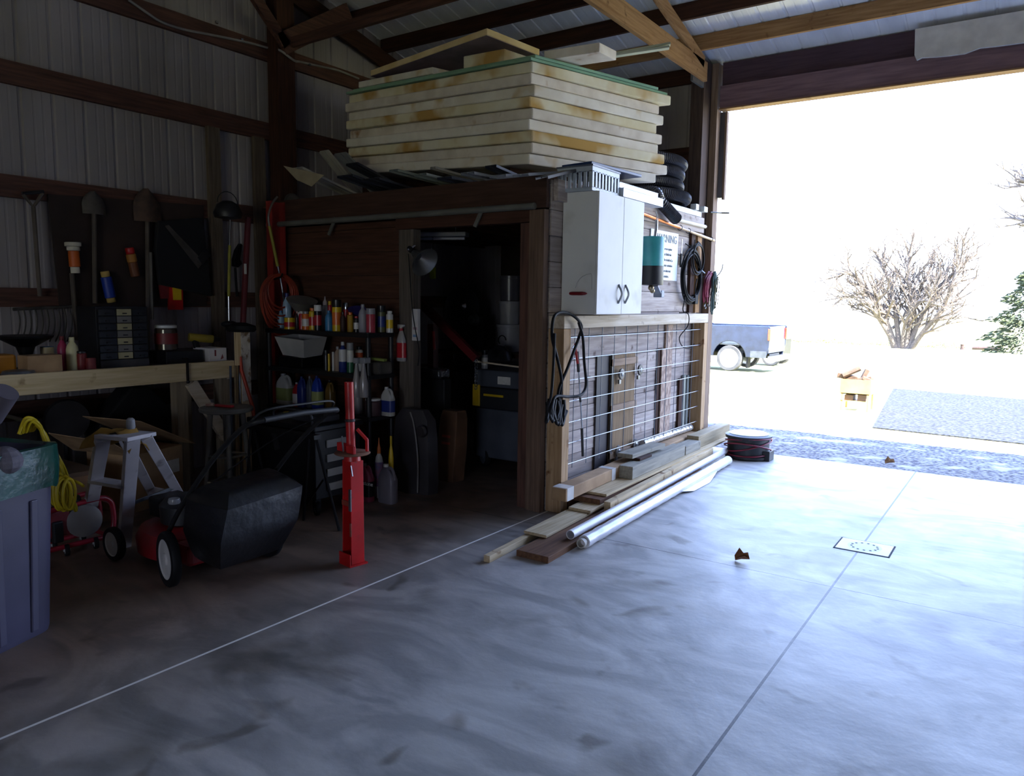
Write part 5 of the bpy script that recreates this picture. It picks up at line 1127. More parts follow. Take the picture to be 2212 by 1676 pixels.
sec = [
    ('capcan', 705, 12, 44, 4.28, blkc, blkc, None, 'dark_can', 'small black can near the middle of the second shelf', 'can'),
    ('tin', 705 + 6, 5, 36, 4.27, yel_c, yel_c, None, 'yellow_stick', 'slim yellow grease stick on the second shelf', 'tube'),
    ('tin', 714 + 6, 5, 40, 4.28, whc, whc, None, 'white_stick', 'slim white sealant stick next to the yellow one', 'tube'),
    ('bottle', 730, 16, 52, 4.30, M('beige_pl', '#a08a78', '#867260'), grc, None, 'beige_bottle', 'flat beige bottle left of the blue and white bottle', 'bottle'),
    ('bottle', 741, 17, 62, 4.27, nav, whc, whc, 'blue_white_bottle', 'navy bottle with white label on the second shelf', 'bottle'),
    ('capcan', 757, 15, 60, 4.28, grn, grc, whc, 'green_label_can', 'green can with white and red label on the second shelf', 'can'),
    ('can', 776, 17, 52, 4.42, whc, blkc, M('or_band', '#c1562a', '#a2431d'), 'orange_band_can', 'white can with orange band behind the two spray bottles', 'can'),
]
for kd, px, wp, hp_, Y_, bd, cp, lb, nm, lab, ct in sec:
    container(kd, nm, lab, ct, px, 800, wp, hp_, Y=Y_, body=bd, cap=cp, lbl=lb, grp='bottles on the second shelf', zb=z2, lz=(0.35, 0.75))
q = at(826, 790, Y=4.38)
tag(B().box((q.x - 0.09, 4.28, z2), (q.x + 0.06, 4.44, z2 + 0.10)).obj('folded_rag', M('rag', '#5d564e', '#3b3630', rough=0.9), loc=(q.x, 4.4, z2), bevel=0.02), 'grey folded rag on the right of the second shelf', 'rag')
tag(B().bar((q.x - 0.10, 4.30, z2 + 0.13), (q.x + 0.075, 4.34, z2 + 0.115), 0.05, 0.02).obj('green_strap', M('lime', '#7d8a3a', '#626d2c'), loc=(q.x, 4.3, z2 + 0.11), bevel=0.004), 'lime green strap lying over the folded rag', 'strap')
# two upside-down clear spray bottles hanging from the second shelf
for k, (px, lab) in enumerate(((771, 'clear spray bottle hanging neck up before the shelf, left of two'), (786, 'clear spray bottle hanging neck up before the shelf, right of two'))):
    c = at(px, 858, Y=4.17); h = (at(px, 785, Y=4.17).z - c.z)
    t = thing('spray_bottle', lab, 'bottle', c, group='clear spray bottles on the shelf edge')
    B().lathe([(0.034, 0), (0.037, 0.01), (0.037, h * 0.42), (0.026, h * 0.6), (0.013, h * 0.95), (0.012, h)], c, 18).obj('body', M('clear_grey', '#8f8a88', '#7b7674', rough=0.2, spec=0.8), t, smooth=True)
    B().box((c.x - 0.02, 4.15, c.z + h), (c.x + 0.03, 4.219, c.z + h + 0.045)).obj('trigger_head', grc, t, bevel=0.006)
# ---- third shelf: jugs
z3 = SZ[1] + 0.001
def jug(px, wpx, hpx, Y, zb, mt, cap, lab, lbl=None, grp=None, name='jug', back=None, py=None, dp=0.55):
    p = at(px, py or 880, Y=Y); k = depth(p) / FPX; W_, H_ = wpx * k, hpx * k; p.z = zb
    t = thing(name, lab, 'jug', p, group=grp); b = B(); m = 18; rings = []
    se = lambda a: (math.copysign(abs(math.cos(a)) ** 0.45, math.cos(a)), math.copysign(abs(math.sin(a)) ** 0.45, math.sin(a)))
    for r, z, ox in ((0.46, 0, 0), (0.5, 0.03, 0), (0.5, 0.60, 0), (0.44, 0.72, -0.02), (0.26, 0.84, -0.10), (0.15, 0.90, -0.12), (0.14, 0.93, -0.12)):
        rings.append([Vector((ox * W_ + r * W_ * se(2 * PI * i / m)[0], r * W_ * dp * se(2 * PI * i / m)[1], z * H_)) for i in range(m)])
    for rg_ in rings: b.v += rg_
    for i in range(len(rings) - 1):
        for q in range(m): b.f.append([i * m + q, i * m + (q + 1) % m, (i + 1) * m + (q + 1) % m, (i + 1) * m + q])
    b.f.append(list(range(m))[::-1]); b.f.append([(len(rings) - 1) * m + q for q in range(m)])
    b.obj('body', mt, t, local=True, smooth=True)
    B().lathe([(0.13 * W_, 0.93 * H_), (0.14 * W_, 0.935 * H_), (0.13 * W_, 1.0 * H_)], (-0.12 * W_, 0, 0), 14).obj('cap', cap, t, local=True, smooth=True)
    B().tube(smoothpath([(-0.02 * W_, 0, 0.85 * H_), (0.16 * W_, 0, 0.92 * H_), (0.36 * W_, 0, 0.84 * H_), (0.46 * W_, 0, 0.62 * H_)], 5), 0.055 * W_ + 0.003, 8).obj('handle', mt, t, local=True, smooth=True)
    if lbl is not None:
        mb = B(); rr = [[Vector((0.508 * W_ * se(2 * PI * i / m)[0], 0.508 * W_ * dp * se(2 * PI * i / m)[1] - 0.0008, z * H_)) for i in range(m)] for z in (0.14, 0.54)]
        mb.v = rr[0] + rr[1]; mb.f = [[q, (q + 1) % m, m + (q + 1) % m, m + q] for q in range(m)]; mb.obj('paper_label', lbl, t, local=True, smooth=True)
    return t
LJ = 'jugs on the third shelf'
jug(617, 42, 66, 4.30, z3, M('jug_white', '#b9b7b0', '#a09e98', rough=0.5), grc, 'white jug with green label at the left of the third shelf', M('label_green', '#8b9456', '#707844'), LJ)
jug(643, 18, 52, 4.27, z3, red_c, whc, 'narrow red and white bottle beside the white jug', whc, LJ, dp=0.9)
jug(654, 20, 66, 4.27, z3, nav, nav, 'dark blue oil bottle, left one of the blue pair', None, LJ, dp=0.9)
jug(671, 15, 68, 4.29, z3, M('oil_grey', '#5b6068', '#44484f', rough=0.3), grc, 'slim grey oil bottle between the blue ones', None, LJ, dp=0.9)
jug(687, 23, 72, 4.27, z3, blue, nav, 'blue oil bottle with yellow-green label', M('label_lime', '#a9ae6e', '#8d9258'), LJ, dp=0.9)
jug(714, 20, 66, 4.27, z3, M('amber', '#6b5120', '#523d17', rough=0.3), blkc, 'amber oil bottle right of the labelled blue one', None, LJ, dp=0.9)
t = container('tin', 'plastic_pouch', 'clear plastic pouch below the hanging spray bottles', 'pouch', 774, 896, 20, 44, Y=4.30, body=M('clear_grey', '#8f8a88'), cap=grc, grp=LJ, zb=z3)
container('jar', 'round_tub', 'low round tub with white rim on the third shelf', 'tub', 806, 896, 34, 36, Y=4.30, body=M('tub_dark', '#4b2f32', '#38201f'), cap=whc, lbl=None, grp=LJ, zb=z3)
jug(838, 32, 62, 4.38, z3, M('jug_white', '#b9b7b0'), whc, 'white jug with blue label at the right end of the third shelf', nav, LJ, name='wipes_jug')
# ---- floor in front of the shelves
jug(791, 38, 82, 4.06, 0, M('antifreeze', '#8c3a50', '#6e2a3d', rough=0.4), M('smoke_cap', '#55504e', '#423e3c'), 'maroon coolant jug standing on the floor by the shelves', blkc, None, name='coolant_jug', py=1078)
t_ = [o for o in bpy.data.objects if o.name.startswith('coolant_jug')][0]
kk = depth(t_.location) / FPX
text('Prestone', 'lettering', wht, t_, t_.location + Vector((-0.40 * 38 * kk, -0.285 * 38 * kk - 0.003, 0.46 * 82 * kk)), (1, 0, 0), (0, 0, 1), 13 * kk)
jug(838, 44, 84, 4.12, 0, M('jug_smoke', '#77727a', '#615c64', rough=0.4), whc, 'big smoky white jug on the floor nearest the door jamb', None, None, name='washer_jug', py=1062)
t_ = [o for o in bpy.data.objects if o.name.startswith('washer_jug')][0]; kk = depth(t_.location) / FPX
container('nozzle', 'squeeze_bottle', 'white squeeze bottle with red collar behind the big smoky jug', 'bottle', 819, 1040, 18, 96, Y=4.19, body=whc, cap=M('can_orange', '#d9702a'), lbl=M('label_mix', '#9a6a78', '#6f6fa0', scale=20), zb=0.0)
container('bottle', 'yellow_top_bottle', 'slim yellow bottle behind the big smoky jug by the jamb', 'bottle', 845, 1040, 11, 100, Y=4.20, body=M('can_yellow', '#d9b51c'), cap=yellow, zb=0.0)
jug(778, 26, 80, 4.12, 0, M('jug_grey', '#7f7b76', '#68645f'), grc, 'grey jug behind the maroon coolant jug', None, None, name='grey_jug', py=1040)
for k, (px, mt, lab) in enumerate(((640, yel_c, 'yellow bottle lying low on the bottom shelf'), (672, whc, 'pale box on the bottom shelf of the unit'), (735, M('can_green', '#2f6a48'), 'green bottle on the bottom shelf right of the middle'))):
    container('bottle' if k != 1 else 'tin', ('yellow_oil', 'pale_tin', 'green_oil')[k], lab, 'bottle', px, 1000, 22, 60, Y=4.36, body=mt, cap=blkc, zb=SZ[0] + 0.001, grp='bottles on the bottom shelf')
# ------------------------------------------------------------------ trigger spray bottle and cup sleeve on the door jamb
c = at(867, 780, Y=4.59)
t = thing('trigger_spray_bottle', 'clear spray bottle with white trigger and red label hanging on the jamb', 'bottle', c)
zt_ = at(867, 700, Y=4.59).z - c.z
B().lathe([(0.044, 0), (0.050, 0.01), (0.049, zt_ * 0.55), (0.030, zt_ * 0.72), (0.016, zt_ * 0.84)], c, 20, sy=0.6).obj('bottle', M('clear_bottle', '#a7a3a2', '#928e8d', rough=0.2, spec=0.7), t, smooth=True)
B().lathe([(0.016, zt_ * 0.82), (0.018, zt_ * 0.83), (0.016, zt_ * 0.89)], c, 16).obj('collar', red_c, t, smooth=True)
B().prism([c + Vector(p) for p in ((-0.034, -0.012, zt_ * 0.99), (0.034, -0.012, zt_ * 0.985), (0.034, -0.012, zt_ * 0.94), (0.012, -0.012, zt_ * 0.92), (0.010, -0.012, zt_ * 0.88), (-0.010, -0.012, zt_ * 0.88), (-0.012, -0.012, zt_ * 0.93), (-0.030, -0.012, zt_ * 0.87), (-0.034, -0.012, zt_ * 0.93))], (0, 0.024, 0)).obj('trigger', whc, t, bevel=0.003)
B().lathe([(0.051, 0.03), (0.051, zt_ * 0.5)], c, 20, sy=0.61).obj('label_band', red_c, t, smooth=True)
B().box((c.x - 0.01, 4.585, c.z + zt_ * 0.83), (c.x + 0.01, 4.616, c.z + zt_ * 0.88)).obj('hanger', black_mt, t)
c = at(897, 736, Y=4.58); ztp = at(897, 667, Y=4.58).z
t = thing('paper_roll_pack', 'white paper pack with pink and blue print fixed to the door jamb', 'pack', c)
B().box((c.x - 0.035, 4.575, c.z), (c.x + 0.03, 4.612, ztp)).obj('pack', M('paper', '#cbc7c6', '#b4b0af', rough=0.6), t, bevel=0.006)
for k, (mt, dz) in enumerate(((M('pink_ink', '#b0909a', '#997a84'), 0.09), (M('blue_ink', '#6f8fb5', '#5a789c'), 0.03))): B().box((c.x - 0.02, 4.5735, c.z + dz), (c.x + 0.025, 4.5745, c.z + dz + 0.02)).obj('print', mt, t)
# clamp lamp on the jamb with its cord
c = at(893, 545, Y=4.56)
t = thing('clamp_lamp', 'aluminium clamp lamp with wide reflector fixed to the door jamb', 'lamp', c)
B().lathe([(0.022, 0), (0.03, 0.02), (0.035, 0.06), (0.075, 0.10), (0.12, 0.155), (0.122, 0.16), (0.11, 0.155), (0.03, 0.07)], c, 26, (0.9, -0.1, -0.55)).obj('reflector', M('lamp_alu', '#9a9a98', '#7c7c7a', rough=0.3, metal=0.8), t, smooth=True)
B().lathe([(0.02, 0), (0.024, 0.01), (0.022, 0.06)], c + Vector((-0.05, 0.0, 0.035)), 14, (0.9, -0.1, -0.55)).obj('socket', black_pl, t, smooth=True); B().bar(c + Vector((-0.05, 0.01, 0.03)), c + Vector((-0.03, 0.05, 0.06)), 0.03, 0.012).obj('clamp', chrome, t)
B().ball(c + Vector((-0.025, -0.03, 0.02)), 0.012).obj('wing_nut', chrome, t, smooth=True)
B().tube(smoothpath([at(x, y, Y=4.57) for x, y in ((882, 548), (886, 600), (890, 660), (895, 700), (905, 755), (903, 790))], 6), 0.004, 6).obj('cord', black_ru, t, smooth=True)
# ------------------------------------------------------------------ red manual tyre stand
RX0, RY0 = -3.20, 3.02
t = thing('tire_changer', 'tall bright red steel tire changer stand with rusty round plate', 'tire changer', (RX0, RY0, 0))
f_ = RZ(-0.18); pv = Vector((RX0, RY0, 0))
def rb(lo, hi): return B().box((RX0 + lo[0], RY0 + lo[1], lo[2]), (RX0 + hi[0], RY0 + hi[1], hi[2]), f_, pv)
rb((-0.06, -0.06, 0), (0.06, 0.06, 0.010)).obj('foot_plate', red_pt, t)
rb((-0.057, -0.062, 0.0), (0.057, -0.054, 0.075)).obj('front_flange', red_pt, t, bevel=0.002)
b = B()
for sx in (-1, 1): b.prism([pv + f_ @ Vector(p) for p in ((sx * 0.048, -0.045, 0.01), (sx * 0.044, -0.04, 0.62), (sx * 0.044, 0.045, 0.62), (sx * 0.048, 0.045, 0.01))], f_ @ Vector((-sx * 0.006, 0, 0)))
b.prism([pv + f_ @ Vector(p) for p in ((-0.046, 0.045, 0.01), (0.046, 0.045, 0.01), (0.042, 0.045, 0.62), (-0.042, 0.045, 0.62))], f_ @ Vector((0, -0.006, 0)))
b.prism([pv + f_ @ Vector(p) for p in ((-0.043, -0.038, 0.36), (0.043, -0.038, 0.36), (0.041, -0.038, 0.62), (-0.041, -0.038, 0.62))], f_ @ Vector((0, 0.006, 0)))
b.obj('column', red_pt, t, bevel=0.002)
rb((-0.046, -0.046, 0.355), (0.046, -0.039, 0.385)).obj('weld_band', M('worn_red', '#8d2a1c', '#6f3a2a', scale=20), t)
rb((0.030, -0.050, 0.33), (0.052, -0.042, 0.46)).obj('side_lug', steel, t, bevel=0.002)
rb((0.036, -0.050, 0.18), (0.052, -0.042, 0.26)).obj('side_lug', M('worn_red', '#8d2a1c'), t, bevel=0.002)
B().lathe([(0.02, 0), (0.098, 0.002), (0.105, 0.008), (0.098, 0.014), (0.02, 0.016)], (RX0, RY0, 0.655), 34).obj('round_plate', M('rust_plate', '#86604a', '#6b4334', scale=14, rough=0.75), t, smooth=True)
B().lathe([(0.05, 0.62), (0.046, 0.655)], (RX0, RY0, 0), 20).obj('neck', red_pt, t, smooth=True)
rb((-0.085, -0.05, 0.672), (-0.02, -0.02, 0.72)).obj('clamp_block', red_pt, t, bevel=0.003); rb((0.012, -0.05, 0.672), (0.085, -0.03, 0.715)).obj('clamp_block', red_pt, t, bevel=0.003)
pipe(B(), Vector((RX0 - 0.01, RY0, 0.671)), Vector((RX0 - 0.022, RY0, 1.075)), 0.019, 0.026).obj('centre_tube', red_pt, t, smooth=True)
B().lathe([(0.027, 0), (0.030, 0.003), (0.030, 0.014), (0.027, 0.017)], (RX0 - 0.016, RY0, 0.845), 20).obj('collar', M('dark_band', '#3a2428', '#2a181c'), t, smooth=True)
B().bar((RX0 + 0.010, RY0 + 0.03, 0.80), (RX0 + 0.070, RY0 + 0.05, 0.74), 0.014, 0.018).obj('arm', red_pt, t, bevel=0.003); B().bar((RX0 + 0.070, RY0 + 0.05, 0.745), (RX0 + 0.070, RY0 + 0.05, 0.672), 0.018, 0.014).obj('arm_foot', red_pt, t, bevel=0.003)
B().bar((RX0 - 0.03, RY0 - 0.05, 0.765), (RX0 - 0.015, RY0 - 0.055, 0.675), 0.008, 0.006).obj('cotter', steel, t); B().bar((RX0 + 0.04, RY0 - 0.05, 0.60), (RX0 + 0.052, RY0 - 0.05, 0.54), 0.006, 0.006).obj('pin', steel, t)

# ------------------------------------------------------------------ lawn mower seen from behind
MX, MY = -3.66, 2.50
t = thing('lawn_mower', 'red push lawn mower with big black grass bag, handle toward the camera', 'lawn mower', (MX, MY, 0))
bagm = M('bag_black', '#121215', '#0b0b0d', scale=8, rough=0.36, bump=0.8, spec=0.6)
b = B()
hiB = [(-3.60, 2.20, 0.50), (-3.31, 2.26, 0.47), (-3.33, 2.78, 0.50), (-3.62, 2.80, 0.54)]; loB = [(-3.62, 2.25, 0.16), (-3.42, 2.28, 0.12), (-3.42, 2.68, 0.13), (-3.62, 2.72, 0.17)]
mdB = [(-3.64, 2.20, 0.32), (-3.32, 2.22, 0.30), (-3.33, 2.74, 0.31), (-3.64, 2.78, 0.34)]
tpB = [(-3.56, 2.27, 0.56), (-3.38, 2.32, 0.54), (-3.39, 2.70, 0.56), (-3.58, 2.73, 0.58)]
b.add(loB + mdB + hiB + tpB, [(3, 2, 1, 0), (12, 13, 14, 15)] + [(k * 4 + i, k * 4 + (i + 1) % 4, k * 4 + 4 + (i + 1) % 4, k * 4 + 4 + i) for k in range(3) for i in range(4)])
bag = b.obj('grass_bag', bagm, t, smooth=True); sb = bag.modifiers.new('sub', 'SUBSURF'); sb.levels = 2; sb.render_levels = 2
for e in (0,): pass
cr_ = bag.data.attributes.new('crease_edge', 'FLOAT', 'EDGE'); [setattr(d_, 'value', 0.75) for d_ in cr_.data]
deckm = M('mower_red', '#8c1a20', '#6e1218', rough=0.35)
b = B(); b.lathe([(0.27, 0.07), (0.275, 0.15), (0.25, 0.20), (0.12, 0.225)], (-4.05, MY, 0), 28, sx=1.25, sy=0.95); b.obj('deck', deckm, t, smooth=True)
B().box((-3.80, MY - 0.24, 0.09), (-3.66, MY + 0.24, 0.21)).obj('rear_skirt', deckm, t, bevel=0.02)
B().lathe([(0.10, 0.225), (0.13, 0.24), (0.135, 0.34), (0.10, 0.38), (0.04, 0.40)], (-4.05, MY - 0.02, 0), 24).obj('engine', M('engine_dark', '#2a2a2c', '#1b1b1d', rough=0.45), t, smooth=True)
B().box((-4.30, MY - 0.10, 0.24), (-4.17, MY + 0.10, 0.36)).obj('air_filter', black_pl, t, bevel=0.015)
B().lathe([(0.03, 0), (0.035, 0.01), (0.03, 0.03)], (-3.95, MY - 0.14, 0.38), 14).obj('fuel_cap', grc if 'grc' in dir() else steel, t, smooth=True)
def wheel(b_name, c, r, wd, parent, axis, tyre, hubm, nsp=0):
    w_ = B().lathe([(r * 0.3, wd * 0.4), (r * 0.7, wd * 0.35), (r * 0.73, 0), (r * 0.95, 0.0), (r, wd * 0.2), (r, wd * 0.8), (r * 0.95, wd), (r * 0.73, wd), (r * 0.7, wd * 0.65), (r * 0.3, wd * 0.6)], Vector(c) - Vector(axis) * wd / 2, 30, axis).obj(b_name, tyre, parent, smooth=True)
    B().lathe([(0.01, -0.006), (r * 0.22, -0.004), (r * 0.25, 0.004), (r * 0.68, 0.008), (r * 0.74, 0.0), (r * 0.74, wd), (r * 0.68, wd - 0.008), (r * 0.25, wd - 0.004), (r * 0.2, wd + 0.004), (0.01, wd + 0.006)], Vector(c) - Vector(axis) * wd / 2, 30, axis).obj('hub', hubm, w_, smooth=True)
    return w_
hubw = M('hub_white', '#bcb8b4', '#a39f9b', rough=0.5)
wheel('wheel', (-3.73, 2.185, 0.15), 0.15, 0.045, t, (0.25, 1, 0), black_ru, hubw); wheel('wheel', (-3.70, 2.80, 0.125), 0.125, 0.045, t, (0, 1, 0), black_ru, hubw)
wheel('wheel', (-4.36, 2.22, 0.10), 0.10, 0.04, t, (0, 1, 0), black_ru, hubw); wheel('wheel', (-4.36, 2.78, 0.10), 0.10, 0.04, t, (0, 1, 0), black_ru, hubw)
for s_ in (0, 1):
    y = 2.245 if s_ == 0 else 2.775
    B().tube(smoothpath([(-3.86, y, 0.22), (-3.70, y, 0.42), (-3.40, y, 0.72), (-3.16, y, 0.905), (-3.06, y, 0.95), (-3.02, y + (0.04 if s_ == 0 else -0.04), 0.965)], 5), 0.013, 10).obj('handle_tube', M('matt_black', '#0e0e10'), t, smooth=True)
B().tube([(-3.02, 2.28, 0.965), (-3.01, 2.51, 0.975), (-3.02, 2.74, 0.965)], 0.015, 10).obj('handle_bar', M('matt_black', '#0e0e10', '#09090a', rough=0.75, spec=0.2), t, smooth=True)
B().tube(smoothpath([(-3.10, 2.25, 0.945), (-3.03, 2.30, 1.01), (-3.01, 2.51, 1.02), (-3.03, 2.72, 1.01), (-3.10, 2.77, 0.945)], 5), 0.006, 8).obj('bail_bar', M('matt_black', '#0e0e10'), t, smooth=True)
B().tube(smoothpath([(-3.95, MY, 0.40), (-3.7, 2.60, 0.60), (-3.40, 2.70, 0.80), (-3.15, 2.76, 0.915)], 5), 0.004, 6).obj('control_cable', black_ru, t, smooth=True)

# ------------------------------------------------------------------ grey trash can with green bag
TX, TY, TH = -3.80, 1.33, 0.86
t = thing('trash_can', 'grey-purple plastic trash can lined with a green bag, cut by the left picture edge', 'trash can', (TX, TY, 0))
def rrect(cx, cy, hx, hy, r, z, rot, n=5):
    pts = []
    for qx, qy, a0 in ((1, 1, 0), (-1, 1, PI / 2), (-1, -1, PI), (1, -1, 3 * PI / 2)):
        for i in range(n + 1):
            a = a0 + PI / 2 * i / n; pts.append(Vector((qx * (hx - r) + r * math.cos(a), qy * (hy - r) + r * math.sin(a), 0)))
    R = RZ(rot); return [Vector((cx, cy, z)) + R @ p for p in pts]
def shell(rings, closed_bottom=True, top=False):
    b = B(); m = len(rings[0])
    for r in rings: b.v += r
    for i in range(len(rings) - 1):
        for q in range(m): b.f.append([i * m + q, i * m + (q + 1) % m, (i + 1) * m + (q + 1) % m, (i + 1) * m + q])
    if closed_bottom: b.f.append(list(range(m))[::-1])
    if top: b.f.append([(len(rings) - 1) * m + q for q in range(m)])
    return b
rot = 0.35; hx, hy = 0.235, 0.235
rings = [rrect(TX, TY, hx * s_, hy * s_, 0.07, z, rot) for z, s_ in ((0.0, 0.84), (0.02, 0.86), (0.6, 0.96), (TH - 0.04, 1.0), (TH - 0.04, 1.05), (TH, 1.05), (TH, 0.97), (TH - 0.05, 0.95), (0.3, 0.88))]
shell(rings).obj('can_body', M('can_purple', '#434158', '#38364b', scale=3, rough=0.5), t, smooth=True)
for k in range(4):
    a = rot + k * PI / 2
    for off in (-0.09, 0.09):
        n_ = Vector((math.cos(a), math.sin(a), 0)); s_ = Vector((-math.sin(a), math.cos(a), 0)) * off
        b_ = Vector((TX, TY, 0)); B().bar(b_ + s_ * 0.9 + n_ * hx * 0.87 + Vector((0, 0, 0.03)), b_ + s_ + n_ * hx * 0.99 + Vector((0, 0, TH - 0.22)), 0.035, 0.012, n_).obj('moulded_rib', M('can_purple', '#6d6a80'), t, bevel=0.004)
rg = random.Random(3); rings = []
for z, s_ in ((TH - 0.17, 1.06), (TH - 0.12, 1.085), (TH - 0.06, 1.09), (TH + 0.012, 1.075), (TH + 0.018, 1.0), (TH - 0.06, 0.93), (TH - 0.2, 0.90)):
    r_ = rrect(TX, TY, hx * s_, hy * s_, 0.075, z, rot); rings.append([p + Vector((rg.uniform(-0.006, 0.006), rg.uniform(-0.006, 0.006), rg.uniform(-0.014, 0.014) if z < TH - 0.1 else rg.uniform(-0.004, 0.004))) for p in r_])
shell(rings, False).obj('bag_liner', M('green_bag', '#17493f', '#0f372f', scale=9, rough=0.22, bump=0.6, spec=0.7), t, smooth=True)
shell([rrect(TX, TY, hx * 0.86, hy * 0.86, 0.06, 0.55, rot), rrect(TX, TY, hx * 0.89, hy * 0.89, 0.06, TH - 0.12, rot)], True, True).obj('rubbish', M('rubbish', '#5a544e', '#3a3632', scale=12, rough=0.9), t)
t2 = thing('mailing_tube', 'pinkish cardboard tube with dark grey cap sticking out of the trash can', 'tube', (-3.80, 1.30, 0.8))
c0 = Vector((-3.83, 1.17, 0.76)); c1 = at(-8, 880, X=-3.62); c1 = at(2, 872, Y=1.33); d = (at(28, 838, Y=1.36) - c0).normalized()
c0 = Vector((-3.74, 1.22, 0.76)); tip = at(14, 846, Y=1.34)
B().tube([c0, c0.lerp(tip, 0.72)], 0.042, 20).obj('tube', M('tube_pink', '#a98f80', '#917767', rough=0.8), t2, smooth=True); B().tube([c0.lerp(tip, 0.72), tip], 0.048, 20).obj('end_cap', M('cap_grey', '#4d4852', '#3c3740', rough=0.7), t2, smooth=True)
q = at(5, 940, Y=1.38)
tag(B().ball((q.x, q.y, TH - 0.02), 0.07, 12, 8, (1.2, 1, 0.9)).obj('crumpled_paper', M('grey_paper', '#6a6670', '#4f4b55', scale=14, rough=0.8, bump=1.0), loc=(q.x, q.y, TH - 0.02)), 'crumpled grey paper lying at the top of the trash can', 'paper')
# ------------------------------------------------------------------ yellow extension cord bundle
ym = M('yellow_cord', '#c9b014', '#a58f0c', rough=0.5)
t = thing('extension_cord', 'thick bundle of yellow extension cord hanging behind the trash can', 'cord', at(110, 1000, X=-4.55))
rg = random.Random(21); XC = -4.50
def yc(pts, x0, r=0.0085, nm='loop'):
    B().tube(smoothpath([at(a, b_, X=x0 + rg.uniform(-0.03, 0.03)) for a, b_ in pts], 6), r, 8).obj(nm, ym, t, smooth=True)
for k in range(9):
    o = k * 3.2; j = lambda s_: rg.uniform(-s_, s_)
    yc([(40 + o * 1.2, 938 - k), (55 + o, 905 + o * 0.6 + j(2)), (78 + o * 0.6, 908 + o + j(3)), (92 + o * 0.5, 940 + o * .5), (104 + o * 0.4, 985), (112 + o * 0.6, 1035 + j(5)), (120 + o * 1.6, 1080 + j(8)), (128 + o * 1.4, 1100 + j(6)), (140 + o * 0.7, 1085 + j(8)), (134 + o * .5, 1040 + j(8)), (118 + o * .4, 990 + j(4)), (104, 955)], XC - 0.008 * k)
for k in range(6):
    a0 = (122 + k * 6 + rg.uniform(-3, 3), 1062 + rg.uniform(-8, 8)); rx = 9 + rg.uniform(0, 6); ry = 28 + rg.uniform(0, 12)
    pts = [at(a0[0] + rx * math.cos(2 * PI * i / 18), a0[1] + ry * math.sin(2 * PI * i / 18), X=XC + 0.02 + 0.006 * k) for i in range(18)]
    B().tube(pts, 0.0085, 8, ring=True).obj('small_loop', ym, t, smooth=True)
yc([(140, 1028), (155, 1036), (172, 1044), (180, 1050)], XC + 0.04, nm='cord_end')
t_hook = thing('cord_hook', 'black hook bracket on the bench leg carrying the yellow cord', 'hook', at(70, 905, X=-4.9))
pk = at(66, 912, X=XC - 0.02)
B().tube([pk, Vector((XB - 0.02, pk.y, pk.z + 0.02)), Vector((XB - 0.02, pk.y, 0.90))], 0.012, 8).obj('rod', black_mt, t_hook, smooth=True)
# ------------------------------------------------------------------ red-framed generator
rf = M('frame_red', '#9c1e30', '#7c1524', rough=0.35)
t = thing('generator', 'low portable generator in a red tubular frame beside the trash can', 'generator', (-4.8, 2.1, 0))
def frame(x):
    ks = [(100, 1112), (150, 1098), (205, 1083), (232, 1078), (248, 1086), (254, 1108), (254, 1138), (244, 1160), (216, 1176), (160, 1190), (100, 1204)]
    P_ = [at(a, b_, X=-4.62) for a, b_ in ks]; return [Vector((x, p.y, max(p.z, 0.055))) for p in P_]
F1 = frame(-4.67); F2 = frame(-4.84)
B().tube(smoothpath(F1, 6), 0.016, 10).obj('front_frame', rf, t, smooth=True); B().tube(smoothpath(F2, 6), 0.016, 10).obj('rear_frame', rf, t, smooth=True)
for i in (4, 7, 1): B().tube([F1[i], F2[i]], 0.013, 8).obj('cross_tube', rf, t, smooth=True)
y0_, y1_ = F1[0].y, F1[5].y; zm = F1[7].z
B().box((-4.82, y0_ + 0.05, zm + 0.03), (-4.66, y1_ - 0.30, zm + 0.16)).obj('alternator', black_pl, t, bevel=0.01)
B().lathe([(0.09, 0), (0.10, 0.01), (0.10, 0.10), (0.05, 0.12)], (-4.76, y1_ - 0.16, zm + 0.13), 22, (1, -0.2, 0)).obj('recoil_starter', M('dull_grey', '#6e6864', '#565150', rough=0.5), t, smooth=True)
B().box((-4.82, y1_ - 0.38, zm + 0.06), (-4.68, y1_ - 0.25, zm + 0.22)).obj('engine_block', M('engine_red', '#7a2026', '#5a161b'), t, bevel=0.01)
B().box((-4.83, y0_ + 0.1, F1[2].z - 0.03), (-4.66, y1_ - 0.18, F1[2].z + 0.05)).obj('fuel_tank', black_pl, t, bevel=0.03)
for (x, y) in ((-4.66, y0_ + 0.12), (-4.66, y1_ - 0.12), (-4.82, y0_ + 0.12), (-4.82, y1_ - 0.12)): wheel('caster', (x, y, 0.035), 0.035, 0.025, t, (0.3, 1, 0), black_ru, M('hub_white', '#bcb8b4'))
# ------------------------------------------------------------------ white step ladder
lm = M('ladder_white', '#c3bfc4', '#aca8ad', rough=0.55, c3='#857f80', s3=6, t3=0.68)
t = thing('step_ladder', 'small white wooden step ladder with a tan cloth on top before the bench', 'ladder', (-4.75, 2.6, 0))
zt = 0.78; A1 = at(268, 1182, Z=0); A2 = at(186, 1150, Z=0); R1 = at(412, 1112, Z=0); R2 = at(345, 1095, Z=0)
T1 = at(286, 948, Z=zt); T2 = at(222, 946, Z=zt); T3 = at(316, 944, Z=zt); T4 = at(262, 938, Z=zt)
for a, c_, nm in ((A1, T1, 'front_rail'), (A2, T2, 'front_rail')): B().bar(a, c_, 0.035, 0.075, (0, 1, 0)).obj(nm, lm, t, bevel=0.003)
for a, c_, nm in ((R1, T3, 'rear_rail'), (R2, T4, 'rear_rail')): B().bar(a, c_, 0.03, 0.06, (0, 1, 0)).obj(nm, lm, t, bevel=0.003)
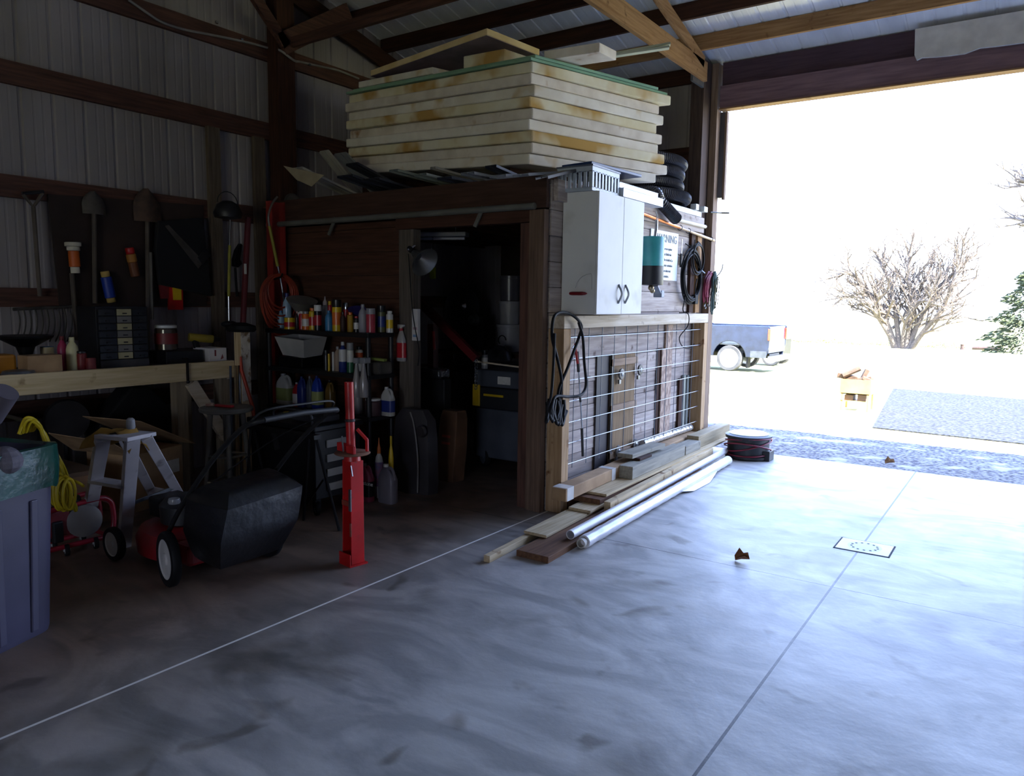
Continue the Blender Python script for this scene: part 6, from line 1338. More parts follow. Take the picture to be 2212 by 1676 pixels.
for f1 in (0.60,): B().bar(A1.lerp(T1, f1), A2.lerp(T2, f1), 0.10, 0.02).obj('step', lm, t, bevel=0.003)
B().bar((T1 + T3) / 2 + Vector((0.03, 0, 0.01)), (T2 + T4) / 2 + Vector((-0.03, 0, 0.01)), 0.20, 0.022).obj('top_step', lm, t, bevel=0.003)
B().bar(A1.lerp(T1, 0.42), R1.lerp(T3, 0.42), 0.012, 0.02).obj('spreader', steel, t); B().bar(R1.lerp(T3, 0.3), R2.lerp(T4, 0.3), 0.02, 0.04).obj('rear_brace', lm, t)
c = (T1 + T2 + T3 + T4) / 4
t = thing('drop_cloth', 'crumpled tan drop cloth lying over the top of the step ladder', 'cloth', (c.x, c.y, zt + 0.022))
b = B(); n = 9; m = 7; rg = random.Random(31); vs = []
for j in range(m):
    for i in range(n):
        u = -1 + 2 * i / (n - 1); v = -1 + 2 * j / (m - 1); p = c + (T2 - T1) * (0.40 + u * 0.85) + (T3 - T1) * 0.75 * v
        ov = max(0, abs(u) - 0.5) * 0.10 * (1.6 if u < 0 else 1) + max(0, abs(v) - 0.55) * 0.20 * (0.5 + 0.5 * math.sin(u * 3))
        vs.append(Vector((p.x, p.y, zt + 0.034 - ov + rg.uniform(0, 0.016))))
fs = [(j * n + i, j * n + i + 1, (j + 1) * n + i + 1, (j + 1) * n + i) for j in range(m - 1) for i in range(n - 1)]
b.add(vs, fs); o = b.obj('cloth', M('tan_cloth', '#a07a33', '#7f5f26', scale=8, rough=0.85), t, smooth=True); so = o.modifiers.new('thick', 'SOLIDIFY'); so.thickness = 0.006
tag(B().lathe([(0.02, 0), (0.024, 0.01), (0.022, 0.05), (0.012, 0.06)], (c.x + 0.02, c.y + 0.02, zt + 0.046), 14).obj('paint_cup', grc, loc=(c.x + 0.02, c.y + 0.02, zt + 0.046), smooth=True), 'small grey cup on the drop cloth on top of the step ladder', 'cup')
# ------------------------------------------------------------------ grey bar stool
sc_ = at(489, 880, Z=0.75); sx_, sy_ = sc_.x, sc_.y
t = thing('bar_stool', 'grey round-topped wooden stool standing at the end of the bench', 'stool', (sx_, sy_, 0))
sm_ = M('stool_grey', '#6d6a62', '#55524b', rough=0.6)
B().lathe([(0.15, 0.715), (0.185, 0.725), (0.19, 0.745), (0.18, 0.755), (0.02, 0.757)], (sx_, sy_, 0), 30).obj('seat', sm_, t, smooth=True)
lg = []
for k in range(4):
    a = PI / 4 + k * PI / 2 + 0.25; p0 = Vector((sx_ + 0.11 * math.cos(a), sy_ + 0.11 * math.sin(a), 0.72)); p1 = Vector((sx_ + 0.17 * math.cos(a), sy_ + 0.17 * math.sin(a), 0)); lg.append((p0, p1))
    B().tube([p0, p1], [0.02, 0.014], 10).obj('leg', sm_, t, smooth=True)
for k in range(4):
    for f1 in (0.45, 0.72):
        a = lg[k][0].lerp(lg[k][1], f1); c_ = lg[(k + 1) % 4][0].lerp(lg[(k + 1) % 4][1], f1); B().tube([a, c_], 0.010, 8).obj('rung', sm_, t, smooth=True)
zs = 0.757
tag(B().lathe([(0.03, 0), (0.035, 0.004), (0.03, 0.02), (0.01, 0.024)], (sx_ - 0.11, sy_ - 0.06, zs), 16).obj('tape_roll', M('silver_orange', '#b9a093', '#8f6250', scale=20, rough=0.3), loc=(sx_ - 0.11, sy_ - 0.06, zs), smooth=True), 'small shiny tape roll lying at the left of the stool seat', 'tape')
tag(B().bar((sx_ - 0.04, sy_ - 0.06, zs + 0.012), (sx_ + 0.11, sy_ - 0.02, zs + 0.012), 0.035, 0.02).obj('red_glove', red_c, loc=(sx_, sy_, zs), bevel=0.008), 'folded red glove lying on the stool seat', 'glove')
# orange-handled tool and pipes leaning behind the stool
tag(B().tube([at(520, 770, X=-5.285), at(522, 800, X=-5.28), at(546, 880, X=-5.25), at(552, 925, X=-5.22)], [0.008, 0.014, 0.016, 0.012], 10).obj('long_orange_tool', M('hot_orange', '#b03a1c', '#8d2b13', rough=0.4), loc=at(540, 860, X=-5.3), smooth=True), 'orange-red long tool handle leaning behind the grey stool', 'handle')
for k, (px, mt, lab) in enumerate(((497, M('rod_blue', '#4d5560', '#3b424c'), 'grey-blue rod leaning on the bench end behind the stool'), (507, M('rod_tan', '#8a7450', '#6f5c3f'), 'tan wooden rod leaning on the bench end behind the stool'), (516, chrome, 'bright steel rod leaning on the bench end behind the stool'))):
    q = at(px, 1010, X=-5.32); q1 = at(px + 1, 800, X=-5.32); q.z = 0
    tag(B().tube([(q.x, q1.y - 0.01, 0.0), (q.x - 0.0, q1.y, 1.0)], 0.010, 8).obj('leaning_rod', mt, loc=(q.x, q1.y, 0), smooth=True), lab, 'rod', None)
# ------------------------------------------------------------------ black rolling tool cart with folding stand
CX, CY = -4.46, 3.72
t = thing('tool_cart', 'black rolling tool cabinet with light drawer fronts behind the mower', 'cart', (CX, CY, 0))
bx0, bx1, by0, by1 = -4.80, -4.08, 3.50, 3.93
B().box((bx0, by0, 0.13), (bx1, by1, 0.62)).obj('cabinet_body', black_mt, t, bevel=0.006)
pw = M('drawer_light', '#96948f', '#7f7d78', rough=0.45)
for k in range(4): B().box((bx1 + 0.001, by0 + 0.10, 0.18 + k * 0.105), (bx1 + 0.012, by1 - 0.10, 0.235 + k * 0.105)).obj('drawer', pw, t, bevel=0.002)
B().box((bx0 - 0.02, by0 - 0.02, 0.621), (bx1 + 0.02, by1 + 0.02, 0.66)).obj('top_tray', black_mt, t, bevel=0.008)
B().tube(smoothpath([(bx1 - 0.40, by0 - 0.02, 0.66), (bx1 - 0.40, by0 - 0.03, 0.74), (bx1 - 0.3, by0 - 0.03, 0.765), (bx1 - 0.06, by0 - 0.03, 0.765), (bx1, by0 - 0.03, 0.74), (bx1, by0 - 0.02, 0.66)], 5), 0.009, 8).obj('push_handle', M('dark_chrome', '#55565a', '#3f4044', rough=0.3, metal=0.8), t, smooth=True)
B().bar((bx0 + 0.28, by0 - 0.008, 0.60), (bx0 + 0.32, by0 - 0.008, 0.45), 0.05, 0.012, (0, 1, 0)).obj('latch', M('dark_chrome', '#55565a', '#3f4044', rough=0.3, metal=0.8), t)
for (x, y) in ((bx0 + 0.06, by0 + 0.06), (bx1 - 0.06, by0 + 0.06), (bx0 + 0.06, by1 - 0.06), (bx1 - 0.06, by1 - 0.06)):
    w_ = wheel('caster', (x, y, 0.055), 0.055, 0.03, t, (0.5, 1, 0), black_ru, M('dark_chrome', '#55565a', '#3f4044', rough=0.3, metal=0.8))
    B().bar((x, y, 0.06), (x, y, 0.13), 0.03, 0.05).obj('fork', black_mt, t)
t = thing('folding_stand', 'thin black folding stand with splayed legs in front of the tool cart', 'stand', (-3.95, 3.42, 0))
for (a, c_) in (((-4.12, 3.42, 0), (-4.02, 3.40, 0.60)), ((-3.735, 3.40, 0), (-4.0, 3.44, 0.60)), ((-4.72, 3.38, 0), (-4.66, 3.40, 0.60)), ((-4.5, 3.44, 0), (-4.68, 3.44, 0.60))): B().tube([a, c_], 0.010, 8).obj('leg', black_mt, t, smooth=True)
B().bar((-4.72, 3.42, 0.61), (-3.96, 3.42, 0.61), 0.06, 0.03).obj('top_bar', black_mt, t)
B().tube([(-4.10, 3.44, 0.12), (-3.86, 3.38, 0.34)], 0.007, 8).obj('stay', black_mt, t)
container('tin', 'oil_tin', 'small yellow-lidded tin standing on the black tool cart', 'tin', 618, 905, 12, 16, Y=3.70, body=M('olive', '#5b5a30'), cap=yellow, zb=0.66)
tag(B().box((-4.45, 3.60, 0.66), (-4.15, 3.80, 0.71)).obj('clutter_tray', M('dark_grey', '#28272b'), loc=(-4.3, 3.7, 0.66), bevel=0.01), 'dark grey tray lying on the black tool cart', 'tray')
# ------------------------------------------------------------------ dim workshop seen through the doorway
t = thing('door_jamb_sack', 'dark vinyl car seat back propped against the left door jamb', 'seat', (-4.15, 4.85, 0))
# upright dark padded panel with pale seam
b = B(); n = 8
prof = [(-4.42, 4.60), (-4.24, 4.57), (-4.06, 4.62), (-3.98, 4.80), (-4.16, 4.86), (-4.36, 4.80)]
S_ = [(0.0, 1.0), (0.10, 1.05), (0.45, 1.0), (0.60, 0.92), (0.68, 0.6)]
cx_, cy_ = -4.04, 4.50
prof = [(-0.19, -0.05), (-0.02, -0.09), (0.16, -0.03), (0.19, 0.05), (0.02, 0.07), (-0.17, 0.06)]
rings = [[Vector((cx_ + x * s_ + 0.0 * z, cy_ + y * s_ , z)) for x, y in prof] for z, s_ in S_]
o = shell(rings, True, True).obj('padding', M('seat_vinyl', '#3a3638', '#2a2729', scale=4, rough=0.35, spec=0.6), t, smooth=True)
B().tube(smoothpath([(cx_ + 0.09, cy_ - 0.075, 0.02), (cx_ + 0.10, cy_ - 0.085, 0.3), (cx_ + 0.06, cy_ - 0.08, 0.55), (cx_ + 0.0, cy_ - 0.06, 0.66)], 5), 0.006, 7).obj('seam', M('seam_grey', '#8a8784', '#706d6a', rough=0.3), t, smooth=True)
B().lathe([(0.04, 0), (0.05, 0.01), (0.04, 0.03)], (cx_ + 0.13, cy_ - 0.06, 0.52), 16, (0, -1, 0)).obj('round_knob', M('seat_vinyl', '#2c2a2c'), t, smooth=True)
t.name = 'car_seat_back'
t = thing('paper_sack', 'brown paper sack with red print standing just inside the doorway', 'sack', (-3.98, 5.0, 0))
rings = [[Vector((-4.08 + x * s_ + 0.08 * z, 4.98 + y * s_, z)) for x, y in ((-0.10, -0.07), (0.10, -0.08), (0.12, 0.06), (-0.10, 0.07))] for z, s_ in ((0, 1.0), (0.3, 1.05), (0.55, 0.95), (0.62, 0.8))]
shell(rings, True, True).obj('sack', M('sack_brown', '#6d4d36', '#533926', rough=0.8), t, bevel=0.01)
for z in (0.34, 0.40): B().bar((-4.12 + 0.08 * z, 4.894, z), (-4.03 + 0.08 * z, 4.892, z), 0.004, 0.02).obj('red_print', M('sack_print', '#a04a36', '#84392a'), t)
# grey wheeled tool chest
gx0, gx1 = at(1035, 900, Y=5.6).x, -3.45
t = thing('tool_chest', 'grey wheeled plastic tool chest with yellow latches inside the doorway', 'tool chest', (-3.8, 5.75, 0))
gm = M('chest_grey', '#4d525c', '#3e424b', rough=0.5); cy0, cy1 = 5.55, 5.95
B().box((gx0, cy0, 0.10), (gx1, cy1, 0.56)).obj('lower_bin', gm, t, bevel=0.015)
B().box((gx0 - 0.01, cy0 - 0.01, 0.565), (gx1, cy1, 0.76)).obj('middle_drawer_case', M('chest_dark', '#24262b', '#1a1c20', rough=0.5), t, bevel=0.01)
B().box((gx0 - 0.015, cy0 - 0.015, 0.765), (gx1, cy1, 0.92)).obj('top_case', gm, t, bevel=0.012)
B().box((gx0 - 0.02, cy0 - 0.03, 0.58), (gx0 + 0.06, cy0 - 0.011, 0.78)).obj('latch', yellow, t, bevel=0.005); B().box((gx0 + 0.10, cy0 - 0.02, 0.68), (gx0 + 0.32, cy0 - 0.011, 0.70)).obj('drawer_pull', yellow, t)
B().box((gx0 + 0.26, cy0 - 0.021, 0.80), (gx0 + 0.40, cy0 - 0.016, 0.87)).obj('paper_label', wht, t)
wheel('wheel', (gx0 + 0.07, cy0 + 0.06, 0.10), 0.10, 0.05, t, (0.6, 1, 0), black_ru, gm); wheel('wheel', (gx1 - 0.05, cy0 + 0.06, 0.10), 0.10, 0.05, t, (0, 1, 0), black_ru, gm)
container('capcan', 'spray_can', 'grey spray can standing on the wheeled tool chest', 'can', 1047, 798, 14, 42, Y=5.62, body=grc, cap=blkc, lbl=whc, zb=0.921)
t = thing('wood_slat', 'pale thin stick lying across the tool chest lid', 'stick', (-3.9, 5.6, 0.93)); B().bar((gx0 - 0.06, 5.58, 0.99), (gx1, 5.72, 0.930), 0.02, 0.014).obj('stick', paleX, t); t.name = 'thin_stick'
# stacked buckets on a bench in the back
zb_ = 1.0
t = thing('back_workbench', 'dark cluttered workbench against the back wall of the workshop', 'workbench', (-3.9, 6.9, 0))
B().box((-5.6, 6.55, 0.95), (-3.0, 7.45, 0.995)).obj('worktop', darkX if 'darkX' in dir() else dark, t)
for x in (-5.5, -4.3, -3.1): B().box((x, 6.6, 0), (x + 0.08, 6.68, 0.949)).obj('leg', darkZ, t); 
bw = M('bucket_white', '#8e8c90', '#7a787c', rough=0.45)
for k, (zz, h, lab, mt) in enumerate(((0.996, 0.30, 'lowest white bucket with dark print on the back workbench', bw), (1.30, 0.25, 'middle white bucket stacked on the printed one', bw), (1.555, 0.27, 'smoky clear bucket topmost of the stack', M('bucket_smoke', '#4d4b52', '#3d3b42', rough=0.3)))):
    c = at(1101, 660, Y=6.85)
    t = thing('bucket', lab, 'bucket', (c.x, 6.85, zz), group='stacked buckets in the workshop')
    r_ = 0.135 if k == 0 else 0.115
    B().lathe([(r_ * 0.9, zz), (r_ * 1.0, zz + h - 0.03), (r_ * 1.05, zz + h - 0.028), (r_ * 1.05, zz + h - 0.002), (r_ * 0.96, zz + h), (r_ * 0.85, zz + 0.03)], (c.x, 6.85, 0), 26).obj('pail', mt, t, smooth=True)
    if k == 0: B().tube(arc((c.x, 6.85 - r_ * 1.02, zz + 0.13), 0.05, 0, PI * 1.3, 12), 0.006, 6).obj('print_arc', blkc, t)
# dark wheel on the back wall and chop-saw shape
c = at(1000, 660, Y=7.0)
t = thing('spoked_wheel', 'dark bandsaw wheel with bright hub at the back of the workshop', 'wheel', c)
B().lathe([(0.20, 0), (0.21, 0.01), (0.21, 0.05), (0.20, 0.06), (0.17, 0.04), (0.07, 0.035), (0.02, 0.05)], c, 34, (0.3, -1, 0)).obj('rim', M('wheel_dark', '#4a484e', '#343238', rough=0.4), t, smooth=True)
B().lathe([(0.06, 0.05), (0.065, 0.06), (0.02, 0.075), (0.01, 0.10)], c, 20, (0.3, -1, 0)).obj('hub', chrome, t, smooth=True)
B().bar(Vector((c.x, c.y + 0.03, c.z)), Vector((c.x, c.y + 0.03, 0.996)), 0.08, 0.06).obj('stand', black_mt, t)
c = at(1020, 691, Y=6.85)
t = thing('grinder', 'small bench grinder with grey dial below the dark wheel', 'grinder', c)
B().lathe([(0.03, -0.12), (0.09, -0.10), (0.09, 0.0), (0.05, 0.01), (0.045, 0.02)], c, 20, (0.2, -1, 0)).obj('motor', M('engine_dark', '#2a2a2c'), t, smooth=True); B().lathe([(0.04, 0.02), (0.045, 0.025), (0.02, 0.03)], c, 20, (0.2, -1, 0)).obj('dial', steel, t, smooth=True)
B().bar(Vector((c.x, c.y + 0.05, c.z - 0.06)), Vector((c.x, c.y + 0.05, 0.996)), 0.16, 0.12).obj('base', black_mt, t)
# dark red diagonal engine hoist beam
t = thing('engine_hoist', 'dark red engine hoist arm slanting down across the dark workshop', 'hoist', (-4.4, 5.4, 0))
hr = M('hoist_red', '#5c1418', '#430d10', rough=0.4)
a = at(905, 650, Y=5.3); c_ = at(1030, 775, Y=5.35)
B().bar(a, c_, 0.06, 0.07).obj('boom', hr, t, bevel=0.004); B().bar(at(935, 700, Y=5.32), Vector((at(935, 700, Y=5.32).x, 5.32, 0.05)), 0.07, 0.07).obj('mast', hr, t); B().box((-4.75, 5.20, 0.0), (-4.15, 5.30, 0.05)).obj('base_leg', hr, t)
B().tube([at(936, 715, Y=5.25), at(938, 755, Y=5.25)], 0.014, 10).obj('hydraulic_ram', red_pt, t, smooth=True)
pts = [c_ + Vector((0.0, -0.01, -0.02 - 0.03 * i)) for i in range(9)]
b = B()
for i, p in enumerate(pts): b.tube(arc(p, 0.016, 0, 2 * PI, 10, (1, 0, 0) if i % 2 else (0, 1, 0), (0, 0, 1))[:-1], 0.004, 6, ring=True)
b.obj('chain', chrome, t)
# fluorescent fitting under the loft, yellow tag, shiny foil, clutter
c0 = at(902, 512, Y=5.35); c1 = at(996, 525, Y=5.35)
t = thing('fluorescent_fixture', 'unlit tube light fitting hung under the loft inside the doorway', 'light', (-4.4, 5.4, 2.1))
B().bar(Vector((-4.75, 5.1, 2.13)), Vector((-4.17, 5.33, 2.13)), 0.12, 0.04).obj('housing', M('fixture_white', '#8d8d97', '#75757f', rough=0.4), t, bevel=0.006); B().tube([(-4.73, 5.1, 2.095), (-4.19, 5.32, 2.095)], 0.013, 10).obj('tube', M('tube_off', '#a9a9b5', '#9494a0', rough=0.3), t, smooth=True)
for x in (-4.65, -4.3): B().tube([(x, 5.15 + (x + 4.75) * 0.39, 2.15), (x, 5.15 + (x + 4.75) * 0.39, 2.392)], 0.004, 6).obj('chain', steel, t)
q = at(935, 590, Y=5.2)
tag(B().box((q.x - 0.03, 5.19, q.z - 0.05), (q.x + 0.03, 5.205, q.z + 0.05)).obj('yellow_tag', M('hi_vis', '#a8ac22', '#8a8e18'), loc=q), 'yellow-green tag hanging in the dark just inside the doorway', 'tag')
tag(B().tube([(q.x, 5.2, q.z + 0.05), (q.x, 5.2, 2.392)], 0.003, 6).obj('hanging_string', black_ru, loc=q), 'thin dark string holding the yellow-green tag', 'string')
t = thing('side_cabinet', 'dark low cabinet standing behind the left door jamb', 'cabinet', (-4.9, 5.3, 0))
B().box((-5.25, 5.08, 0), (-4.22, 5.18, 0.86)).obj('cabinet_body', M('dark_panel', '#1f1d20', '#151316', rough=0.6), t, bevel=0.01)
q = at(930, 775, Y=5.13)
tag(B().box((-4.50, 5.04, 0.862), (-4.24, 5.19, 0.95)).obj('foil_pack', M('foil', '#a5a6aa', '#7a7b80', scale=14, rough=0.15, metal=0.9, bump=1.0), loc=(-4.4, 5.1, 0.862), bevel=0.02), 'crumpled shiny foil pack lying on the dark cabinet by the jamb', 'pack')
c = at(1078, 735, Y=6.3)
t = thing('machine_cover', 'shiny rounded steel machine cover on the stand by the buckets', 'cover', (c.x, 6.3, 0.92))
B().lathe([(0.13, 0), (0.14, 0.02), (0.12, 0.10), (0.06, 0.16), (0.02, 0.17)], (c.x, 6.3, 0.93), 26).obj('cover', M('cover_grey', '#5f5f63', '#48484c', rough=0.25, metal=0.6), t, smooth=True)
B().box((c.x - 0.20, 6.15, 0.0), (c.x + 0.18, 6.45, 0.929)).obj('stand', M('dark_panel', '#1f1d20'), t)
# pegboard clutter on the back wall
t = thing('back_pegboard', 'dark pegboard with small hung tools on the workshop back wall', 'pegboard', (-4.4, 7.8, 1.6))
B().box((-5.6, 7.85, 1.02), (-3.2, 7.874, 2.3)).obj('board', M('hardboard', '#33241d'), t)
rg = random.Random(77)
for k in range(14):
    x = -5.2 + 0.14 * k + rg.uniform(-0.03, 0.03); z = 1.95 - rg.uniform(0, 0.25); L = rg.uniform(0.12, 0.28)
    B().bar((x, 7.842, z), (x + rg.uniform(-0.02, 0.02), 7.842, z - L), rg.uniform(0.02, 0.05), 0.012, (0, 1, 0)).obj('small_tool', [steel, black_mt, dred, M('dull_steel', '#57524c')][k % 4], t)
# ------------------------------------------------------------------ pickup truck
def wpt(px, py): return at(px, py, ground=True)
w0 = wpt(1574, 801); TYY = w0.y; TZ = gz(TYY); WR = 0.39
t = thing('pickup_truck', 'dark blue pickup truck parked on the bright grass beyond the door post', 'truck', (w0.x, TYY, TZ))
paint = M('truck_blue', '#252f4a', '#1c243a', rough=0.22, spec=0.8, metal=0.3); lowp = M('truck_grey', '#5d6168', '#4a4e55', rough=0.3, metal=0.5)
def tp(px, py, dy=0.0): return at(px, py, Y=TYY - 0.02 + dy)
wc = Vector((w0.x, TYY, TZ + WR))
zt_ = tp(1600, 703).z; zb_ = tp(1600, 771).z; xr = tp(1664, 720).x; zmid = tp(1600, 748).z
ra = 0.50
def side(yo, nm):
    pl = [(wc.x - 4.2, zb_), (wc.x - ra, zb_)] + [(wc.x + ra * math.cos(a), wc.z + 0.02 + ra * math.sin(a)) for a in [PI - PI * i / 14 for i in range(15)] if wc.z + 0.02 + ra * math.sin(a) > zb_] + [(wc.x + ra, zb_), (xr - 0.10, zb_), (xr - 0.02, zmid), (xr, zt_ - 0.04), (xr - 0.03, zt_), (wc.x - 1.15, zt_), (wc.x - 1.2, zt_ + 0.02), (wc.x - 4.2, zt_ - 0.1)]
    b = B().prism([(x, yo, z) for x, z in pl], (0, 0.06, 0)); return b.obj(nm, paint, t, bevel=0.02)
side(TYY - 0.05, 'bed_side'); side(TYY + 1.75, 'bed_side')
B().box((xr - 0.10, TYY, zb_ + 0.14), (xr - 0.03, TYY + 1.76, zt_ - 0.02)).obj('tailgate', paint, t, bevel=0.015)
B().box((wc.x - 1.2, TYY, zb_ + 0.35), (xr - 0.1, TYY + 1.76, zb_ + 0.40)).obj('bed_floor', lowp, t)
B().box((xr - 0.55, TYY - 0.055, zb_ + 0.0), (xr - 0.08, TYY - 0.048, zb_ + 0.20)).obj('lower_trim', lowp, t, bevel=0.004)
B().box((xr - 0.06, TYY - 0.06, zt_ - 0.42), (xr + 0.012, TYY + 0.10, zt_ - 0.08)).obj('tail_light', M('tail_red', '#c4543a', '#a83c28', rough=0.2), t, bevel=0.01); B().box((xr - 0.06, TYY + 1.7, zt_ - 0.42), (xr + 0.012, TYY + 1.82, zt_ - 0.08)).obj('tail_light', M('tail_red', '#c4543a'), t, bevel=0.01)
B().box((xr - 0.05, TYY - 0.02, zb_ - 0.10), (xr + 0.14, TYY + 1.8, zb_ + 0.06)).obj('rear_bumper', M('bumper_chrome', '#cfd2d6', '#b2b5b9', rough=0.2, metal=0.9), t, bevel=0.02)
for yy in (TYY + 0.02, TYY + 1.70):
    for xx in (wc.x, wc.x - 3.6):
        w_ = wheel('wheel', (xx, yy + 0.05, TZ + WR), WR, 0.24, t, (0, 1, 0), M('tyre', '#4a4a4c', '#353537', rough=0.8), M('rim_silver', '#c9cacd', '#a9aaad', rough=0.3, metal=0.7))
        b = B()
        for k in range(8): a = 2 * PI * k / 8; b.lathe([(0.012, 0), (0.012, 0.02)], (xx + 0.06 * math.cos(a), yy - 0.075, TZ + WR + 0.06 * math.sin(a)), 8, (0, -1, 0))
        b.obj('lug_nuts', M('lug', '#6a5a48', '#554838'), w_)
B().tube([(wc.x, TYY + 0.15, wc.z), (wc.x, TYY + 1.7, wc.z)], 0.06, 10).obj('rear_axle', black_mt, t); B().box((wc.x - 4.2, TYY + 0.35, zb_ - 0.02), (xr - 0.1, TYY + 1.4, zb_ + 0.10)).obj('chassis', black_mt, t)
B().prism([(wc.x + 0.50, TYY + 0.02, TZ + 0.12), (wc.x + 0.53, TYY + 0.02, TZ + 0.50), (wc.x + 0.56, TYY + 0.02, TZ + 0.50), (wc.x + 0.56, TYY + 0.02, TZ + 0.12)], (0, 0.26, 0)).obj('mud_flap', black_ru, t)
# cab and bonnet (behind the barn wall from here)
b = B().prism([(wc.x - 1.25, TYY, zt_), (wc.x - 1.35, TYY + 0.12, zt_ + 0.62), (wc.x - 2.55, TYY + 0.12, zt_ + 0.62), (wc.x - 3.1, TYY, zt_)], (0, 1.55, 0)); b.obj('cab', paint, t, bevel=0.04)
B().prism([(wc.x - 1.45, TYY + 0.03, zt_ + 0.06), (wc.x - 1.5, TYY + 0.10, zt_ + 0.54), (wc.x - 2.5, TYY + 0.10, zt_ + 0.54), (wc.x - 2.9, TYY + 0.03, zt_ + 0.06)], (0, 0.02, 0)).obj('side_glass', M('dark_glass', '#22282e', '#171b20', rough=0.08, spec=1.0), t)
B().box((wc.x - 4.9, TYY, zb_ + 0.1), (wc.x - 4.2, TYY + 1.76, zt_ - 0.12)).obj('bonnet', paint, t, bevel=0.06)
# pale trailer end just behind the truck
q = at(1683, 712, Y=TYY + 4.5)
t = thing('parked_trailer', 'pale grey utility trailer end showing just past the truck tail', 'trailer', (q.x, TYY + 4.5, gz(TYY + 4.5)))
zz = gz(TYY + 4.5)
za_ = at(1683, 706, Y=TYY + 4.5).z; zc_ = at(1683, 733, Y=TYY + 4.5).z
B().box((q.x - 2.2, TYY + 4.5, zc_), (q.x + 0.22, TYY + 6.0, za_)).obj('box_body', M('trailer_grey', '#8d8a92', '#76737b', rough=0.5), t, bevel=0.03); B().box((q.x + 0.22, TYY + 4.55, zc_ + 0.1), (q.x + 0.25, TYY + 4.8, za_ - 0.1)).obj('lamp', M('tail_red', '#c4543a'), t)
wheel('wheel', (q.x - 0.25, TYY + 4.62, zz + 0.33), 0.33, 0.2, t, (0, 1, 0), M('tyre', '#4a4a4c'), M('rim_silver', '#c9cacd')); wheel('wheel', (q.x - 0.25, TYY + 5.9, zz + 0.33), 0.33, 0.2, t, (0, 1, 0), M('tyre', '#4a4a4c'), M('rim_silver', '#c9cacd'))
B().box((q.x - 2.0, TYY + 4.7, zz + 0.30), (q.x + 0.1, TYY + 5.8, zc_)).obj('chassis', black_mt, t)
# ------------------------------------------------------------------ yellow cart loaded with firewood
g0 = wpt(1846, 888); GY = g0.y; GZ = gz(GY)
t = thing('yellow_cart', 'small yellow garden cart loaded with firewood on the gravel edge', 'cart', (g0.x, GY, GZ))
gp = lambda px, py: at(px, py, Y=GY)
yp = M('cart_yellow', '#cdac58', '#b8964a', rough=0.5)
xl, xr_ = gp(1817, 840).x, gp(1878, 840).x; z1, z2_ = gp(1846, 852).z, gp(1846, 820).z
b = B(); th = 0.015; yb0, yb1 = GY, GY + 0.45
b.box((xl, yb0, z1), (xr_, yb1, z1 + th)).box((xl - 0.02, yb0, z1), (xr_ + 0.02, yb0 + th, z2_)).box((xl - 0.02, yb1 - th, z1), (xr_ + 0.02, yb1, z2_)).box((xl - 0.02, yb0 + th, z1), (xl - 0.02 + th, yb1 - th, z2_)).box((xr_ + 0.02 - th, yb0 + th, z1), (xr_ + 0.02, yb1 - th, z2_))
b.obj('tub', yp, t)
zsh = gp(1846, 868).z
B().box((xl, yb0, zsh), (xr_ - 0.05, yb1, zsh + 0.012)).obj('lower_shelf', yp, t)
for x in (xl, xr_ - 0.03):
    for y in (yb0, yb1 - 0.03): B().box((x, y, GZ), (x + 0.03, y + 0.03, z1)).obj('leg', yp, t)
rg = random.Random(5); lgm = M('split_log', '#5b4636', '#443428', scale=14, rough=0.9)
labs = ['split log lying highest at the left of the yellow cart', 'split log sticking out at the left end of the yellow cart', 'split log lying crosswise in the middle of the yellow cart', 'dark split log standing up at the back of the yellow cart', 'short split log at the right side of the yellow cart', 'split log lying flat at the bottom of the yellow cart load']
for k, (dx, dz, L, r_, ang) in enumerate(((0.12, 0.26, 0.28, 0.045, 0.5), (0.05, 0.17, 0.30, 0.05, -0.2), (0.24, 0.12, 0.34, 0.05, 0.2), (0.30, 0.20, 0.20, 0.045, 1.2), (0.36, 0.14, 0.14, 0.045, -0.4), (0.22, 0.03, 0.36, 0.05, 0.0))):
    c = Vector((xl + dx, GY + 0.12 + 0.05 * (k % 4), z1 + 0.10 + dz)); d = Vector((math.cos(ang), 0.25, math.sin(ang))) * L / 2
    pl = []; q_ = Vector((0, 0, 1)).rotation_difference(d.normalized())
    for i in range(7): a = 2 * PI * i / 7 + rg.uniform(-0.3, 0.3); pl.append(c - d + q_ @ Vector((r_ * rg.uniform(0.7, 1.1) * math.cos(a), r_ * rg.uniform(0.7, 1.1) * math.sin(a), 0)))
    tag(B().prism(pl, d * 2).obj('split_log', lgm, loc=c), labs[k], 'log', 'firewood in the yellow cart')
B().box((xl + 0.05, GY + 0.05, zsh + 0.013), (xl + 0.18, GY + 0.30, zsh + 0.10)).obj('stored_block', M('dark_log', '#5a4434', '#43322a'), t); B().box((xl + 0.25, GY + 0.05, zsh + 0.013), (xl + 0.38, GY + 0.30, zsh + 0.12)).obj('stored_block', M('dark_log', '#5a4434'), t)
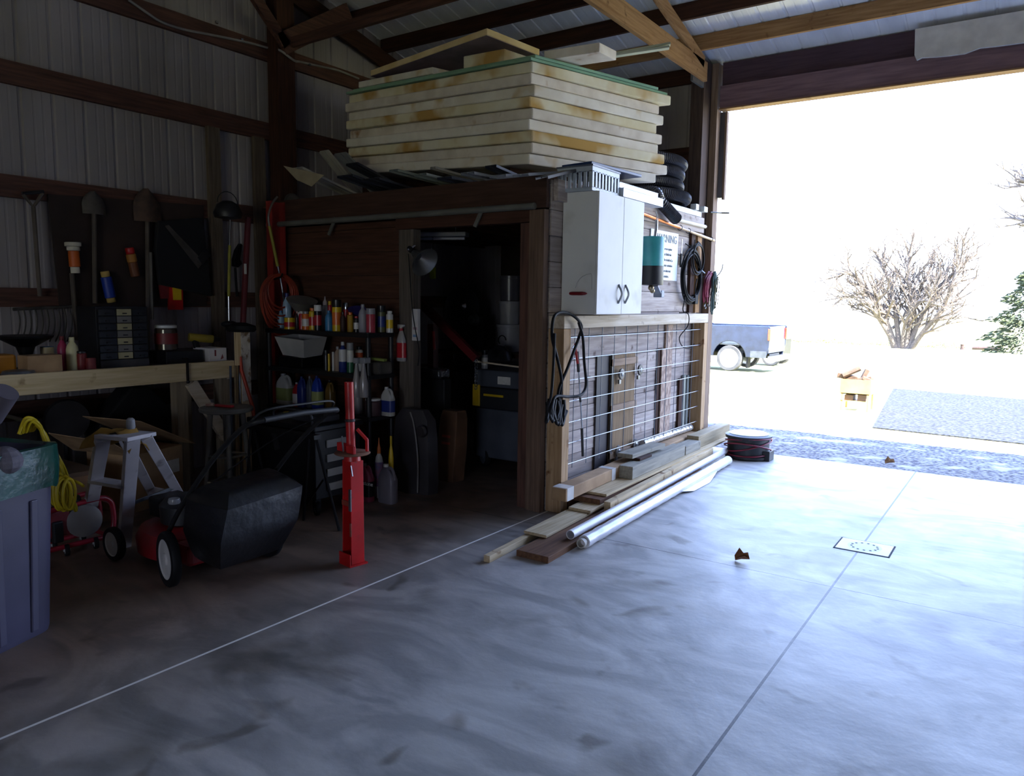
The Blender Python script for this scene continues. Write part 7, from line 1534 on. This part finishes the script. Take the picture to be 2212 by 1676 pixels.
# ------------------------------------------------------------------ bare spreading tree
bt = wpt(1950, 753); 
def branchy(name, lab, base, sc_, pix, seed, mat, depth_max=4):
    rg = random.Random(seed); b = B(); Y0 = base.y
    def limb(p, d, L, r, lv):
        if lv > depth_max or r < 0.012: return
        n = 5; pts = [p]; dd = d.copy()
        for i in range(n):
            dd = (dd + Vector((rg.uniform(-0.16, 0.16), rg.uniform(-0.16, 0.16), rg.uniform(-0.10, 0.12)))).normalized(); pts.append(pts[-1] + dd * L / n)
        b.tube(pts, [r * (1 - 0.55 * i / n) for i in range(n + 1)], 5 if lv > 1 else 8)
        kids = 4 if lv < 3 else 3
        for k in range(kids + (2 if lv == 0 else 0)):
            i = rg.randint(2, n); q = pts[i]; nd = (dd + Vector((rg.uniform(-0.9, 0.9), rg.uniform(-0.9, 0.9), rg.uniform(-0.35, 0.75)))).normalized()
            limb(q, nd, L * rg.uniform(0.42, 0.68), r * rg.uniform(0.45, 0.65) * (1 if i < n else 1.1), lv + 1)
    for path, r in pix:
        pts = [at(x, y, Y=Y0 + dy) for x, y, dy in path]; pts = smoothpath(pts, 4); n = len(pts)
        b.tube(pts, [r * (1 - 0.72 * i / (n - 1)) for i in range(n)], 8)
        for i in range(3, n, 1):
            for _q in range(2):
                dd = (pts[min(i + 1, n - 1)] - pts[i - 1]).normalized(); nd = (dd * 0.6 + Vector((rg.uniform(-0.9, 0.9), rg.uniform(-0.9, 0.9), rg.uniform(-0.4, 0.8)))).normalized()
                limb(pts[i], nd, sc_ * rg.uniform(0.7, 1.5) * (1 - 0.45 * i / n), r * (1 - 0.75 * i / (n - 1)) * 0.55, 2)
    return tag(b.obj(name, mat, loc=base, smooth=False), lab, 'tree')
bark = M('bark', '#6b615a', '#4f4741', scale=12, rough=0.9)
px_ = [([(1935, 756, 0), (1915, 700, -0.3), (1893, 655, -0.6), (1866, 620, -0.9), (1836, 588, -1.0), (1808, 600, -1.2)], 0.30),
       ([(1943, 756, 0), (1936, 690, 0.3), (1925, 620, 0.5), (1905, 575, 0.6), (1888, 540, 0.8)], 0.24),
       ([(1955, 756, 0), (1965, 690, -0.2), (1967, 640, 0.2), (1962, 580, 0.3), (1966, 540, 0.5), (1975, 505, 0.5)], 0.20),
       ([(1960, 756, 0), (1985, 695, 0.4), (2020, 640, 0.8), (2050, 600, 0.9), (2085, 565, 1.2), (2110, 548, 1.4)], 0.24),
       ([(1966, 756, 0), (2000, 710, -0.4), (2035, 670, -0.7), (2060, 605, -0.8), (2078, 555, -0.9), (2080, 512, -1.0)], 0.22),
       ([(1958, 756, 0), (1975, 670, 0.8), (1990, 620, 1.0), (2012, 575, 1.2), (2018, 540, 1.4)], 0.17),
       ([(1940, 756, 0), (1900, 690, -0.8), (1870, 650, -1.4), (1830, 640, -1.8), (1798, 662, -2.0)], 0.20),
       ([(1948, 756, 0), (1955, 700, -0.6), (1985, 650, -1.3), (2030, 660, -1.6), (2080, 655, -1.8)], 0.15)]
branchy('bare_tree', 'wide bare many-stemmed tree standing alone beyond the driveway', bt, 2.3, px_, 11, bark)
# ------------------------------------------------------------------ evergreens at the right edge
def conifer(name, lab, base, H_, R_, seed, crown0=0.12):
    rg = random.Random(seed); t = thing(name, lab, 'tree', base)
    B().tube([base, base + Vector((0, 0, H_ * 0.96))], [0.22, 0.03], 8).obj('trunk', bark, t, smooth=True)
    b = B()
    for i in range(6500):
        h = crown0 + (1 - crown0) * rg.random() ** 1.25; rr = R_ * (1 - h) ** 0.6 * (0.55 + 0.45 * rg.random()) * (1 + 0.22 * math.sin(h * 34 + seed)); a = rg.uniform(0, 2 * PI)
        c = base + Vector((rr * math.cos(a), rr * math.sin(a), h * H_ - 0.25 * rr)); s_ = rg.uniform(0.10, 0.24)
        d = Vector((math.cos(a), math.sin(a), rg.uniform(-0.6, 0.1))).normalized(); u = d.orthogonal().normalized(); u.rotate(Quaternion(d, rg.uniform(0, 6.28)))
        b.add([c - d * s_, c + u * s_ * 0.35, c + d * s_ * 1.2, c - u * s_ * 0.35], [(0, 1, 2, 3)])
    b.obj('foliage', M('needles', '#2c3626', '#414a30', scale=3, rough=0.9), t, fix=False)
e1 = wpt(2232, 765); conifer('evergreen_tree', 'dark green evergreen cut by the right picture edge beyond the driveway', Vector((e1.x, e1.y, gz(e1.y))), 7.4, 3.7, 5, 0.08)
# high twig ends of a nearer tree entering at the upper right
# (one tree whose trunk stands outside the picture)
nb = Vector((at(2420, 700, Y=24).x, 24.0, gz(24)))
px2 = [([(2420, 770, 0), (2415, 600, 0), (2400, 450, 0.2), (2330, 420, 0.4), (2250, 400, 0.6), (2195, 385, 0.8)], 0.16), ([(2415, 600, 0), (2360, 520, 0.3), (2290, 490, 0.5), (2220, 478, 0.8), (2180, 470, 1.0)], 0.11), ([(2400, 470, 0), (2370, 330, 0), (2330, 250, 0), (2290, 210, 0)], 0.12)]
branchy('roadside_tree', 'tree outside the right edge whose twigs reach into the picture', nb, 0.8, px2, 23, bark)
# ------------------------------------------------------------------ logs and junk by the far edge, brush line
l0 = wpt(2120, 757); LZ = gz(l0.y)
t = thing('fallen_log', 'dark fallen log lying on the far grass right of the bare tree', 'log', l0)
a = at(2100, 749, Y=l0.y); c_ = at(2166, 748, Y=l0.y); rl = 0.17
B().tube([(a.x, a.y, LZ + rl), ((a.x + c_.x) / 2, a.y, LZ + rl + 0.05), (c_.x, a.y, LZ + rl)], [rl * 0.75, rl, rl * 1.1], 12).obj('log', M('dark_bark', '#4d3e3c', '#382c2b', rough=0.9), t, smooth=True)
a = at(2078, 757, Y=l0.y); t = thing('tree_stump', 'small jagged tree stump left of the fallen log', 'stump', (a.x, l0.y, LZ))
B().lathe([(0.19, 0), (0.15, 0.1), (0.14, 0.34), (0.17, 0.46), (0.05, 0.36)], (a.x, l0.y, LZ), 9).obj('stump', M('dark_bark', '#4d3e3c'), t)
b = B(); rg = random.Random(99)
for i in range(3500):
    px = rg.uniform(1690, 2080); yy = max(bt.y, l0.y) + rg.uniform(3, 9); q = at(px, 750, Y=yy); h = rg.uniform(0.15, 0.75) * (0.6 + 0.4 * math.sin(px * 0.05)); z0 = gz(yy)
    c = Vector((q.x + rg.uniform(-0.3, 0.3), yy, z0 + rg.random() * h)); s_ = rg.uniform(0.04, 0.12); u = Vector((rg.uniform(-1, 1), rg.uniform(-1, 1), rg.uniform(-0.3, 1))).normalized(); v = u.orthogonal().normalized()
    b.add([c - u * s_, c + v * s_ * 0.5, c + u * s_, c - v * s_ * 0.5], [(0, 1, 2, 3)])
o = b.obj('far_brush', M('brush', '#595f3c', '#6c6e48', rough=0.95), fix=False); o['kind'] = 'stuff'; tag(o, 'low pale brush along the far edge of the grass', 'brush')
